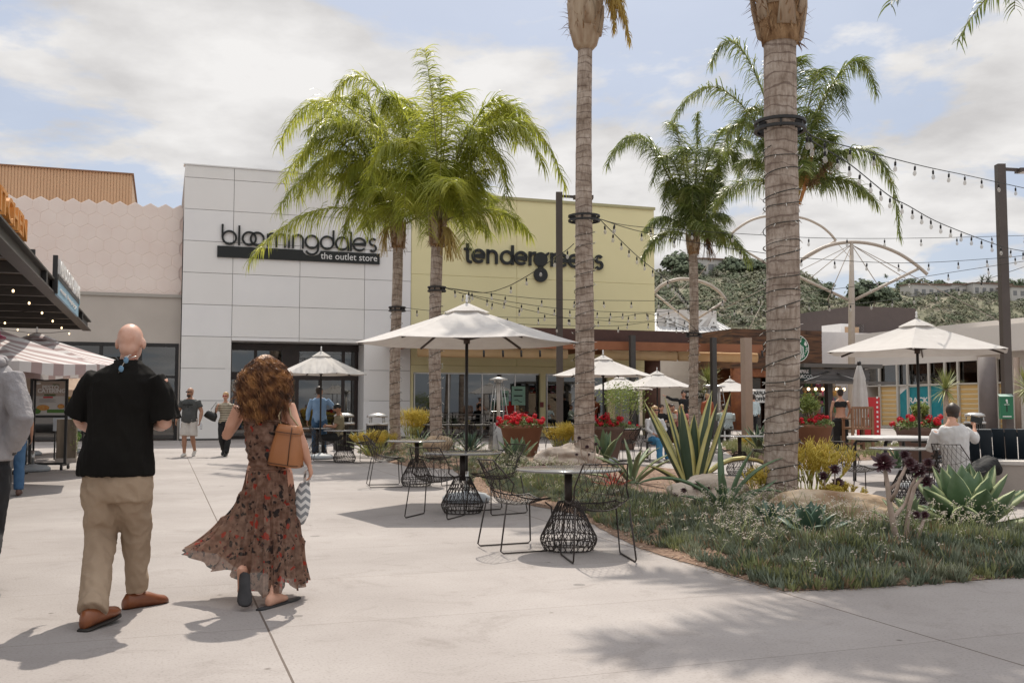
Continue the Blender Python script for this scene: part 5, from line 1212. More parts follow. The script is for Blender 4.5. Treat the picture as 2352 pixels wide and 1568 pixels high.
# ================================================================ wire tables and chairs
iron=mat('wire_black',(.018,.013,.011),(.035,.022,.017),scale=10,rough=.5)
topm=mat('glass_table_top',(.16,.155,.15),(.25,.24,.23),scale=3,rough=.12,spec=.8,detail=3)
def make_table(label,r=.485):
    t=thing('wire_table',label,'table',(0,0,0),0,'round tables on woven wire cage bases')
    mb=MB(); mb.lathe([(r-.02,.728),(r,.733),(r,.745),(r-.012,.75)],48); mb.build('tabletop',topm,t)
    mb=MB(); mb.tube([(0,0,.4),(0,0,.728)],.036,14); mb.lathe([(.12,.715),(.12,.727)],16); mb.build('column',iron,t)
    mb=MB(); N=26
    def rad(z): 
        k=min(1,max(0,(z-.12)/.32)); return (.262-.165*k) if z>=.12 else .262-.05*((.12-z)/.12)**2
    for s_ in(-1,1):
        for i in range(N):
            pts=[]
            for j in range(15):
                z=.012+.43*j/14; a=2*pi*(i+.5*s_*.5)/N+s_*(.13)*sin(j/14*pi*3.0); pts.append((cos(a)*rad(z),sin(a)*rad(z),z))
            mb.tube(pts,.0038,4)
    for z in (.012,.06,.13,.3,.442):
        mb.tube([(cos(2*pi*j/36)*rad(z),sin(2*pi*j/36)*rad(z),z) for j in range(37)],.0055,5)
    mb.build('cage_base',iron,t); return t
def make_chair(label):
    t=thing('wire_chair',label,'chair',(0,0,0),0,'black wire mesh chairs')
    # sitter faces +y ; seat z .45
    def surf(u,v):   # u -1..1 across, v 0..1 front->back->up
        w_=.235-.02*abs(v-.5)
        if v<.55:
            k=v/.55; y=.24-.44*k; z=.455-.035*sin(k*pi)-.02*k+.10*abs(u)**2.5*(.25+k*.9)
            return Vector((u*w_*(1.02),y,z))
        k=(v-.55)/.45; y=-.20-.11*k-.05*sin(k*pi/2)+.09*abs(u)**2*(1-k*.5); z=.455+.02+.36*k**.9
        z+=.10*abs(u)**2.5*(1.15)*(1-k)
        return Vector((u*(w_-.035*k),y,z))
    mb=MB(); 
    for i in range(17):
        u=-1+2*i/16; mb.tube([surf(u,v*.55/8) for v in range(9)],.0028,3)
    for j in range(12): mb.tube([surf(-1+2*i/8,.04+.5*j/11) for i in range(9)],.0028,3)
    mb.build('seat',iron,t); mb=MB()
    for s_ in(-1,1):
        for i in range(-6,9):
            pts=[]
            for j in range(9):
                u=(-1+2*i/8+s_*.55*j/8) if s_>0 else (-1+2*i/8+.55-.55*j/8)
                if abs(u)<=1: pts.append(surf(u,.55+.45*j/8))
            if len(pts)>1: mb.tube(pts,.0028,3)
    mb.tube([surf(-1+2*i/10,.66) for i in range(11)],.003,4)
    mb.build('backrest',iron,t); mb=MB()
    rim=[surf(1,v/12) for v in range(13)]+[surf(1-2*i/8,1) for i in range(1,8)]+[surf(-1,1-v/12) for v in range(13)]
    rim=rim+[surf(-1+2*i/6,0) for i in range(1,7)]
    mb.tube(rim,.007,6); mb.build('rim',iron,t)
    for s_ in(-1,1):
        mb=MB(); mb.tube([(s_*.2,.2,.44),(s_*.235,.245,.4),(s_*.27,.27,.03),(s_*.27,.25,.01),(s_*.27,-.25,.01),(s_*.27,-.275,.03),(s_*.235,-.2,.46)],.0075,6); mb.build('leg',iron,t)
    return t
tb=make_table('x'); ch=make_chair('x'); used=[0,0]
def put(src,idx,loc,rz,label):
    if not used[idx]:
        used[idx]=1; src.location=loc; src.rotation_euler=(0,0,rz); src['label']=label; return src
    return dup(src,loc,rz,label)
TBL={}
for key,px,py,lab in (('a',1306,1263,'nearest wire table by the bed edge, glossy top catching the sky'),('b',1062,1178,'wire table under the large white parasol'),('c',957,1116,'wire table left of the large parasol pole'),('d',791,1062,'small distant wire table left of the far palm'),('e',728,1050,'wire table under the parasol by the store entrance'),('f',1700,1090,'wire table behind the tall yellow-edged agave'),('g',2085,1155,'wire table in front of the white round table at right')):
    q=gr(px,py); TBL[key]=q; put(tb,0,(q.x,q.y,0),R.random(),lab)
def chair_at(tk,dx,dy,rz,label):
    q=TBL[tk]; put(ch,1,(q.x+dx,q.y+dy,0),rz,label)
pi_=pi
chair_at('a',.22,-.52,.15,'wire chair at the near side of the nearest table, its back to the camera')
chair_at('a',-.48,.08,-1.15,'wire chair left of the nearest table')
chair_at('b',.42,.05,2.2,'wire chair right of the table under the large parasol')
chair_at('b',-.30,-.42,-.35,'wire chair at the near left of the parasol table')
chair_at('c',-.52,-.05,-1.35,'wire chair left of the back left table')
chair_at('c',.32,.32,2.6,'wire chair behind the back left table')
chair_at('d',.55,-.1,1.4,'wire chair right of the small distant table')
chair_at('d',-.5,.15,-1.5,'wire chair left of the small distant table')
chair_at('e',.45,.1,1.6,'wire chair under the seated man with the cap'); chair_at('e',-.5,-.2,-1.2,'wire chair left of the entrance parasol table')
chair_at('f',.5,.0,1.4,'wire chair between the tall agave and the thick trunk'); chair_at('f',-.45,.1,-1.4,'wire chair seen left of the table behind the agave')
chair_at('g',-.62,.1,-1.35,'wire chair left of the right wire table'); chair_at('g',.5,.15,1.8,'wire chair right of the right wire table')
# white round tables (four thick legs)
def white_table(p,r,label,h=.79):
    t=thing('round_white_table',label,'table',p,0,'white topped round tables'); M=Matrix.Translation(p); mb=MB(M); mb.lathe([(r-.02,h-.05),(r,h-.045),(r,h-.005),(r-.01,h)],40); mb.build('tabletop',mat('white_stone_top',(.56,.55,.54),(.66,.65,.64),scale=5,rough=.3),t)
    for k in range(4):
        a=pi/4+k*pi/2+.2; mb=MB(M); mb.tube([(cos(a)*r*.35,sin(a)*r*.35,h-.07),(cos(a)*r*.8,sin(a)*r*.8,h-.08),(cos(a)*r*.86,sin(a)*r*.86,h-.14),(cos(a)*r*.88,sin(a)*r*.88,0)],.03,8); mb.build('leg',black,t)
q=gr(2057,1108); q.z=0; white_table(q,.78,'large white round table left of the right parasol pole')
q2_=at(2215,1000,17.3); put(ch,1,(q2_.x-.35,q2_.y-.3,0),.3,'wire chair behind the navy slatted chairs'); put(ch,1,(q.x+.75,q.y-.45,0),.9,'wire chair right of the large white round table')
qq=at(1440,1000,24); put(ch,1,(qq.x,qq.y,0),1.2,'wire chair behind the second flower pot')
# square-leg patio table by blonde woman
for i,(px,py,Y,lab) in enumerate(((1447,961,24.5,'rectangular dark patio table in front of the blonde woman'),(1235,960,26.5,'dark picnic bench table behind the first pot'),(1130,960,30,'dark patio table by the heater'),(1030,958,30,'dark patio table near the second palm'))):
    p=at(px,py,Y); p.z=0; t=thing('patio_table',lab,'table',p,AL,'dark patio tables'); M=Matrix.Translation(p)@MG; mb=MB(M); mb.box((0,0,.74),(1.4,.75,.03)); mb.build('tabletop',dkgrey,t)
    for a in(-1,1):
        for b in(-1,1): mb=MB(M); mb.box((a*.62,b*.3,.362),(.05,.05,.724)); mb.build('leg',black,t)
    for j in range(2):
        c=p+MG.to_3x3()@Vector(((-.35+.7*j),-.6,0)); put(ch,1,tuple(c),AL,'wire chair at the '+lab)
        sc.objects[-1]['group']='black wire mesh chairs' if False else sc.objects[-1].get('group','')
        if sc.objects[-1]['group']=='' : del sc.objects[-1]['group']

# ================================================================ planters with geraniums
terra=mat('terracotta',(.20,.085,.045),(.27,.125,.07),scale=2,rough=.75,bump=.1,bscale=12); brownp=mat('brown_pot',(.13,.075,.055),(.17,.10,.075),scale=2,rough=.7,bump=.1)
leafm=mat('geranium_leaf',(.10,.16,.04),(.24,.28,.10),scale=9,rough=.6,trans=.3); redf=mat('red_petals',(.50,.006,.02),(.72,.02,.035),scale=12,rough=.6,trans=.2)
shrubm=mat('shrub_leaf',(.13,.19,.04),(.30,.34,.09),scale=5,rough=.5,trans=.3)
def pot(p,rt,rb,h,label,seed,m,nf=60,shrub=0,rx=1):
    t=thing('flower_pot',label,'flower pot',p,0,'large tapered plaza pots'); rr=random.Random(seed); P=Vector(p)
    mb=MB(Matrix.Translation(P)); mb.lathe([(rb,.004),(rb+.01,.05),(rt-.005,h-.1),(rt+.01,h-.09),(rt+.015,h),(rt-.035,h),(rt-.04,h-.08)],36); mb.build('pot',m,t)
    mb=MB(Matrix.Translation(P)); mb.lathe([(rt-.042,h-.09),(.01,h-.07)],20); mb.build('soil',soil,t)
    mb=MB()
    for i in range(1500):
        a=rr.uniform(0,6.3); k=rr.random()**.5; q=P+Vector((cos(a)*k*rt*1.1*rx,sin(a)*k*rt*1.08,h-.02+.2*(1-k*k)*rr.random()**.5+rr.uniform(-.04,.05))); n_=Vector((rr.gauss(0,.7),rr.gauss(0,.7),1)).normalized(); u=n_.orthogonal().normalized(); v_=n_.cross(u); r=rr.uniform(.012,.03)
        mb.add([q+u*r,q+(u+v_)*r*.7,q+v_*r,q-u*r,q-v_*r*.9],[(0,1,2,3,4)])
    mb.build('leaves',leafm,t)
    for i in range(nf):
        a=rr.uniform(0,6.3); k=rr.random()**.6; q=P+Vector((cos(a)*k*rt*1.18*rx,sin(a)*k*rt*1.1,h+.06+.17*(1-k*k)*rr.uniform(.4,1.1)+rr.uniform(-.09,.08)*(k+.3))); mb=MB(); s_=rr.uniform(.045,.075)
        for _ in range(34):
            d=Vector((rr.gauss(0,1),rr.gauss(0,1),rr.gauss(0,.8))).normalized()*s_*rr.uniform(.6,1); n_=d.normalized(); u=n_.orthogonal().normalized(); v_=n_.cross(u); r=s_*.36; c=q+d; mb.add([c+u*r,c+v_*r,c-u*r,c-v_*r,c+n_*r*.3],[(0,1,4),(1,2,4),(2,3,4),(3,0,4)])
        mb.build('flower_head',redf,t)
    if shrub:
        mb=MB(); m2=MB()
        for i in range(16):
            a=rr.uniform(0,6.3); e=P+Vector((cos(a)*shrub*.6*rr.random(),sin(a)*shrub*.6*rr.random(),h+.2+shrub*rr.uniform(.4,1))); m2.tube([P+Vector((0,0,h-.05)),P.lerp(e,.6)+Vector((0,0,.1)),e],[.012,.008,.004],4)
            for _ in range(110):
                q=e+Vector((rr.gauss(0,.12),rr.gauss(0,.12),rr.gauss(0,.12)))*shrub*1.6; n_=Vector((rr.gauss(0,1),rr.gauss(0,1),rr.gauss(0,1)+.5)).normalized(); u=n_.orthogonal().normalized(); v_=n_.cross(u); r=rr.uniform(.025,.05); mb.add([q-u*r,q+v_*r*.4,q+u*r,q-v_*r*.4],[(0,1,2,3)])
        mb.build('shrub',shrubm,t); m2.build('shrub_stems',aes,t)
def potat(px,py,Y,**k):
    p=at(px,py,Y); p.z=0; return p
pot(potat(1198,1040,24),.50,.33,.86,'terracotta pot crowded with red geraniums right of the parasol pole',1,terra,58,.0)
pot(potat(1388,1040,23.5),.46,.3,.84,'pot of red geraniums just right of the slender palm trunk',2,brownp,44,0)
pot(potat(1865,1045,25),.50,.34,.86,'rust pot with a leafy bush and red flowers right of the thick trunk',3,terra,30,.4)
pot(potat(2116,1080,19.9),.46,.29,.90,'brown pot with red geraniums behind the right parasol pole',4,brownp,26,.2)
pot(potat(1425,1000,30),.55,.4,.62,'low pot with a tall green shrub behind the parasol near the slender palm',5,brownp,8,.9)
pot(potat(1535,960,36),.5,.4,.75,'small far pot of red flowers beside the brown column',6,terra,16,0)

# ================================================================ string lights
glassb=mat('clear_bulb',(.60,.58,.54),rough=.12,alpha=.5); sockm=mat('bulb_socket',(.012,.012,.012),rough=.5)
mb=MB(); mb.tube([(0,0,0),(0,0,-.045)],.006,4); mb.lathe([(.018,-.045),(.024,-.06),(.023,-.125),(.016,-.13)],8); ps=mb.build('socket',sockm)
mb=MB(); mb.lathe([(.014,-.13),(.034,-.165),(.04,-.2),(.03,-.235),(.008,-.25)],10); pb_=mb.build('bulb',glassb)
for o,dz in ((ps,None),(pb_,None)):
    zmin=min(v.co.z for v in o.data.vertices)+o.location.z; o.data.transform(Matrix.Translation(o.location)); o.location=(0,0,0)
me_s,me_b=ps.data,pb_.data; bpy.data.objects.remove(ps); bpy.data.objects.remove(pb_)
RINGN=Vector((leanN(at(0,285,bN.y).z).x+.32,bN.y,at(0,300,bN.y).z)); RINGS=Vector((leanS(zr1).x+.3,bS.y,zr1-.05)); RB=at(1022,661,bB.y); RA=at(925,706,bA.y); RC=at(1608,768,bC.y)
def festoon(label,pts,dp=.72,sag=0):
    """pts: (px,py,Y)"""
    P=[at(*p) if not isinstance(p,Vector) else p for p in pts]
    t=thing('string_lights',label,'string lights',P[0],0,'bulb strings hung between the palms and poles')
    # smooth curve via catmull
    Q=[]
    for i in range(len(P)-1):
        a=P[max(i-1,0)];b=P[i];c=P[i+1];d=P[min(i+2,len(P)-1)]
        for j in range(8):
            k=j/8; Q.append(.5*((2*b)+(c-a)*k+(2*a-5*b+4*c-d)*k*k+(3*b-a-3*c+d)*k**3))
    Q.append(P[-1]); mb=MB(); mb.tube(Q,.0085,4); mb.build('wire',wirem,t)
    L_=[0]; 
    for i in range(1,len(Q)): L_.append(L_[-1]+(Q[i]-Q[i-1]).length)
    d=dp*.6; i=0; o3=Vector(t.location)
    while d<L_[-1]-.15:
        while L_[i+1]<d: i+=1
        k=(d-L_[i])/(L_[i+1]-L_[i]); q=Q[i].lerp(Q[i+1],k)
        so=bpy.data.objects.new('socket',me_s); sc.collection.objects.link(so); so.parent=t; so.location=q-o3; so.rotation_euler=(R.uniform(-.08,.08),R.uniform(-.08,.08),0); so.scale=(.82,)*3
        bo=bpy.data.objects.new('bulb',me_b); sc.collection.objects.link(bo); bo.parent=so
        d+=dp
zz_=lambda a,b,k:a+(b-a)*k
pole_r=gr(2322,1055); PY=pole_r.y
festoon('light string from the slender palm to the right edge, topmost of the level strings',[RINGS,(1468,521,20.8),(1753,540,22.5),(1900,547,23.3),(2107,547,24.3),(2352,541,25.5),(2420,538,26)],1.13)
festoon('light string sagging from the slender palm across the fan arches',[RINGS,(1468,531,20.6),(1618,561,21.4),(1753,581,22),(1825,591,22.4),(2069,604,23.2),(2276,594,24),(2352,587,24.3),(2420,580,24.6)],.86)
festoon('short steep light string from the slender palm down to the slim palm',[RINGS,(1468,592,23.),(1543,651,26.),RC+Vector((-.4,0,1.0)),RC])
festoon('pale light string rising from the slim palm to the far right',[(1025,661,24),(1186,681,24.6),(1292,688,25),(1543,691,27.),(1620,689,27),(1750,681,26.5),(1844,672,26),(2032,649,25.4),(2220,620,25),(2352,600,24.7)],.95)
festoon('lowest right light string curving up to the grey pole',[(1054,672,24.2),(1146,689,25),(1313,711,26.5),(1503,717,29),RC+Vector((0,0,.9)),(1656,711,29.),(1821,696,27.5),(1957,698,27),(2107,679,26),(2220,655,25.5),(2352,613,25)],.55)
festoon('high light string from the thick near palm to the top of the right pole',[RINGN,(1880,318,13.4),(1959,340,14.5),(2117,381,17),(2230,405,19.3),(2352,432,21.5),(2420,446,22)],1.0)
festoon('light string descending from the thick near palm to the right pole',[RINGN,(1866,324,13.1),(1950,376,14.6),(2040,448,16.5),(2085,472,17.3),(2163,514,19),(2295,564,21.5),(2352,577,22.4),(2420,590,23)],.6)
festoon('light string rising from the flower-cluster palm to the slender palm',[RB,(1107,672,23.4),(1160,660,23),(1212,633,22.3),(1292,581,21),at(1318,560,20.2)],.62)
festoon('light string fanning lower from the flower-cluster palm to the slim palm ring',[RB,(1133,694,25),(1252,720,26),(1318,731,26.6),(1420,728,28),(1500,722,29),RC],.85)
festoon('light string from the leftmost palm along the patio roof',[RA,(985,713,27.2),(1054,718,27.6),(1152,728,28.2),(1318,731,29),(1450,740,29.6),(1560,732,30),RC],.95)
festoon('lowest light string hanging in front of the dark red fascia',[(1080,735,28),(1212,745,28.5),(1318,748,29),(1420,748,29.5),(1520,740,30),RC+Vector((0,0,-.05))],1.0)
# poles
def lamp_post(px,ytop,pyb,w_,label,arm,Y=None):
    b=gr(px,pyb); top=at(px-3 if px>2000 else px,ytop,b.y).z; t=thing('lamp_post',label,'lamp post',b,0,'tall square bronze lamp posts'); M=Matrix.Translation(b)
    mb=MB(M); mb.box((0,0,top/2),(w_,w_,top),0); mb.build('pole',bronze,t); mb=MB(M); s_=arm
    bar(mb,(w_/2*s_,0,top-.12),(s_*.45,0,top-.14),.05,.08); mb.build('arm',bronze,t)
    mb=MB(M); mb.box((s_*.75,0,top-.16),(.62,.3,.09)); mb.build('lamp_head',bronze,t); mb=MB(M); mb.box((s_*.75,0,top-.21),(.5,.24,.012)); mb.build('lens',white,t); return b,top
lamp_post(1286,442,1030,.2,'square bronze lamp post left of the slender palm trunk',1)
lp,_=lamp_post(2318,378,1052,.2,'square bronze lamp post carrying a green dispenser box at right',1)
t=thing('bag_dispenser','green metal bag dispenser box fixed on the right lamp post','dispenser',lp+Vector((-.15,-.28,1.0)))
za=at(0,962,PY).z; zb=at(0,910,PY).z; mb=MB(Matrix.Translation(lp+Vector((-.16,-.24,0)))@Matrix.Rotation(-.25,4,'Z')); hz_=(zb-za)
mb.box((0,0,(za+zb)/2),(.30,.2,hz_)); grn=mat('green_box',(.015,.14,.065),(.02,.16,.075),rough=.5); mb.build('box',grn,t)
mb=MB(Matrix.Translation(lp+Vector((-.16,-.24,0)))@Matrix.Rotation(-.25,4,'Z')); mb.add([(-.16,-.11,zb+.001),(.16,-.11,zb+.001),(.16,.1,zb+.06),(-.16,.1,zb+.06)],[(0,1,2,3)]); mb.build('lid',mat('green_lid',(.35,.48,.42),rough=.4),t)
mb=MB(Matrix.Translation(lp+Vector((-.16,-.24,0)))@Matrix.Rotation(-.25,4,'Z')); mb.ell((0,-.104,zb-.1),(.025,.004,.035),8,6); mb.ell((0.01,-.104,zb-.15),(.018,.004,.025),8,6); mb.box((0,-.102,zb-.2),(.12,.004,.012)); mb.box((0,-.102,za+.06),(.2,.004,.025)); mb.build('print',white,t)
mb=MB(Matrix.Translation(lp+Vector((-.16,-.24,0)))@Matrix.Rotation(-.25,4,'Z')); mb.box((0,-.103,(za+zb)/2-.02),(.022,.006,.16)); mb.build('slot',signblack,t)

# ================================================================ navy slatted chairs, concrete block
navy=mat('navy_paint',(.008,.016,.026),(.014,.025,.037),scale=2,rough=.5)
def navy_chair(p,rz,label):
    t=thing('slatted_chair',label,'chair',p,rz,'navy slatted lounge chairs'); M=Matrix.Translation(p)@Matrix.Rotation(rz,4,'Z')
    for k in range(4):
        mb=MB(M); x=-.24+.16*k; bar(mb,(x,-.22,.34),(x,-.66,1.0),.15,.02,side=(1,0,0)); mb.build('back_slat',navy,t)
    mb=MB(M)
    for k in range(5): mb.box((0,-.15+.13*k,.38-.012*(4-k)),(.62,.12,.02))
    mb.build('seat',navy,t)
    for s_ in(-1,1):
        mb=MB(M); mb.box((s_*.35,.05,.58),(.11,.72,.025)); mb.build('armrest',navy,t)
        mb=MB(M); mb.box((s_*.33,.36,.28),(.03,.1,.56)); mb.box((s_*.33,-.3,.28),(.03,.1,.56)); mb.build('leg',navy,t)
    mb=MB(M); bar(mb,(-.33,-.235,.4),(.33,-.235,.4),.03,.06); mb.build('back_rail',navy,t); mb=MB(M); bar(mb,(-.33,-.55,.92),(.33,-.55,.92),.02,.06); mb.build('back_rail',navy,t)
NC=at(2226,1000,14.2); NC.z=0; navy_chair(Vector((NC.x+.1,NC.y+.2,0)),-.5,'empty navy slatted chair between the man in the white shirt and the frame edge')
ND=at(2340,1000,14.2); ND.z=0; navy_chair(Vector((ND.x+.1,ND.y+.2,0)),-.5,'empty navy slatted chair at the right edge')
conc=mat('cast_concrete',(.30,.26,.225),(.42,.37,.33),scale=1.5,rough=.85,bump=.25,bscale=10,detail=8)
p=gr(2272,1160); t=thing('concrete_bench','long board-marked concrete bench block at the right edge','bench',p)
a_=Vector((p.x,p.y,0)); top_=at(2272,1058,p.y).z; MB_=Matrix.Translation(a_)@Matrix.Rotation(radians(-24),4,'Z')
mb=MB(MB_); mb.b2((0,0,.06),(3.2,.55,top_-.05)); mb.b2((.1,.05,0),(3.1,.5,.06)); mb.build('block',conc,t); mb=MB(MB_); mb.b2((-.02,-.02,top_-.048),(3.2,.57,top_)); mb.build('top_slab',mat('pale_slab',(.50,.46,.42),(.58,.54,.5),rough=.7),t)
mb=MB(); q=gr(2190,1130); 
t=thing('dark_low_table','low dark slab table beside the concrete bench','table',(q.x,q.y,0)); M=Matrix.Translation((q.x,q.y,0))@Matrix.Rotation(radians(-24),4,'Z'); hz_=at(0,1062,q.y).z; mb=MB(M); mb.box((.35,.3,hz_),(1.3,.6,.03)); mb.build('tabletop',dkgrey,t); mb=MB(M); mb.box((.35,.3,hz_/2),(.5,.4,hz_-.03)); mb.build('pedestal',navy,t)

# ================================================================ bins, heaters
def bin_(p,label,r=.3,h=1.05):
    t=thing('litter_bin',label,'litter bin',p,0,'round slatted litter bins'); M=Matrix.Translation(p); 
    mb=MB(M); mb.lathe([(r*.86,.01),(r*.86,h*.72)],20); mb.build('liner',signblack,t); mb=MB(M)
    for k in range(28): a=2*pi*k/28; mb.box((cos(a)*r,sin(a)*r,h*.37),(.03,.012,h*.7),a+pi/2)
    mb.build('slats',dkgrey,t); mb=MB(M); mb.lathe([(r*1.05,h*.72),(r*1.08,h*.75),(r*1.05,h*.78)],24)
    for k in range(4): a=pi/4+k*pi/2; mb.tube([(cos(a)*r*.9,sin(a)*r*.9,h*.75),(cos(a)*r*.85,sin(a)*r*.85,h*.95)],.02,6)
    mb.lathe([(r*1.0,h*.94),(r*.98,h*.99),(r*.6,h*1.04),(.02,h*1.05)],24); mb.build('hood',steelg,t)
p=at(866,985,28.5); p.z=0; bin_(p,'round bin with a domed hood before the panelled wall')
p=at(790,985,29.5); p.z=0; bin_(p,'round bin behind the seated man with the cap')
p=at(2240,1000,31); p.z=0; bin_(p,'round bin beside the grey round column')
def heater(p,label):
    t=thing('patio_heater',label,'patio heater',p,.3,'pyramid patio heaters'); M=Matrix.Translation(p)@Matrix.Rotation(.3,4,'Z'); H=2.1
    mb=MB(M); mb.rings([[Vector((a*.25,b*.25,.03)) for a,b in((-1,-1),(1,-1),(1,1),(-1,1))],[Vector((a*.21,b*.21,.8)) for a,b in((-1,-1),(1,-1),(1,1),(-1,1))]],0,True,False); mb.build('tank_housing',steelg,t)
    for a,b in((-1,-1),(1,-1),(1,1),(-1,1)): mb=MB(M); mb.tube([(a*.24,b*.24,.8),(a*.1,b*.1,H-.08)],.014,6); mb.build('strut',steelg,t)
    mb=MB(M); 
    for z in(1.15,1.5,1.8): k=(z-.8)/(H-.88); w_=.24-.14*k; mb.tube([(w_*a,w_*b,z) for a,b in((-1,-1),(1,-1),(1,1),(-1,1),(-1,-1))],.006,4)
    mb.build('guard',steelg,t); mb=MB(M); mb.tube([(0,0,.8),(0,0,H-.1)],.055,12); mb.build('glass_tube',mat('heater_glass',(.55,.5,.45),rough=.2),t)
    mb=MB(M); mb.lathe([(.12,H-.1),(.14,H-.04),(.27,H-.03),(.28,H),(.1,H+.05)],20); mb.build('hood',steelg,t)
for px,Y,l in ((1145,29.5,'silver pyramid patio heater left of the terracotta pot'),(1630,40,'patio heater behind the slim palm trunk'),(1652,41,'patio heater against the black pergola post')):
    p=at(px,980,Y); p.z=0; heater(p,l)

# ================================================================ kiosk
KY=31.; K0=at(1800,1000,KY); K0.z=0; sK,tK=st(K0)
kz=lambda py,t=tK: pt_t(1900,py,t)[1]
k0=pt_t(1838,900,tK)[0]; k1=pt_t(2000,900,tK)[0]; kc=pt_t(1886,900,tK)[0]
kio=thing('kiosk','dark steel goods kiosk with corrugated fascia, packed shelves and a small name sign','kiosk',G(k0,tK),AL)
z1,z2,z3=kz(913),kz(883),kz(836)
mb=MB(MG)
for x in(k0,kc+.35,k1-.3): mb.b2((x-.09,tK-.0,0),(x+.09,tK+.18,z3)); mb.b2((x-.09,tK+1.5,0),(x+.09,tK+1.6,z3))
mb.build('posts',mat('kiosk_frame',(.05,.045,.04),(.07,.06,.055),rough=.5),kio)
mb=MB(MG); i=0; z=z2+.12
while z<z3-.16:
    mb.b2((k0-.1,tK-.06-(.03 if i%2 else 0),z),(k1-.1,tK-.02,z+.06)); mb.b2((k1-.14,tK-.02,z),(k1-.06+(.03 if i%2 else 0),tK+1.55,z+.06)); z+=.062; i+=1
mb.build('corrugated_fascia',mat('corrugated_grey',(.11,.10,.095),(.14,.13,.125),rough=.4,metal=.4),kio)
mb=MB(MG); mb.b2((k0-.1,tK-.35,z3-.12),(k1+.2,tK+1.7,z3)); mb.b2((k0-.1,tK-.45,z2+.02),(k1+.6,tK-.1,z2+.1)); mb.build('roof',mat('kiosk_roof',(.12,.11,.10),rough=.5,metal=.3),kio)
mb=MB(MG); 
for a,b in(((kc-.9,tK-.4,z2+.1),(kc+.25,tK-.1,z3-.25)),((kc+1.2,tK-.4,z2+.1),(kc+.55,tK-.1,z3-.3))): mb.tube([a,b],.02,6)
mb.build('stay_rods',steelg,kio)
mb=MB(MG); sx0=pt_t(1826,860,tK-.12)[0]; sx1=pt_t(1861,860,tK-.12)[0]; sz0=kz(877,tK-.12); sz1=kz(842,tK-.12)
mb.b2((sx0-.1,tK-.16,sz0),(sx1,tK-.11,sz1)); mb.build('sign_board',mat('kiosk_sign',(.02,.03,.025)),kio)
mb=MB(); M_=MG@Matrix.Translation(((sx0+sx1)/2-.04,tK-.165,0)); textmesh('EMPIRE',.15,M_@Matrix.Translation((0,0,(sz0+sz1)/2+.03)),mb,dep=.01,align='CENTER',bold=.002); textmesh('TOBACCO',.15,M_@Matrix.Translation((0,0,(sz0+sz1)/2-.13)),mb,dep=.01,align='CENTER',bold=.002); mb.build('sign_lettering',white,kio)
mb=MB(MG); mb.b2((k0,tK+1.48,0.01),(k1,tK+1.5,z2)); mb.b2((k0,tK+.2,0.01),(k0+.05,tK+1.48,z2)); mb.b2((k0,tK,0.0),(kc,tK+.08,.95)); mb.build('back_wall',mat('kiosk_wall',(.30,.24,.17),(.4,.32,.24),scale=2,rough=.8),kio)
mb=MB(MG); 
zsh=[.5+.28*i for i in range(7)]
for z in zsh: mb.b2((k0+.1,tK+1.2,z),(k1-.4,tK+1.48,z+.02)); mb.b2((k0+.1,tK+.55,z),(kc-.35,tK+.8,z+.02))
mb.build('shelves',mat('shelf_wood',(.35,.26,.17),rough=.7),kio)
cols=[(.45,.05,.04),(.5,.28,.05),(.08,.2,.08),(.6,.55,.45),(.05,.05,.06),(.35,.2,.1),(.55,.12,.25),(.2,.25,.3)]
gm=[mat('goods_%d'%i,c,rough=.5) for i,c in enumerate(cols)]
for m_,nm in zip(gm,('red','orange','green','cream','black','brown','pink','blue')): m_.name='goods_'+nm
mb=MB(MG); rr=random.Random(5)
for z in zsh:
    for tq,xa,xb in((tK+1.3,k0+.15,k1-.45),(tK+.65,k0+.15,kc-.4)):
        x=xa
        while x<xb:
            w_=rr.uniform(.05,.14); h=rr.uniform(.08,.23); mb.b2((x,tq-.06,z+.021),(x+w_,tq+.05,z+.021+h),rr.randrange(8)); x+=w_+.015
mb.build('shelf_goods',gm,kio,kind='stuff')
mb=MB(MG)
for i in range(6): mb.ell((kc+.4+.28*i,tK+1.2,z2-.12),(.05,.05,.05),8,6)
mb.build('ceiling_lamps',mat('lit_lamp',(1,.75,.45),emis=4),kio)
# red dotted board + wooden tall chair
p=at(1992,1000,26.8); p.z=0; t=thing('director_chair','tall slatted wooden bar chair beside the closed parasol','chair',p+Vector((-.35,-.3,0))); M=Matrix.Translation(p+Vector((-.35,-.3,0)))@Matrix.Rotation(.15,4,'Z')
wdm=mat('teak_wood',(.20,.10,.05),(.30,.16,.09),scale=6,rough=.6,stretch=(1,1,.3))
for a in(-.28,.28):
    for b in(-.25,.25): mb=MB(M); mb.box((a,b,.5 if b>0 else .62),(.06,.06,1.0 if b>0 else 1.24)); mb.build('leg',wdm,t)
mb=MB(M); mb.box((0,0,.72),(.6,.55,.06)); mb.box((0,.25,.3),(.5,.05,.05)); mb.build('seat',wdm,t); mb=MB(M)
for k in range(6): mb.box((-.2+.08*k,-.27,1.0),(.045,.02,.5))
mb.box((0,-.27,1.26),(.6,.03,.06)); mb.build('backrest',wdm,t)
for s_ in(-1,1): mb=MB(M); mb.box((s_*.28,0,.97),(.07,.6,.03)); mb.build('armrest',wdm,t)
pr=at(2000,1000,29); pr.z=0; za,zb=at(0,998,29).z,at(0,912,29).z
mb=MB(Matrix.Translation(pr)@MG); mb.b2((-.45,0,0.3),(.35,.05,zb)); 
for k in range(9): mb.b2((.22,-.006,.4+k*.14),(.28,0,.46+k*.14),1)
o=mb.build('red_board',[mat('red_paint',(.5,.015,.02)),white]); o['label']='bright red board with white dots behind the tall wooden chair'; o['category']='board'
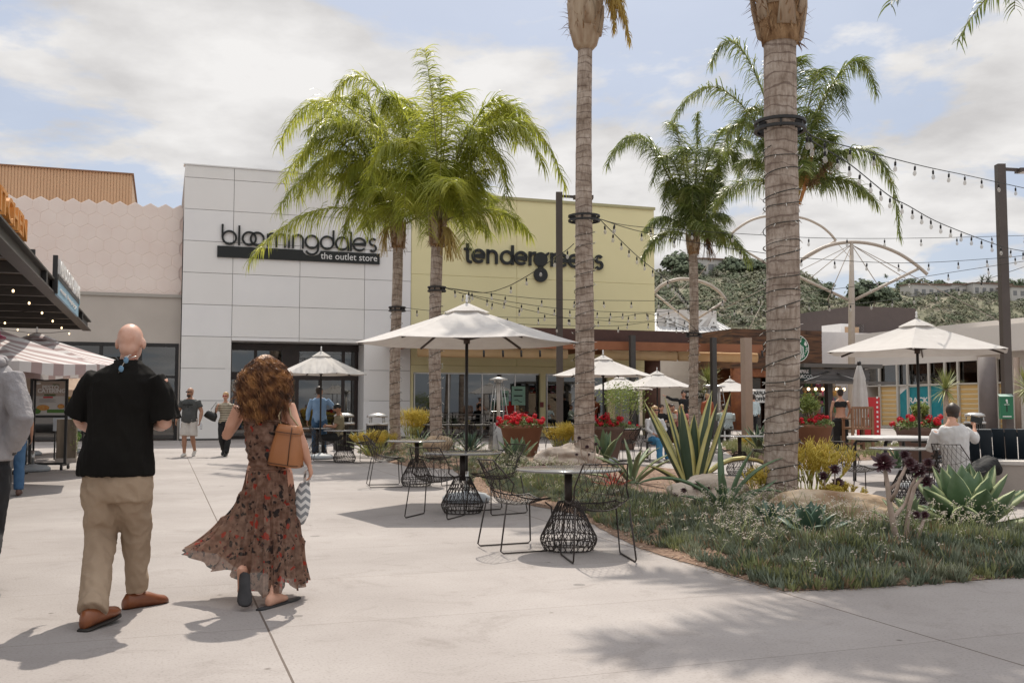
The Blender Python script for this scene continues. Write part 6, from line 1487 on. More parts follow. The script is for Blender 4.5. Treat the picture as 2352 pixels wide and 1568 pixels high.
# yucca plants in front of home store
yum=mat('yucca_leaf',(.14,.19,.05),(.42,.42,.16),scale=4,rough=.6)
for px,Y,h,lab in ((2174,36.,1.9,'spiky round-headed yucca before the teal window film'),(2362,34.,1.9,'spiky yucca cut by the right frame edge'),(1628,42,2.3,'thin spiky plant behind the slim palm trunk')):
    p=at(px,980,Y); p.z=0; t=thing('yucca',lab,'yucca',p,0,'spiky yuccas on short trunks'); mb=MB(); c=p+Vector((0,0,h)); rr=random.Random(px); mb.tube([p,c],[.12,.09],8); mb.build('trunk',aes,t); mb=MB()
    for i in range(150):
        a=rr.uniform(0,6.3); e=rr.uniform(-.9,1.5); d=Vector((cos(a)*cos(e),sin(a)*cos(e),sin(e))); blade(mb,c,d,rr.uniform(.65,.95),.05,.25,0,3)
    mb.build('leaves',yum,t)

# ================================================================ left side: menu stand, stanchion, planter, screens
p=gr(108,1078); t=thing('menu_stand','black wheeled frame stand holding a food poster','sign stand',p,.12); M=Matrix.Translation(p)@Matrix.Rotation(.12,4,'Z'); YB=p.y; wS=77/FPX*YB; zt_=at(0,872,YB).z; zb_=at(0,956,YB).z
mb=MB(M); w2=wS/2
for s_ in(-1,1): mb.box((s_*w2,0,zt_/2+.05),(.05,.05,zt_-.06))
for z in(zt_,zb_,.12): mb.box((0,0,z),(wS+.05,.052,.05))
for s_ in(-1,1): mb.box((s_*w2,0,.1),(.04,.5,.04))
mb.build('frame',black,t); mb=MB(M)
for s_ in(-1,1):
    for b in(-1,1): mb.tube([(s_*w2-.02,b*.22,.04),(s_*w2+.02,b*.22,.04)],.04,10)
mb.build('wheel',black,t,kind='stuff')
pw_,ph_=wS-.06,zt_-zb_-.05; x0=-pw_/2; z0=zb_+.025
mb=MB(M); mb.box((0,0,(zt_+zb_)/2),(pw_,.012,ph_)); mb.build('poster',mat('poster_paper',(.55,.53,.50),rough=.5),t)
mb=MB(M); 
def pr_(u0,v0,u1,v1,m): mb.b2((x0+u0*pw_,-.012,z0+v0*ph_),(x0+u1*pw_,-.007,z0+v1*ph_),m)
pr_(0.02,.56,.98,.99,0); pr_(.35,.56,.70,.62,1); pr_(.32,.50,.62,.545,2); pr_(.45,.07,.98,.17,1); pr_(.6,.84,.82,.92,1)
mb.ell((x0+.32*pw_,-.012,z0+.22*ph_),(.13,.006,.06),12,8,3); mb.ell((x0+.12*pw_,-.012,z0+.12*ph_),(.09,.006,.06),12,8,1); mb.ell((x0+.88*pw_,-.012,z0+.26*ph_),(.07,.006,.05),12,8,3); mb.ell((x0+.15*pw_,-.014,z0+.93*ph_),(.06,.004,.025),12,6,4)
for k in range(4): pr_(.2,.38+.028*k,.72-.05*(k%2),.388+.028*k,5)
mb.build('poster_print',[mat('poster_tan',(.42,.34,.28)),mat('poster_green',(.09,.2,.04)),mat('poster_red',(.5,.05,.05)),mat('poster_food',(.55,.2,.05),(.6,.35,.1),scale=30),white,mat('print_grey',(.25,.24,.23))],t)
mb=MB(); textmesh('PESTO',.115,M@Matrix.Translation((x0+.28*pw_,-.016,z0+.76*ph_)),mb,dep=.004,bold=.004); textmesh('CATERING',.115,M@Matrix.Translation((x0+.14*pw_,-.016,z0+.66*ph_)),mb,dep=.004,bold=.004); mb.build('poster_lettering',white,t)
# stanchions
for px,py,l in ((56,1088,'short black stanchion by the hooded man'),(74,1082,'weighted black stanchion beside the menu stand')):
    q=gr(px,py); t=thing('stanchion',l,'stanchion',q+Vector((-.15,0,0)),0,'black queue stanchions'); M=Matrix.Translation(q+Vector((-.15,0,0))); mb=MB(M); mb.lathe([(.2,.004),(.2,.04),(.06,.06)],20); mb.build('base',black,t); mb=MB(M); mb.tube([(0,0,.05),(0,0,1.0)],.03,10); mb.build('post',black,t)
q=gr(97,1068); q+=Vector((0,1.2,0)); t=thing('wooden_planter','tall weathered timber planter box with trailing plant behind the menu stand','planter',q,AL); M=Matrix.Translation(q)@MG; mb=MB(M); mb.box((0,0,.55),(.42,.42,.9)); mb.build('box',mat('weathered_timber',(.10,.08,.06),(.2,.16,.12),scale=3,rough=.9,stretch=(3,3,.5)),t); mb=MB(M); mb.box((0,0,.052),(.46,.46,.1)); mb.build('base',conc,t)
mb=MB(); rr=random.Random(3)
for i in range(400): c=q+Vector((.22+rr.gauss(0,.04),-.2+rr.uniform(0,.3),rr.uniform(.25,1.1))); blade(mb,c,(rr.gauss(0,1),rr.gauss(0,1),rr.gauss(0,.5)),.05,.02,.3,0,2)
mb.build('trailing_plant',shrubm,t)
# louvred patio screens receding
palew=mat('pale_screen',(.52,.48,.43),(.60,.56,.51),rough=.8)
for i in range(5):
    t_=22.5+i*2.0; sS=-7.15+0.35*0; P_=G(-7.9+i*.42,t_,0); t=thing('patio_screen','pale boarded patio screen, number of the row running back from the planter'.replace(', number of the row',' in the row'),'fence panel',P_,AL,'pale boarded screens around the dining terrace'); M=Matrix.Translation(P_)@MG@Matrix.Rotation(radians(78),4,'Z')
    mb=MB(M)
    for k in range(5):
        for j in range(4): mb.box((-.75+.5*j,.01*(j%2),.2+.19*k+(.03 if j%2 else 0)),(.48,.03,.165))
    mb.build('boards',palew,t); mb=MB(M)
    for x in(-1,0,1): mb.box((x,-.03,.52),(.04,.03,1.04))
    for k in range(6): mb.box((0,-.012,.1+.19*k),(2,.012,.02))
    mb.build('frame',black,t)
q=at(160,940,24.5); q.z=0; t=thing('menu_board','large food menu board with a yellow header behind the bald man','sign',q,.1); M=Matrix.Translation(q)@Matrix.Rotation(.1,4,'Z'); zt_=at(0,912,24.5).z
mb=MB(M); mb.box((0,0,zt_/2+.35),(.75,.03,zt_-.7)); mb.build('board',mat('board_paper',(.45,.47,.5),(.5,.52,.55)),t); mb=MB(M); mb.box((0,-.02,zt_-.09),(.75,.012,.2)); mb.build('header',mat('header_yellow',(.36,.22,.02)),t); mb=MB(); textmesh('GOURMET',.13,M@Matrix.Translation((0,-.03,zt_-.13)),mb,dep=.004,align='CENTER',bold=.003); mb.build('header_lettering',signblack,t)
mb=MB(M); mb.ell((.15,-.02,zt_-.42),(.14,.006,.1),12,8,0); mb.ell((-.1,-.02,zt_-.7),(.1,.006,.08),12,8,0); mb.ell((.15,-.02,zt_-.95),(.16,.006,.12),12,8,1)
for a in(-.33,.33): mb.box((a,0,.35),(.03,.03,.7),0,2)
mb.build('food_pictures',[mat('poster_food',(.5,.3,.1)),mat('poster_green',(.1,.2,.05)),black],t)

# ================================================================ fan arch structures
arcm=mat('beige_steel',(.40,.34,.28),(.46,.40,.34),rough=.5)
def archfan(name,label,Y,A,pole=None,struts=(),w_=.085,cables=()):
    b=at(pole[0],1000,Y) if pole else at(A[0][0],1000,Y); b.z=0
    t=thing('fan_arch',label,'steel arch',b,0,'beige steel fan arches above the plaza')
    P=[at(x,y,Y) for x,y in A]; Q=[]
    for i in range(len(P)-1):
        a=P[max(i-1,0)];b_=P[i];c=P[i+1];d=P[min(i+2,len(P)-1)]
        for j in range(6): k=j/6; Q.append(.5*((2*b_)+(c-a)*k+(2*a-5*b_+4*c-d)*k*k+(3*b_-a-3*c+d)*k**3))
    Q.append(P[-1]); mb=MB(); mb.tube(Q,w_,8); mb.build('arch',arcm,t)
    if pole: mb=MB(); mb.tube([Vector((b.x,Y,0)),at(pole[0],pole[2],Y),at(pole[0],pole[1],Y)],[.17,.15,.08],12); mb.build('mast',arcm,t)
    for s_ in struts: mb=MB(); mb.tube([at(s_[0],s_[1],Y),at(s_[2],s_[3],Y)],.07,8); mb.build('strut',arcm,t)
    mb=MB()
    for s_ in cables: mb.tube([at(s_[0],s_[1],Y),at(s_[2],s_[3],Y+.3)],.022,4)
    if cables: mb.build('cables',arcm,t)
archfan('', 'largest fan arch on a tall mast left of the right parasol',48,[(1818,620),(1850,590),(1900,565),(1955,556),(2010,562),(2060,580),(2100,605),(2130,630)],(1956,556,690),((1812,625,1947,688),(2112,616,1964,688)),cables=((1956,562,1860,640),(1956,562,1900,690),(1956,562,2020,660),(1956,562,2080,640),(1956,562,2340,760),(1956,562,1640,720)))
archfan('', 'tall rear fan arch crossing behind the thick near trunk',62,[(1668,552),(1690,528),(1730,504),(1780,495),(1840,500),(1880,516),(1905,535),(1920,553)],(1795,640,700),((1672,553,1790,622),(1918,554,1800,622)),.08,cables=((1668,555,1600,640),(1918,553,1960,600)))
archfan('', 'low fan arch beside the green wall before the hillside',58,[(1503,672),(1520,655),(1550,643),(1580,641),(1620,650),(1650,668),(1668,690)],(1588,720,742),((1506,676,1586,740),(1666,690,1592,738)),.10,cables=((1510,728,1660,680),(1530,700,1580,650),(1690,815,1754,690)))

# ================================================================ hillside
def hz(x,y):
    # ridge heights by azimuth
    az=x/max(y,1)*FPX+1176
    def prof(a):
        K=[(1200,640),(1480,640),(1600,628),(1700,622),(1780,618),(1850,640),(1920,690),(2000,665),(2100,664),(2200,668),(2352,672),(2600,680)]
        for i in range(len(K)-1):
            if K[i][0]<=a<=K[i+1][0]: return K[i][1]+(K[i+1][1]-K[i][1])*(a-K[i][0])/(K[i+1][0]-K[i][0])
        return 640 if a<1200 else 690
    near=150 if az<1880 else 230; far=near+130
    k=(y-near)/(far-near); k=max(0,min(1,k)); zt=CAMZ+(930-prof(az))/FPX*far
    return zt*(k*k*(3-2*k))**.85+ 2.2*noise.noise((x*.03,y*.03,1))*k+ (y>far)*-0.02*(y-far)
mb=MB(); nx,ny=110,70; V=[]
for j in range(ny+1):
    y=110+j*(500-110)/ny
    for i in range(nx+1): x=-20+i*400/nx; V.append((x,y,hz(x,y)-.3))
mb.add(V,[(j*(nx+1)+i,j*(nx+1)+i+1,(j+1)*(nx+1)+i+1,(j+1)*(nx+1)+i) for j in range(ny) for i in range(nx)],0,True)
hill=mb.build('hillside',mat('dry_hill',(.17,.155,.105),(.27,.235,.175),scale=.08,rough=1,mid=(.17,.17,.11),detail=10),kind='structure')  # hill colour lifted in place of air haze
hsc=[mat('scrub_green',(.10,.125,.075),(.19,.215,.13),scale=.3,rough=.9),mat('scrub_olive',(.17,.175,.11),(.25,.245,.16),scale=.3,rough=.9),mat('scrub_grey',(.15,.15,.11),(.23,.22,.165),scale=.3,rough=.9)]  # scrub colours lightened to stand in for distance haze
rr=random.Random(12); mb=MB()
def clump(mb,c,r,n,m,flat=.8):
    for _ in range(n):
        d=Vector((rr.gauss(0,1),rr.gauss(0,1),abs(rr.gauss(0,1)))).normalized()*rr.uniform(.55,1); q=c+Vector((d.x*r,d.y*r,d.z*r*flat)); n_=(d+Vector((rr.gauss(0,.4),rr.gauss(0,.4),.3))).normalized(); u=n_.orthogonal().normalized(); v_=n_.cross(u); s_=r*rr.uniform(.10,.22)*(1 if m==0 else 1.1)
        mb.add([q+u*s_,q+v_*s_*.8,q-u*s_*.9,q-v_*s_,q+n_*s_*.35],[(0,1,4),(1,2,4),(2,3,4),(3,0,4)],m)
for _ in range(6500):
    y=rr.uniform(135,370); a=rr.uniform(1430,2480); x=(a-1176)/FPX*y; z=hz(x,y)
    if z<.4: continue
    r=rr.uniform(.8,2.3); clump(mb,Vector((x,y,z-.1)),r,34,rr.choice((0,0,0,1,1,2)))
o=mb.build('hillside_scrub',hsc,kind='stuff'); o['label']='grey-green scrub covering the hillside behind the plaza'
tgm=mat('distant_tree_green',(.085,.115,.075),(.17,.20,.12),scale=.4,rough=.9)
def htree(px,py_top,Y,r,label,kind='round'):
    x=(px-1176)/FPX*Y; z0=hz(x,Y)-.4; zt=at(0,py_top,Y).z; h=max(2,zt-z0); t=thing('hill_tree',label,'tree',(x,Y,z0),0,'trees along the hill ridge'); mb=MB(); mb.tube([(x,Y,z0),(x+.2,Y,z0+h*.6)],[.3,.15],6); mb.build('trunk',aes,t); mb=MB()
    if kind=='cyp': 
        for k in range(10): clump(mb,Vector((x,Y,z0+h*(.1+.085*k))),r*(1-.07*k),50,0,1)
    elif kind=='palm':
        for i in range(40): a=rr.uniform(0,6.3); e=rr.uniform(-.8,1.3); blade(mb,(x,Y,zt-.8),(cos(a)*cos(e),sin(a)*cos(e),sin(e)),r,.35,.8,0,3)
    else:
        for k in range(8): clump(mb,Vector((x+rr.gauss(0,r*.45),Y+rr.gauss(0,r*.4),z0+h*rr.uniform(.45,.85))),r*rr.uniform(.4,.6),150,0,.9)
    mb.build('crown',tgm,t)
for a in ((1545,598,260,6,'rounded tree on the ridge right of the green wall'),(1700,632,255,6,'bushy tree right of the hilltop house'),(1738,640,255,5,'bushy tree left of the thick trunk on the ridge'),(1660,605,262,.9,'thin cypress beside the hilltop house','cyp'),(1672,610,262,.9,'second thin cypress right of the hilltop house','cyp'),(1685,600,258,4,'dense tree behind the cypresses'),(1905,640,300,4,'airy tree under the largest arch'),(1965,642,300,2,'slim tree behind the arch mast','cyp'),(2010,655,300,9,'large dark round tree right of the mast'),(2040,628,330,1.2,'lone distant palm above the dark round tree','palm'),(2100,655,340,6,'wide tree on the right ridge'),(2165,657,345,4,'tree between the ridge houses'),(2210,655,345,4,'tree beside the middle ridge house'),(2262,640,345,3,'tall palm on the right ridge','palm'),(2276,638,345,3,'second tall palm on the right ridge','palm'),(2320,655,345,5,'round tree right of the lamp post'),(2345,660,345,5,'tree at the right end of the ridge'),(1590,640,255,5,'low tree left of the hilltop house')): htree(*a)
hw_=mat('house_white',(.52,.50,.47),rough=.8); hr_=mat('house_roof',(.2,.13,.1),rough=.8); hwin=mat('house_window',(.2,.2,.2),rough=.2)
def house(px,py,Y,w_,h_,label):
    p=at(px,py,Y); t=thing('hill_house',label,'house',(p.x,Y,p.z-h_/2-1),.3,'houses on the hill ridge'); M=Matrix.Translation((p.x,Y,p.z-h_/2))@Matrix.Rotation(.3,4,'Z'); mb=MB(M); mb.box((0,0,h_/2-1),(w_,6,h_+2)); mb.build('wall',hw_,t); mb=MB(M); mb.box((0,0,h_+.15),(w_+.8,6.8,.3)); mb.box((0,0,h_+.45),(w_*.6,4,.3)); mb.build('roof',hr_,t)
    for k in range(int(w_/3)): mb=MB(M); mb.box((-w_/2+1.5+k*3,-3.02,h_*.5),(1.5,.05,h_*.4)); mb.build('window',hwin,t)
house(1636,618,258,13,4,'white hilltop house beside the cypresses'); house(2125,674,330,15,5,'white ridge house left of the right group'); house(2195,672,335,13,4.5,'middle beige house on the right ridge'); house(2265,670,335,16,4.5,'long pale house near the right ridge palms'); house(2335,676,330,10,4,'small house at the right end of the ridge')
# ================================================================ people
skinA=mat('skin_fair',(.52,.27,.18),(.60,.34,.24),scale=9,rough=.5,spec=.35); skinR=mat('skin_ruddy',(.44,.17,.11),(.66,.42,.33),scale=9,mid=(.58,.33,.24),rough=.45,spec=.4); skinT=mat('skin_tan',(.34,.17,.10),(.42,.22,.14),scale=9,rough=.5)
def lerp(a,b,k): return a+(b-a)*k
DEF=dict(pel=(0,0,.95),neck=(0,-.01,1.50),head=(0,.015,1.66),shL=(-.185,-.01,1.44),shR=(.185,-.01,1.44),elL=(-.25,-.03,1.15),elR=(.25,-.03,1.15),wrL=(-.26,.05,.90),wrR=(.26,.05,.90),
 hpL=(-.095,0,.93),hpR=(.095,0,.93),knL=(-.105,.03,.50),knR=(.105,.03,.50),anL=(-.11,-.02,.09),anR=(.11,-.02,.09),toeL=(-.02,1,0),toeR=(.02,1,0))
TM=[(-.17,.13,.10),(-.06,.165,.12),(.06,.168,.118),(.22,.150,.108),(.38,.148,.108),(.58,.165,.115),(.76,.175,.115),(.88,.165,.10),(.97,.11,.075),(1.03,.062,.06)]
TF=[(-.17,.14,.11),(-.06,.172,.125),(.06,.165,.118),(.22,.135,.10),(.38,.125,.095),(.58,.145,.11),(.76,.152,.108),(.88,.150,.09),(.97,.095,.065),(1.03,.052,.052)]
def frame(J):
    pel,nk=J['pel'],J['neck']; ax=(nk-pel); sS=(J['shR']-J['shL']).normalized(); sH=(J['hpR']-J['hpL']).normalized(); return pel,nk,ax,sS,sH
def torso_secs(J,T,infl=0,f0=-.2,f1=1.1,g=1,belly=0):
    pel,nk,ax,sS,sH=frame(J); a=ax.normalized(); out=[]; fs=[t for t in T if f0-.001<=t[0]<=f1+.001]
    for f,rx,ry in fs:
        s_=sH.lerp(sS,max(0,min(1,f))); s_=(s_-a*s_.dot(a)).normalized(); u=a.cross(s_)  # forward
        b=belly*math.exp(-((f-.25)/.28)**2); c=pel+ax*f+u*(b*.5)
        out.append((c,rx*g+infl,ry*(.5+.5*g)+infl+b*.5,s_,u))
    return out
def hand(mb,w_,d,nrm,s=1,curl=.5,thumb=1):
    d=d.normalized(); nrm=(nrm-d*nrm.dot(d)).normalized(); sd_=d.cross(nrm)*thumb
    mb.loft([(w_-d*.03*s,.026*s,.02*s,sd_,nrm),(w_+d*.02*s,.034*s,.017*s,sd_,nrm),(w_+d*.06*s,.042*s,.015*s,sd_,nrm),(w_+d*.092*s,.040*s,.012*s,sd_,nrm)],12)
    for i,(o,l_) in enumerate(((-.031,.062),(-.011,.078),(.010,.084),(.030,.074))):
        p=w_+d*.085*s+sd_*o*s; pts=[p]; dd=d.copy()
        for k in range(3): dd=(dd*cos(curl*(.6+.3*k))+nrm*sin(curl*(.6+.3*k))).normalized(); p=p+dd*l_*s*(.42,.32,.26)[k]; pts.append(p)
        mb.tube(pts,[.0095*s,.009*s,.008*s,.0065*s],8)
    p=w_+d*.02*s+sd_*.03*s; mb.tube([p,p+(d*.5+sd_*.8).normalized()*.035*s,p+(d*.5+sd_*.8).normalized()*.035*s+(d*.9+sd_*.3+nrm*.3).normalized()*.03*s,p+(d*.5+sd_*.8).normalized()*.035*s+(d*.9+nrm*.5).normalized()*.055*s],[.013*s,.0115*s,.0095*s,.007*s],8)
def headshape(mb,c,yaw,s=1,pitch=0):
    Rm=Matrix.Rotation(yaw,3,'Z')@Matrix.Rotation(pitch,3,'X'); o=lambda x,y,z:c+Rm@Vector((x*s,y*s,z*s))
    mb.ell(o(0,-.012,.025),(.076*s,.096*s,.092*s),16,12,rot=Rm); mb.ell(o(0,.03,-.045),(.056*s,.062*s,.068*s),14,10,rot=Rm); mb.ell(o(0,-.03,-.03),(.062*s,.07*s,.07*s),14,10,rot=Rm)
    mb.ell(o(0,.062,-.095),(.028*s,.026*s,.02*s),10,8,rot=Rm); mb.tube([o(0,.085,.012),o(0,.104,-.028)],[.008*s,.015*s],8); mb.ell(o(0,.1,-.03),(.017*s,.014*s,.012*s),8,6,rot=Rm)
    for q in(-1,1): mb.ell(o(q*.084,-.008,-.012),(.014*s,.024*s,.036*s),8,8,rot=Rm)
    for q in(-1,1): mb.ell(o(q*.03,.076,.028),(.022*s,.012*s,.008*s),8,6,rot=Rm)
    return o,Rm
def limb(mb,pts,rad,n=12,side=None):
    P=[];Rr=[]
    for i in range(len(pts)-1):
        m=rad[i]; k=len(m)
        for j in range(k):
            if i>0 and j==0: continue
            P.append(pts[i].lerp(pts[i+1],j/(k-1))); Rr.append(m[j])
    mb.tube(P,Rr,n,side=side)
def shoe(mb,an,toe,s=1,lift=0,w_=.045,mat_=0,flat=False):
    d=Vector(toe).normalized(); sd_=d.cross(Vector((0,0,1))).normalized(); up=sd_.cross(d)
    base=an-up*.085*s
    S=[(-.085,.018,.03),(-.06,.036,.045),(0,.040,.05),(.07,.043,.04),(.12,.047,.03),(.165,.036,.024),(.185,.016,.016)]
    mb.loft([(base+d*y*s+up*h*s,rx*s,h*s,sd_,up) for y,rx,h in S],12,mat_)
def person(label,loc,rz,J=None,height=1.0,female=False,g=1,skin=skinA,top=None,topf0=-.17,sleeve=.6,topf1=.97,bottom=None,blen=2.0,shoes=None,hair=None,hstyle='short',belly=0,vox=.016,headyaw=0,hpitch=0,face=False,group=None,hands=(.5,.5),seg=None,jacket=False,beard=None,glasses=None,shoeM=None,legw=1,topinf=.014,armw=1,thumbs=(1,-1),world=False,gb=.9):
    M=Matrix.Translation(Vector(loc))@Matrix.Rotation(rz,4,'Z')@Matrix.Scale(1 if world else height,4); K={}
    for k,v in DEF.items():
        v=Vector((J or {}).get(k,v)); K[k]=(M.to_3x3()@v).normalized() if k.startswith('toe') else M@v
    J=K; s=height; t=thing('person',label,'person',(J['pel'].x,J['pel'].y,0) if world else (loc[0],loc[1],0),rz,group); T=TF if female else TM; yaw=rz+headyaw
    mb=MB(); mb.loft(torso_secs(J,T,0,g=g*gb,belly=belly*.5),18)
    mb.tube([lerp(J['pel'],J['neck'],.93),J['neck'],J['head']-Vector((0,0,.02*s))],[.068*s*(.9 if female else 1.02),.055*s*(.85 if female else 1.05),.052*s*(.85 if female else 1)],12)
    o,Rm=headshape(mb,J['head'],yaw,s*(.97 if female else 1.03),hpitch)
    aw=(.85 if female else 1)*armw*s; A1=[.055*aw,.05*aw,.047*aw,.04*aw]; A2=[.04*aw,.043*aw,.035*aw,.026*aw]
    for q,th in(('L',0),('R',1)):
        limb(mb,[J['sh'+q],J['el'+q],J['wr'+q]],[A1,A2]); d=(J['wr'+q]-J['el'+q]).normalized(); side=(J['shR']-J['shL']).normalized()*(1 if q=='L' else -1)
        hand(mb,J['wr'+q],(d+Vector((0,0,-.25))).normalized(),side,s*(.9 if female else 1),hands[th],-1 if q=='L' else 1)
        lw=legw*g**.5*s; limb(mb,[J['hp'+q],J['kn'+q],J['an'+q]],[[.088*lw,.085*lw,.07*lw,.056*lw],[.056*lw,.058*lw,.045*lw,.036*lw]])
        shoe(mb,J['an'+q],J['toe'+q],s*.93)
    remesh(mb,'body',skin,t,vox,5)
    if top:
        mb=MB(); mb.loft(torso_secs(J,T,topinf*s,topf0,topf1,g,belly),20)
        if sleeve>0:
            for q in'LR':
                a,b,c=J['sh'+q],J['el'+q],J['wr'+q]; iw=.014*s
                if sleeve<=1: e=a.lerp(b,sleeve); mb.tube([a,a.lerp(e,.5),e],[.066*aw+iw*.3,.06*aw+iw*.8,.055*aw+iw*1.4],14)
                else: e=b.lerp(c,min(.97,sleeve-1)); limb(mb,[a,b,e],[[.066*aw+iw*.3,.06*aw+iw*.5,.055*aw+iw*.6,.05*aw+iw*.6],[.05*aw+iw*.6,.05*aw+iw*.5,.04*aw+iw*.5]])
        _q=remesh(mb,'shirt',top,t,vox,5); wrinkle(_q,.016,(10,10,6),loc[0])
    if bottom:
        mb=MB(); mb.loft(torso_secs(J,T,.012*s,-.2,.12,g,belly*.6),18); lw=legw*g**.5*s; b_=.018*s
        for q in'LR':
            a,k_,c=J['hp'+q],J['kn'+q],J['an'+q]
            if blen<=1: mb.tube([a,a.lerp(k_,.5),a.lerp(k_,blen)],[.095*lw+b_*.5,.092*lw+b_,.082*lw+b_*2],14)
            else: limb(mb,[a,k_,k_.lerp(c,min(1,blen-1))],[[.095*lw+b_*.5,.088*lw+b_,.074*lw+b_,.066*lw+b_],[.066*lw+b_,.064*lw+b_,.058*lw+b_,.056*lw+b_]])
        _q=remesh(mb,'shorts' if blen<=1 else 'trousers',bottom,t,vox,3); wrinkle(_q,.014,(10,10,8),loc[0])
    if shoes:
        for q in'LR': mb=MB(); shoe(mb,J['an'+q]+Vector((0,0,.004)),J['toe'+q],s*1.06); mb.build('shoe',shoes,t)
    if hair:
        mb=MB(); hs=s*(.97 if female else 1.03)
        if hstyle in('short','bun','long','messy'):
            mb.ell(o(0,-.022,.034),(.085*hs,.1*hs,.094*hs),16,12,rot=Rm,jit=.12); mb.ell(o(0,-.045,-.02),(.072*hs,.066*hs,.07*hs),14,10,rot=Rm,jit=.1)
        if hstyle in('bun','messy'): mb.ell(o(0,-.09,.08),(.05*hs,.05*hs,.045*hs),12,8,rot=Rm,jit=.5)
        if hstyle=='messy':
            for _ in range(60): a=R.uniform(0,6.3); p_=o(.07*cos(a),-.03+.05*sin(a),.07); mb.tube([p_,p_+Vector((R.gauss(0,.05),R.gauss(0,.04),R.uniform(-.02,.07)))],.004,3)
        if hstyle=='long':
            mb.loft([(o(0,-.05,.04),.085*hs,.06*hs,Rm@Vector((1,0,0)),Rm@Vector((0,1,0))),(o(0,-.06,-.1),.1*hs,.055*hs,Rm@Vector((1,0,0)),Rm@Vector((0,1,0))),(o(0,-.06,-.22),.085*hs,.045*hs,Rm@Vector((1,0,0)),Rm@Vector((0,1,0))),(o(0,-.05,-.29),.05*hs,.03*hs,Rm@Vector((1,0,0)),Rm@Vector((0,1,0)))],14)
        if hstyle=='cap':
            mb.ell(o(0,-.008,.045),(.086*hs,.104*hs,.085*hs),16,10,rot=Rm); mb.loft([(o(0,.07,.04),.07*hs,.012*hs,Rm@Vector((1,0,0)),Rm@Vector((0,0,1))),(o(0,.13,.035),.07*hs,.008*hs,Rm@Vector((1,0,0)),Rm@Vector((0,0,1))),(o(0,.17,.025),.045*hs,.006*hs,Rm@Vector((1,0,0)),Rm@Vector((0,0,1)))],12)
        mb.build('cap' if hstyle=='cap' else 'hair',hair,t)
    if beard: mb=MB(); mb.ell(o(0,.045,-.082),(.054*s,.058*s,.045*s),12,8,rot=Rm); mb.build('beard',beard,t)
    if glasses:
        mb=MB()
        for q in(-1,1): mb.ell(o(q*.032,.093,.012),(.03*s,.01*s,.02*s),10,6,rot=Rm); bar(mb,o(q*.06,.09,.016),o(q*.082,-.01,.01),.006,.01)
        mb.build('sunglasses',glasses,t)
    elif face:
        mb=MB()
        for q in(-1,1): mb.ell(o(q*.032,.089,.01),(.011*s,.006*s,.006*s),8,6,rot=Rm); mb.ell(o(q*.032,.091,.032),(.02*s,.006*s,.004*s),8,6,rot=Rm)
        mb.build('eyes',signblack,t)
    if face: mb=MB(); mb.ell(o(0,.094,-.062),(.022*s,.008*s,.006*s),8,6,rot=Rm); mb.build('lips',mat('lips',(.35,.1,.08)),t)
    return t,J,o,Rm
def fabric(name,c,c2,scale=5,bump=.4,bs=9,rough=.85,**k): return mat(name,c,c2,scale,rough,bump,bs,**k)
blk=fabric('black_polo',(.006,.0052,.0045),(.010,.009,.0075),3,.8,5,.95,spec=.2); khaki=fabric('khaki_cloth',(.30,.215,.145),(.37,.275,.19),3,.9,6); brownleather=mat('brown_leather',(.13,.035,.015),(.24,.08,.03),scale=7,rough=.35)
# ---- bald man, walking away
YM=6.45
def PW(px,py,dy=0): return tuple(at(px,py,YM+dy))
Jm=dict(pel=PW(268,1075),neck=PW(294,838,.0),head=PW(301,786,.02),shL=PW(215,868),shR=PW(362,872),elL=PW(184,962,.06),elR=PW(378,972,.02),wrL=PW(205,985,.33),wrR=PW(352,975,.33),
 hpL=PW(232,1095),hpR=PW(302,1095),knL=PW(233,1230,.02),knR=PW(313,1215,.13),anL=tuple(gr(214,1398,.115)),anR=tuple(gr(316,1362,.09)),toeL=(.25,1,.12),toeR=(.75,1,-.02))
_o=person
tm,JM,oM,RM=person('bald man in a black polo shirt and khaki trousers walking away',(0,0,0),0,Jm,1,False,1.17,skinR,None,bottom=None,vox=.009,headyaw=.0,armw=1.18,belly=.0,hands=(.7,.7),legw=1.0,world=True,gb=.85)
def strand(mb,*a): pass
# polo: torso + flared sleeves + collar
mb=MB(); XV,YV=Vector((1,0,0)),Vector((0,1,0)); m_=YM/FPX
def pxsec(L_,Y,m_): 
    out=[]
    for (py,xa,xb,ry,dy) in L_: out.append((at((xa+xb)/2,py,Y)+Vector((0,dy,0)),(xb-xa)/2*m_,ry,XV,YV))
    return out
mb.loft(pxsec([(1091,181,351,.165,0),(1088,179,353,.175,0),(1060,182,352,.175,0),(1030,190,348,.17,0),(1000,198,346,.165,.01),(950,203,349,.16,.01),(905,202,360,.15,0),(878,204,366,.135,0),(860,214,360,.12,0),(847,235,345,.10,0),(836,262,330,.085,0)],YM,m_),36)
for q in'LR':
    a,b=JM['sh'+q],JM['el'+q]; e=a.lerp(b,.93); o_=Vector(((-1 if q=='L' else 1),0,0))
    mb.tube([a+o_*-.03+Vector((0,0,.005)),a.lerp(e,.3)+o_*.004,a.lerp(e,.7)+o_*.008,e+o_*.008],[(.075,.085),(.083,.088),(.086,.092),(.098,.105)],18)
c=JM['neck']; mb.tube([c+Vector((0,-.0,-.06)),c+Vector((0,.0,-.0)),c+Vector((0,.005,.025))],[.098,.082,.078],20)
wrinkle(remesh(mb,'polo_shirt',blk,tm,.009,3),.022,(9,9,4),3)
mb=MB(); 
for q in(-1,1): pass
mb.lathe([(.082,-.03),(.085,.02),(.095,-.035)],20,c+Vector((0,0,.01)),0,False); mb.build('collar',blk,tm)
mb=MB(); mb.loft(pxsec([(1070,196,345,.135,0),(1095,192,348,.15,0),(1125,192,349,.155,0),(1150,196,348,.14,0)],YM,m_),30)
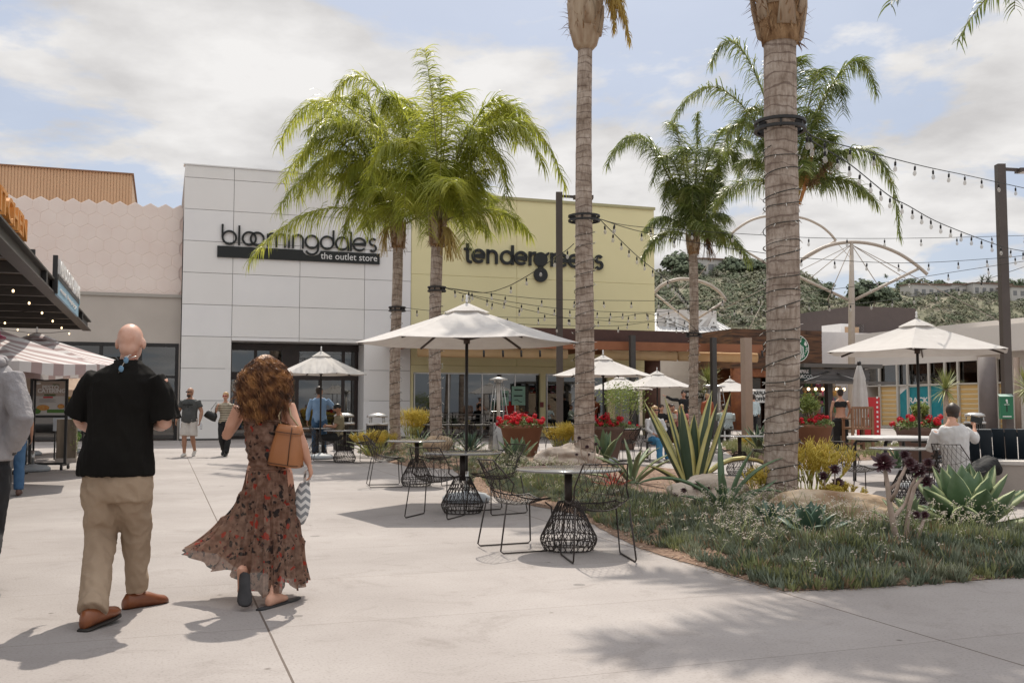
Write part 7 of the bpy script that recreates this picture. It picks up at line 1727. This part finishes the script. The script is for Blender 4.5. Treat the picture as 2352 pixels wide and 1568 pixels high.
for q in'LR':
    h,k_,a_=JM['hp'+q]+Vector((0,0,-.05)),JM['kn'+q],JM['an'+q]; a_=a_+Vector((0,-.01,-.02 if q=='L' else .015))
    limb(mb,[h,k_,a_],[[(.118,.135),(.120,.13),(.108,.116),(.096,.107)],[(.096,.107),(.09,.1),(.084,.096),(.082,.098)] if q=='L' else [(.096,.107),(.084,.095),(.074,.085),(.062,.078)]],20,side=(1,0,0))
wrinkle(remesh(mb,'khaki_trousers',khaki,tm,.009,12),.024,(9,9,7),5)
for q,tt_ in(('L',(.28,1,.1)),('R',(.8,1,0))):
    mb=MB(); shoe(mb,JM['an'+q]+Vector((0,0,.006)),tt_,1.2); mb.build('shoe',brownleather,tm)
    mb=MB(); d=Vector(tt_).normalized(); sd_=d.cross(Vector((0,0,1))).normalized(); up=sd_.cross(d); b=JM['an'+q]-up*.085*1.2+Vector((0,0,.006)); mb.loft([(b+d*y*1.2-up*.004,rx*1.2,.014,sd_,up) for y,rx in((-.088,.03),(-.06,.04),(0,.036),(.07,.045),(.12,.048),(.165,.038),(.19,.018))],12); mb.build('sole',mat('dark_sole',(.02,.015,.012),rough=.6),tm)
g_=at(284,834,YM-.125); sgl=thing('sunglasses','blue mirrored sunglasses hanging from the back of the black collar','sunglasses',g_); mb=MB(); 
for dx,dz in((-.0,-.035),(.03,.02)): mb.ell(g_+Vector((dx-.015,0,dz)),(.017,.006,.021),14,8)
mb.build('lens',mat('blue_lens',(.10,.22,.34),rough=.15,spec=.8),sgl)
mb=MB(); mb.tube([g_+Vector((-.03,0,-.06)),g_+Vector((.0,0,.0)),g_+Vector((.03,0,.045))],.003,5); mb.tube([g_+Vector((.03,0,.03)),g_+Vector((.075,.01,.045))],.003,5); mb.tube([g_+Vector((-.02,0,.03)),g_+Vector((.04,.02,.055))],.003,5); mb.build('frame',steelg,sgl)

# ---- curly haired woman
YW=6.95
def PX(px,py,dy=0): return tuple(at(px,py,YW+dy))
Jw=dict(pel=PX(618,1100),neck=PX(608,906),head=PX(611,858),shL=PX(552,935),shR=PX(662,932),elL=PX(520,1000,.0),elR=PX(688,1004,-.10),wrL=PX(568,930,.26),wrR=PX(709,1064,-.04),
 hpL=PX(592,1105),hpR=PX(642,1105),knL=PX(588,1225,.12),knR=PX(640,1215,.12),anL=PX(561,1316,-.22),anR=tuple(gr(628,1362,.085)),toeL=(.02,.35,-1),toeR=(.3,1,0))
tw,JW,oW,RW=person('woman with long curly hair in a flowing brown floral dress walking away',(0,0,0),0,Jw,.97,True,1.05,skinA,None,vox=.008,hands=(.6,.9),armw=1.12,world=True,gb=.95)
# foot that kicks back: sole
solem=mat('black_sandal_sole',(.016,.015,.016),(.03,.028,.03),scale=20,rough=.7)
mb=MB(); a_=JW['anL']; d=Vector((.02,.3,-1)).normalized(); sd_=Vector((1,0,0)); up=sd_.cross(d); b=at(562,1316,YW-.30); e=at(562,1392,YW-.42)
d=(e-b).normalized(); up=Vector((1,0,0)).cross(d); L_=(e-b).length
mb.loft([(b+d*L_*k,rx,.012,Vector((1,0,0)),up) for k,rx in((-.02,.02),(.04,.034),(.2,.038),(.45,.038),(.65,.047),(.85,.05),(.96,.038),(1.0,.02))],14); mb.build('sandal_sole',solem,tw)
mb=MB(); q=Vector(JW['anR'])+Vector((0,0,-.08)); mb.loft([(q+Vector((.05,.12,0))*k*2,rx,.012,Vector((1,0,0)),Vector((0,0,1))) for k,rx in((-.6,.02),(-.4,.035),(.2,.038),(.8,.045),(1.1,.02))],12)
mb.tube([q+Vector((-.045,.08,.0)),q+Vector((.0,.1,.07)),q+Vector((.07,.1,.0))],.01,6); mb.build('sandal',solem,tw)
# dress material
dm=bpy.data.materials.new('floral_chiffon'); dm.use_nodes=True; t=dm.node_tree; b=t.nodes['Principled BSDF']; l=t.links.new
co=t.nodes.new('ShaderNodeTexCoord'); nz=t.nodes.new('ShaderNodeTexNoise'); nz.inputs['Scale'].default_value=9; nz.inputs['Detail'].default_value=3; l(co.outputs['Object'],nz.inputs['Vector'])
mxv=t.nodes.new('ShaderNodeMixRGB'); mxv.inputs[0].default_value=.16; l(co.outputs['Object'],mxv.inputs[1]); l(nz.outputs['Color'],mxv.inputs[2])
def vor(sc__,th,th2,thr=None):
    v=t.nodes.new('ShaderNodeTexVoronoi'); v.inputs['Scale'].default_value=sc__; l(mxv.outputs[0],v.inputs['Vector']); r=t.nodes.new('ShaderNodeMath'); r.operation='LESS_THAN'; r.inputs[1].default_value=th; l(v.outputs['Distance'],r.inputs[0])
    s_=t.nodes.new('ShaderNodeSeparateColor'); l(v.outputs['Color'],s_.inputs[0]); g_=t.nodes.new('ShaderNodeMath'); g_.operation='LESS_THAN'; g_.inputs[1].default_value=th2; l(s_.outputs[0],g_.inputs[0]); m_=t.nodes.new('ShaderNodeMath'); m_.operation='MULTIPLY'; l(r.outputs[0],m_.inputs[0]); l(g_.outputs[0],m_.inputs[1]); return m_.outputs[0]
rp=t.nodes.new('ShaderNodeValToRGB'); e=rp.color_ramp.elements; e[0].position=.35; e[0].color=(.17,.09,.06,1); e[1].position=.65; e[1].color=(.34,.215,.155,1)
n2_=t.nodes.new('ShaderNodeTexNoise'); n2_.inputs['Scale'].default_value=26; l(co.outputs['Object'],n2_.inputs['Vector']); l(n2_.outputs['Fac'],rp.inputs[0])
c1=t.nodes.new('ShaderNodeMixRGB'); l(vor(24,.40,.42),c1.inputs[0]); l(rp.outputs[0],c1.inputs[1]); c1.inputs[2].default_value=(.012,.016,.018,1)
c2=t.nodes.new('ShaderNodeMixRGB'); l(vor(20,.34,.34),c2.inputs[0]); l(c1.outputs[0],c2.inputs[1]); c2.inputs[2].default_value=(.42,.04,.022,1)
c3=t.nodes.new('ShaderNodeMixRGB'); l(vor(33,.3,.3),c3.inputs[0]); l(c2.outputs[0],c3.inputs[1]); c3.inputs[2].default_value=(.07,.035,.03,1)
l(c3.outputs[0],b.inputs['Base Color']); b.inputs['Roughness'].default_value=.8
tr=t.nodes.new('ShaderNodeBsdfTranslucent'); l(c3.outputs[0],tr.inputs[0]); tp=t.nodes.new('ShaderNodeBsdfTransparent')
m1=t.nodes.new('ShaderNodeMixShader'); m1.inputs[0].default_value=.42; l(b.outputs[0],m1.inputs[1]); l(tr.outputs[0],m1.inputs[2])
m2=t.nodes.new('ShaderNodeMixShader'); m2.inputs[0].default_value=.12; l(m1.outputs[0],m2.inputs[1]); l(tp.outputs[0],m2.inputs[2]); l(m2.outputs[0],t.nodes['Material Output'].inputs[0])
mpx=YW/FPX
def skirt():
    mb=MB(); NV,NT=64,200; W0=at(618,1078,YW); V=[]
    for i in range(NV+1):
        v=i/NV
        for j in range(NT):
            a=2*pi*j/NT; c=cos(a); s_=sin(a); left=max(0,-c)**1.5*(1-.35*abs(s_)); right=max(0,c)
            rr_=.150+.055*v+.02*v*v; rl=.150+.16*v+.36*v**2.6; r=rr_+(rl-rr_)*left
            ry=.135+.13*v
            rip=(.004+.020*v)*sin(a*17+1.7*sin(a*3)+v*1.2)+(.002+.010*v)*sin(a*41+v*3)+ .012*v*sin(a*7+v*4)
            for tv in(.30,.64):
                if v>=tv: rip+= .020*math.exp(-(v-tv)*14)*(.6+.5*sin(a*60))
                elif tv-v<.03: rip+=.012*sin(a*50)
            hem=.085+.25*left+.03*right+.02*sin(a*5)+.012*sin(a*13)
            z=W0.z+(hem-W0.z)*v; cx=W0.x+.045*v
            V.append(Vector((cx+c*(r+rip),W0.y+s_*(ry+rip)+(.10*v*left if True else 0)-.02*v,z+.012*sin(a*9+v*9)*v)))
    F=[(i*NT+j,i*NT+(j+1)%NT,(i+1)*NT+(j+1)%NT,(i+1)*NT+j) for i in range(NV) for j in range(NT)]
    mb.add(V,F,0,True); return mb
o=skirt().build('skirt',dm,tw)
mb=MB()
W=[(1078,572,664,.125),(1060,573,660,.125),(1030,566,660,.13),(1000,563,660,.135),(975,561,658,.13),(966,560,658,.125)]
NT=120; V=[]
for i,(py,xa,xb,ry) in enumerate(W):
    c=at((xa+xb)/2,py,YW); r=(xb-xa)/2*mpx
    for j in range(NT): a=2*pi*j/NT; V.append(c+Vector((cos(a)*r,sin(a)*ry,.004*sin(a*9))))
VV=[]
for i in range(len(W)-1):
    for k in range(6):
        for j in range(NT):
            q=V[i*NT+j].lerp(V[(i+1)*NT+j],k/6); d=(q-Vector((W and at((W[i][1]+W[i][2])/2,W[i][0],YW).x,YW,q.z))).normalized(); VV.append(q+d*.005*sin((i*6+k)*1.7+.8*sin(j*.11)))
VV+=V[-NT:]
n=len(VV)//NT; mb.add(VV,[(i*NT+j,i*NT+(j+1)%NT,(i+1)*NT+(j+1)%NT,(i+1)*NT+j) for i in range(n-1) for j in range(NT)],0,True); mb.build('bodice',dm,tw)
mb=MB()
for a,b_,c_ in(((575,966),(574,945),(572,915)),((645,966),(646,945),(640,915)),((592,966),(588,945),(586,915))): mb.tube([at(*a,YW-.125),at(*b_,YW-.115),at(*c_,YW-.06)],.005,5)
mb.tube([at(574+72*i/14,966,YW-.118-.01*sin(pi*i/14)) for i in range(15)],.006,5)
mb.build('straps',dm,tw)
# curly hair
hm=mat('curly_brown_hair',(.07,.028,.012),(.60,.30,.11),scale=14,rough=.36,mid=(.27,.115,.045),contrast=(.34,.64),spec=.6,trans=.3)
rr=random.Random(8); mb=MB(); hc=JW['head']
mb.ell(hc+Vector((0,-.005,.025)),(.09,.108,.103),20,14,jit=.03); mb.ell(at(609,890,YW-.02),(.105,.08,.13),18,12,jit=.3)
for i in range(3600):
    a=rr.uniform(0,2*pi); e=rr.uniform(-.35,1.55); d=Vector((cos(a)*cos(e),sin(a)*cos(e)*1.0,sin(e)))
    if d.y>.6 and d.z<.45: continue
    root_=hc+Vector((d.x*.088,d.y*.105-.008,d.z*.108+.024)); k=rr.uniform(.35,1); L_=rr.uniform(.22,.50)*(1 if d.z<.8 else .8)
    tx=(d.x*.9+rr.gauss(0,.22))*rr.choice((.15,.13,.09)); ty=-.07-.05*rr.random()+.05*d.y; pts=[]; ph=rr.uniform(0,6.3); rc=rr.uniform(.008,.019); tn=rr.uniform(2.5,5.5); N=18
    end=Vector((hc.x+tx,hc.y+ty,max(root_.z-L_,hc.z-.33+rr.uniform(-.04,.1)+abs(tx)*.35)))
    ctl=root_+Vector((d.x*.12*k,d.y*.09*k-.01,.025*k+.0)); B=bez(root_,ctl+Vector((d.x*.05,0,-.05)),end,N)
    for j,q in enumerate(B): w_=min(1,j/6); pts.append(q+Vector((cos(ph+tn*2*pi*j/N)*rc,sin(ph+tn*2*pi*j/N)*rc,.3*rc*sin(ph*2+j)))*w_)
    mb.tube(pts,[.0031*(1-.6*j/N) for j in range(N+1)],3,smooth=True)
for i in range(380):
    a=rr.uniform(0,2*pi)
    if sin(a)>.5: continue
    q=at(609,880,YW-.02)+Vector((cos(a)*rr.uniform(.13,.18),rr.gauss(0,.06),sin(a)*rr.uniform(.15,.24)+.0)); ph=rr.uniform(0,6.3); pts=[q+Vector((cos(ph+j)*.012,sin(ph+j)*.012,-.012*j)) for j in range(7)]; mb.tube(pts,.002,3)
mb.build('curly_hair',hm,tw)
# shoulder bag
tan=mat('tan_leather',(.30,.115,.04),(.38,.155,.06),scale=3,rough=.4,bump=.08,bscale=60); edgem=mat('dark_edge',(.05,.02,.01),rough=.5)
bp_=at(660,1070,YW-.10); bag=thing('handbag','tan leather shoulder bag with a chain strap, at the woman\'s side','handbag',bp_)
Mb=Matrix.Translation(at(661,1022,YW-.11))@Matrix.Rotation(-.25,4,'Z')@Matrix.Rotation(.12,4,'Y')
def rrect(w_,d_,z,r=.25,n=6):
    P=[]; 
    for k in range(24): a=2*pi*k/24; c,s_=cos(a),sin(a); P.append(Vector((w_*abs(c)**.45*(1 if c>0 else -1),d_*abs(s_)**.45*(1 if s_>0 else -1),z)))
    return P
mb=MB(Mb); mb.rings([rrect(.108,.07,-.142),rrect(.115,.075,-.13),rrect(.104,.07,-.02),rrect(.082,.055,.10),rrect(.070,.04,.135)],0,True,True); mb.build('bag_body',tan,bag)
mb=MB(Mb); mb.rings([rrect(.088,.062,.075),rrect(.09,.062,.09),rrect(.076,.047,.14),rrect(.070,.04,.141)],0,False,True); mb.build('collar_band',tan,bag)
mb=MB(Mb); mb.tube([Vector((.045,-.062,.13)),Vector((.05,-.075,0)),Vector((.055,-.078,-.13))],.003,4); mb.tube([p+Vector((0,0,0)) for p in rrect(.117,.077,-.128)],.003,4); mb.tube([p for p in rrect(.1,.065,.088)],.0025,4); mb.build('piping',edgem,bag)
mb=MB(); 
P=[Mb@Vector((-.07,0,.13)),at(640,955,YW-.14),at(648,935,YW-.08),at(655,921,YW)];Q=[Mb@Vector((.07,0,.13)),at(668,955,YW-.12),at(664,935,YW-.05),at(657,921,YW)]
for C_ in(P,Q):
    for i in range(len(C_)-1):
        n=max(2,int((C_[i+1]-C_[i]).length/.012))
        for k in range(n): mb.ell(C_[i].lerp(C_[i+1],k/n),(.007,.005,.008),5,4)
mb.build('chain_strap',mat('brass_chain',(.45,.36,.22),rough=.3,metal=.8),bag)
# chevron pouch
cm=bpy.data.materials.new('chevron_cloth'); cm.use_nodes=True; t=cm.node_tree; b=t.nodes['Principled BSDF']; l=t.links.new
co=t.nodes.new('ShaderNodeTexCoord'); sp=t.nodes.new('ShaderNodeSeparateXYZ'); l(co.outputs['Object'],sp.inputs[0])
def MM(op,a,b_=None):
    n=t.nodes.new('ShaderNodeMath'); n.operation=op
    for i,q in enumerate((a,b_)):
        if q is None: continue
        if isinstance(q,(int,float)): n.inputs[i].default_value=q
        else: l(q,n.inputs[i])
    return n.outputs[0]
u=MM('ABSOLUTE',MM('SUBTRACT',MM('FRACT',MM('MULTIPLY',sp.outputs[0],17)),.5)); v=MM('FRACT',MM('ADD',MM('MULTIPLY',sp.outputs[2],19),u)); f=MM('LESS_THAN',v,.5)
mx_=t.nodes.new('ShaderNodeMixRGB'); l(f,mx_.inputs[0]); mx_.inputs[1].default_value=(.68,.67,.65,1); mx_.inputs[2].default_value=(.24,.25,.26,1); l(mx_.outputs[0],b.inputs['Base Color']); b.inputs['Roughness'].default_value=.8
pc=at(694,1146,YW+.02); pch=thing('pouch','grey and white chevron cloth pouch hanging from the woman\'s hand','pouch',pc); mb=MB(Matrix.Translation(pc)@Matrix.Rotation(.12,4,'Y'))
mb.rings([[Vector((cos(2*pi*k/20)*a,sin(2*pi*k/20)*b_,z)) for k in range(20)] for z,a,b_ in((-.18,.012,.01),(-.165,.035,.025),(-.11,.056,.035),(-.03,.062,.036),(.05,.052,.03),(.10,.036,.02),(.125,.02,.012))],0,True,True); mb.build('pouch_body',cm,pch)
mb=MB(); hn=at(709,1082,YW+.01); mb.tube([pc+Vector((.015,0,.12)),hn+Vector((-.02,-.02,0)),hn+Vector((.0,-.02,.02)),hn+Vector((.01,.0,-.02)),pc+Vector((.04,0,.08))],.009,6); mb.build('handle',cm,pch)

# ---- hooded man at left edge
YH=7.3
def PH(px,py,dy=0): return tuple(at(px,py,YH+dy))
greyh=fabric('grey_sweatshirt',(.27,.255,.26),(.36,.345,.35),6,.5,40); dkj=fabric('black_jeans',(.010,.010,.012),(.02,.02,.022),4)
Jh=dict(pel=PH(-35,1045),neck=PH(-30,832),head=PH(-32,783,.0),shL=PH(-92,862),shR=PH(24,866),elL=PH(-112,960),elR=PH(52,958,-.10),wrL=PH(-85,1040,.1),wrR=PH(26,1034,.02),hpL=PH(-62,1070),hpR=PH(-10,1070),knL=PH(-70,1230,.0),knR=PH(-22,1225),anL=tuple(gr(-85,1370,.09)),anR=tuple(gr(-45,1355,.09)))
th_,JH,oH,RH=person('man in a grey sweatshirt and black jeans, hand in pocket, cut by the left edge',(0,0,0),0,Jh,1.06,False,1.02,skinT,greyh,-.08,1.93,.98,dkj,2.0,mat('grey_shoe',(.2,.2,.2)),mat('maroon_cap',(.22,.01,.06)),'cap',vox=.012,armw=1.35,topinf=.03,world=True)
mb=MB(); c=JH['neck']; mb.tube([c+Vector((cos(a)*.12,sin(a)*.11-.03,.0+.02*sin(a))) for a in [2*pi*i/20 for i in range(21)]],.042,10); mb.build('hood',greyh,th_)
wq=lerp(JH['elR'],JH['wrR'],1.0); mb=MB(); d=(JH['wrR']-JH['elR']).normalized(); mb.tube([wq-d*.016,wq+d*.016],.041,16); mb.ell(wq+Vector((.025,-.03,0)),(.02,.012,.022),12,8); mb.build('wristwatch',black,th_)
jeans=fabric('blue_jeans',(.035,.095,.19),(.07,.15,.27),4)
pb2=gr(24,1138); person('person in blue jeans mostly hidden behind the hooded man',(pb2.x,pb2.y,0),.4,None,.97,False,1,skinT,fabric('dark_shirt',(.05,.05,.055),(.07,.07,.075)),bottom=jeans,shoes=mat('brown_shoe',(.14,.07,.05)),hair=mat('dark_hair',(.02,.012,.009),(.05,.03,.02),scale=14,rough=.5))

# ---- background walkers
dhair=MATS['dark_hair']; greyT=fabric('charcoal_tshirt',(.055,.058,.058),(.08,.083,.08)); palesh=fabric('pale_shorts',(.50,.46,.41),(.58,.54,.5)); wshoe=mat('white_shoe',(.62,.59,.54))
p=gr(434,1048); t_,_,o_,_=person('bald bearded man in a charcoal t-shirt and pale shorts walking this way',(p.x,p.y,0),pi,dict(anL=(-.10,-.14,.16),knL=(-.10,.06,.5),anR=(.09,.1,.09),knR=(.10,.10,.5),toeL=(0,1,-.6),elL=(-.30,-.02,1.16),elR=(.30,-.02,1.16),wrL=(-.30,.1,.93),wrR=(.32,.08,.93)),1.0,False,1.22,skinT,greyT,-.17,.62,.97,palesh,.93,wshoe,None,vox=.014,face=True,beard=dhair,glasses=signblack,headyaw=-.4,armw=1.2,belly=.05)
mb=MB(Matrix.Translation((p.x,p.y,0))@Matrix.Rotation(pi,4,'Z')); mb.box((0,.165,1.34),(.26,.008,.03)); mb.ell((0,.165,1.29),(.025,.006,.018),8,6); mb.build('shirt_print',signblack,t_)
mb=MB(); bq=Vector((p.x+.34,p.y-.14,.80)); mb.lathe([(.028,-.1),(.03,.03),(.012,.07),(.014,.09)],12,bq); ob=mb.build('water_bottle',mat('clear_plastic',(.62,.64,.66),rough=.1,alpha=.6)); ob['label']='small clear water bottle held by the bearded man'; ob['category']='bottle'
p=gr(516,1047); blondh=mat('blond_hair',(.36,.20,.08),(.52,.34,.16),scale=12,rough=.45); stripe=bpy.data.materials.new('striped_top'); stripe.use_nodes=True; t=stripe.node_tree; wv=t.nodes.new('ShaderNodeTexWave'); wv.bands_direction='Z'; wv.inputs['Scale'].default_value=7; co=t.nodes.new('ShaderNodeTexCoord'); t.links.new(co.outputs['Object'],wv.inputs['Vector']); rp=t.nodes.new('ShaderNodeValToRGB'); rp.color_ramp.interpolation='CONSTANT'; rp.color_ramp.elements[0].color=(.10,.08,.05,1); rp.color_ramp.elements[1].position=.45; rp.color_ramp.elements[1].color=(.50,.44,.33,1); t.links.new(wv.outputs['Fac'],rp.inputs[0]); t.links.new(rp.outputs[0],t.nodes['Principled BSDF'].inputs['Base Color'])
leg_=fabric('black_leggings',(.010,.010,.011),(.02,.02,.02))
t_,JJ,_,_=person('blonde woman in a striped top and black leggings with red sunglasses',(p.x,p.y,0),pi,dict(anL=(-.07,.12,.09),anR=(.08,-.16,.18),knR=(.08,.08,.5),toeR=(0,1,-.6),elR=(.27,.02,1.2),wrR=(.17,.2,1.38),elL=(-.26,.0,1.15),wrL=(-.27,.12,.96)),.94,True,1.0,skinA,stripe,-.08,.75,.97,leg_,2.0,signblack,blondh,'bun',vox=.014,face=True,glasses=mat('red_lens',(.3,.03,.03),rough=.2))
bgp=Vector((p.x-.34,p.y-.12,1.05)); ob=thing('shoulder_bag','black shoulder bag carried by the blonde woman','handbag',bgp); mb=MB(Matrix.Translation(bgp)@Matrix.Rotation(.5,4,'Y')); mb.rings([rrect(.12,.05,-.1),rrect(.17,.08,-.08),rrect(.15,.07,.06),rrect(.10,.03,.12)],0,True,True); mb.build('bag_body',signblack,ob); mb=MB(); mb.tube([bgp+Vector((-.05,0,.1)),bgp+Vector((.12,.04,.36)),bgp+Vector((.1,0,.1))],.008,5); mb.build('strap',signblack,ob)
bluesh=fabric('light_blue_shirt',(.19,.32,.52),(.27,.41,.60),6)
p=at(733,1000,26.); person('dark-haired man in a light blue shirt standing with his back turned',(p.x,p.y,0),.05,dict(elR=(.36,.02,1.24),wrR=(.50,.14,1.12),elL=(-.27,-.04,1.16),wrL=(-.30,0,.90)),1.02,False,1.05,skinT,bluesh,-.17,1.95,.97,jeans,2.0,brownleather,dhair,vox=.014,headyaw=-.5)
SIT=dict(pel=(0,-.05,.55),neck=(0,-.02,1.08),head=(0,.03,1.24),shL=(-.185,-.02,1.02),shR=(.185,-.02,1.02),elL=(-.25,.08,.78),elR=(.25,.08,.78),wrL=(-.12,.28,.80),wrR=(.12,.28,.80),hpL=(-.09,0,.52),hpR=(.09,0,.52),knL=(-.11,.42,.50),knR=(.11,.42,.50),anL=(-.11,.44,.09),anR=(.11,.44,.09))
def sit(**k): d=dict(SIT); d.update(k); return d
tanT=fabric('olive_tshirt',(.20,.17,.10),(.27,.23,.15))
q=TBL['e']; person('seated bearded man in a black cap and olive t-shirt by the entrance parasol',(q.x+.52,q.y+.05,0),1.75,sit(),1,False,1.1,skinT,tanT,-.17,.7,.97,leg_,2.0,signblack,signblack,'cap',vox=.014,beard=dhair,headyaw=.1)
whts=fabric('white_shirt',(.54,.535,.53),(.64,.63,.62),5,.8,7)
YS=12.9
def PS(px,py,dy=0): return tuple(at(px,py,YS+dy))
tS,JS,oS,RS=person('dark-haired man in a white shirt seated with a phone, seen from behind',(0,0,0),-.1,None,1,False,1,skinA) if False else (None,)*4
Js=dict(pel=PS(2200,1090,.0),neck=PS(2185,972,-.1),head=PS(2188,948,.0),shL=PS(2152,990,-.05),shR=PS(2218,990,-.05),elL=PS(2135,1030,.1),elR=PS(2240,1010,.12),wrL=PS(2165,1010,.3),wrR=PS(2238,985,.22),hpL=PS(2205,1100,.05),hpR=PS(2222,1100,-.05),knL=PS(2268,1058,.35),knR=PS(2280,1062,.25),anL=PS(2330,1120,.7),anR=PS(2300,1100,.7),toeL=(.6,1,0),toeR=(.6,1,0))
person('dark-haired man in a white shirt holding up a phone, seen from behind',(0,0,0),0,Js,.98,False,.95,skinA,whts,-.17,1.6,.97,leg_,2.0,signblack,dhair,'short',vox=.012,headyaw=-.3,topinf=.03,world=True)
put(ch,1,(at(2200,1000,YS).x,YS,0),-.9,'wire chair holding the man in the white shirt')
ph=at(2243,964,YS+.22); ob=MB(Matrix.Translation(ph)@Matrix.Rotation(.15,4,'Z')@Matrix.Rotation(.22,4,'Y')); ob.box((0,0,0),(.165,.012,.08)); ob=ob.build('phone',signblack); ob['label']='dark phone held sideways by the man in the white shirt'; ob['category']='phone'
# blonde woman seated
p=at(1504,1000,23.6); person('blonde woman in sunglasses, white blouse and blue jeans seated behind the tall agave',(p.x,p.y,0),pi+.35,sit(wrL=(-.1,.2,.66),wrR=(.1,.2,.66)),.97,True,1.0,skinA,whts,-.17,1.7,.97,mat('bright_jeans',(.03,.17,.32),(.06,.22,.38),scale=5,rough=.8),2.0,wshoe,blondh,'long',vox=.014,face=True,glasses=signblack)
put(ch,1,(p.x,p.y,0),pi+.35,'wire chair under the blonde woman')
# kiosk browser
p=at(1932,1000,27.6); croptop=fabric('black_crop_top',(.012,.012,.013),(.02,.02,.022)); person('woman in a black crop top and wide black trousers facing the kiosk',(p.x,p.y,0),-.1,dict(elL=(-.26,.0,1.16),wrL=(-.24,.08,.92),elR=(.27,.04,1.18),wrR=(.26,.25,1.05)),1.0,True,1.05,skinA,croptop,.42,0,.93,fabric('wide_black_trousers',(.01,.01,.01),(.018,.018,.018)),2.0,signblack,dhair,'messy',vox=.014,legw=1.15)
# terrace crowd
cl=[fabric('terrace_'+n,c,tuple(min(1,q*1.35) for q in c)) for n,c in(('black',(.012,.012,.014)),('pink',(.45,.16,.15)),('cream',(.5,.46,.38)),('sage',(.28,.33,.27)),('rust',(.28,.07,.03)),('paleblue',(.42,.50,.52)))]
redh=mat('auburn_hair',(.10,.03,.012),(.17,.06,.025),scale=12)
crowd=[(1571,38.,pi,0,0,dhair,'short','man in black reaching out on the terrace, standing behind the others',False,1.06),
(1566,35.,pi+.3,1,1,blondh,'long','fair woman in pink seated on the terrace',True,1),(1585,36.,pi,1,4,dhair,'bun','child-like diner in dark rust seated beside the fair woman',True,.92),(1553,35.5,pi+.5,1,1,blondh,'short','small diner in pink at the left of the terrace group',True,.85),
(1537,34.,pi-.4,1,2,redh,'short','older diner seated near the brown column',False,1),(1545,37,pi+.2,1,0,dhair,'short','diner in black behind the far red flowers',False,1),(1626,39.,pi+.4,0,4,blondh,'short','person in brown standing behind the patio heaters',False,1),(1663,37.,-.3,1,3,dhair,'short','diner in grey right of the black pergola post, seen from behind',False,1),
(1673,35.5,.1,1,5,redh,'long','auburn-haired woman in a pale top seated with her back turned',True,1),(1732,43.,.2,0,5,dhair,'short','man in a blue shirt waiting at the coffee house door',False,1),(1520,33.,pi,1,0,dhair,'short','diner in black beside the brown column',True,1)]
for px,Y,rz,st__,ci,hr,hs,lab,fem,hh in crowd:
    p=at(px,1000,Y); J=sit() if st__ else (dict(elR=(.42,.02,1.45),wrR=(.66,.05,1.58)) if 'reaching' in lab else dict())
    person(lab,(p.x,p.y,0),rz,J,hh,fem,1,skinA,cl[ci],-.17,.7 if ci in(1,2) else 1.9,.97,dkj,2.0,signblack,hr,hs,vox=.022,group='people on the terrace',face=True)
    if st__: put(ch,1,(p.x,p.y,0),rz,'wire chair under the '+lab.split(' seated')[0].split(' beside')[0].split(' behind')[0].split(' at the')[0].split(' right of')[0])
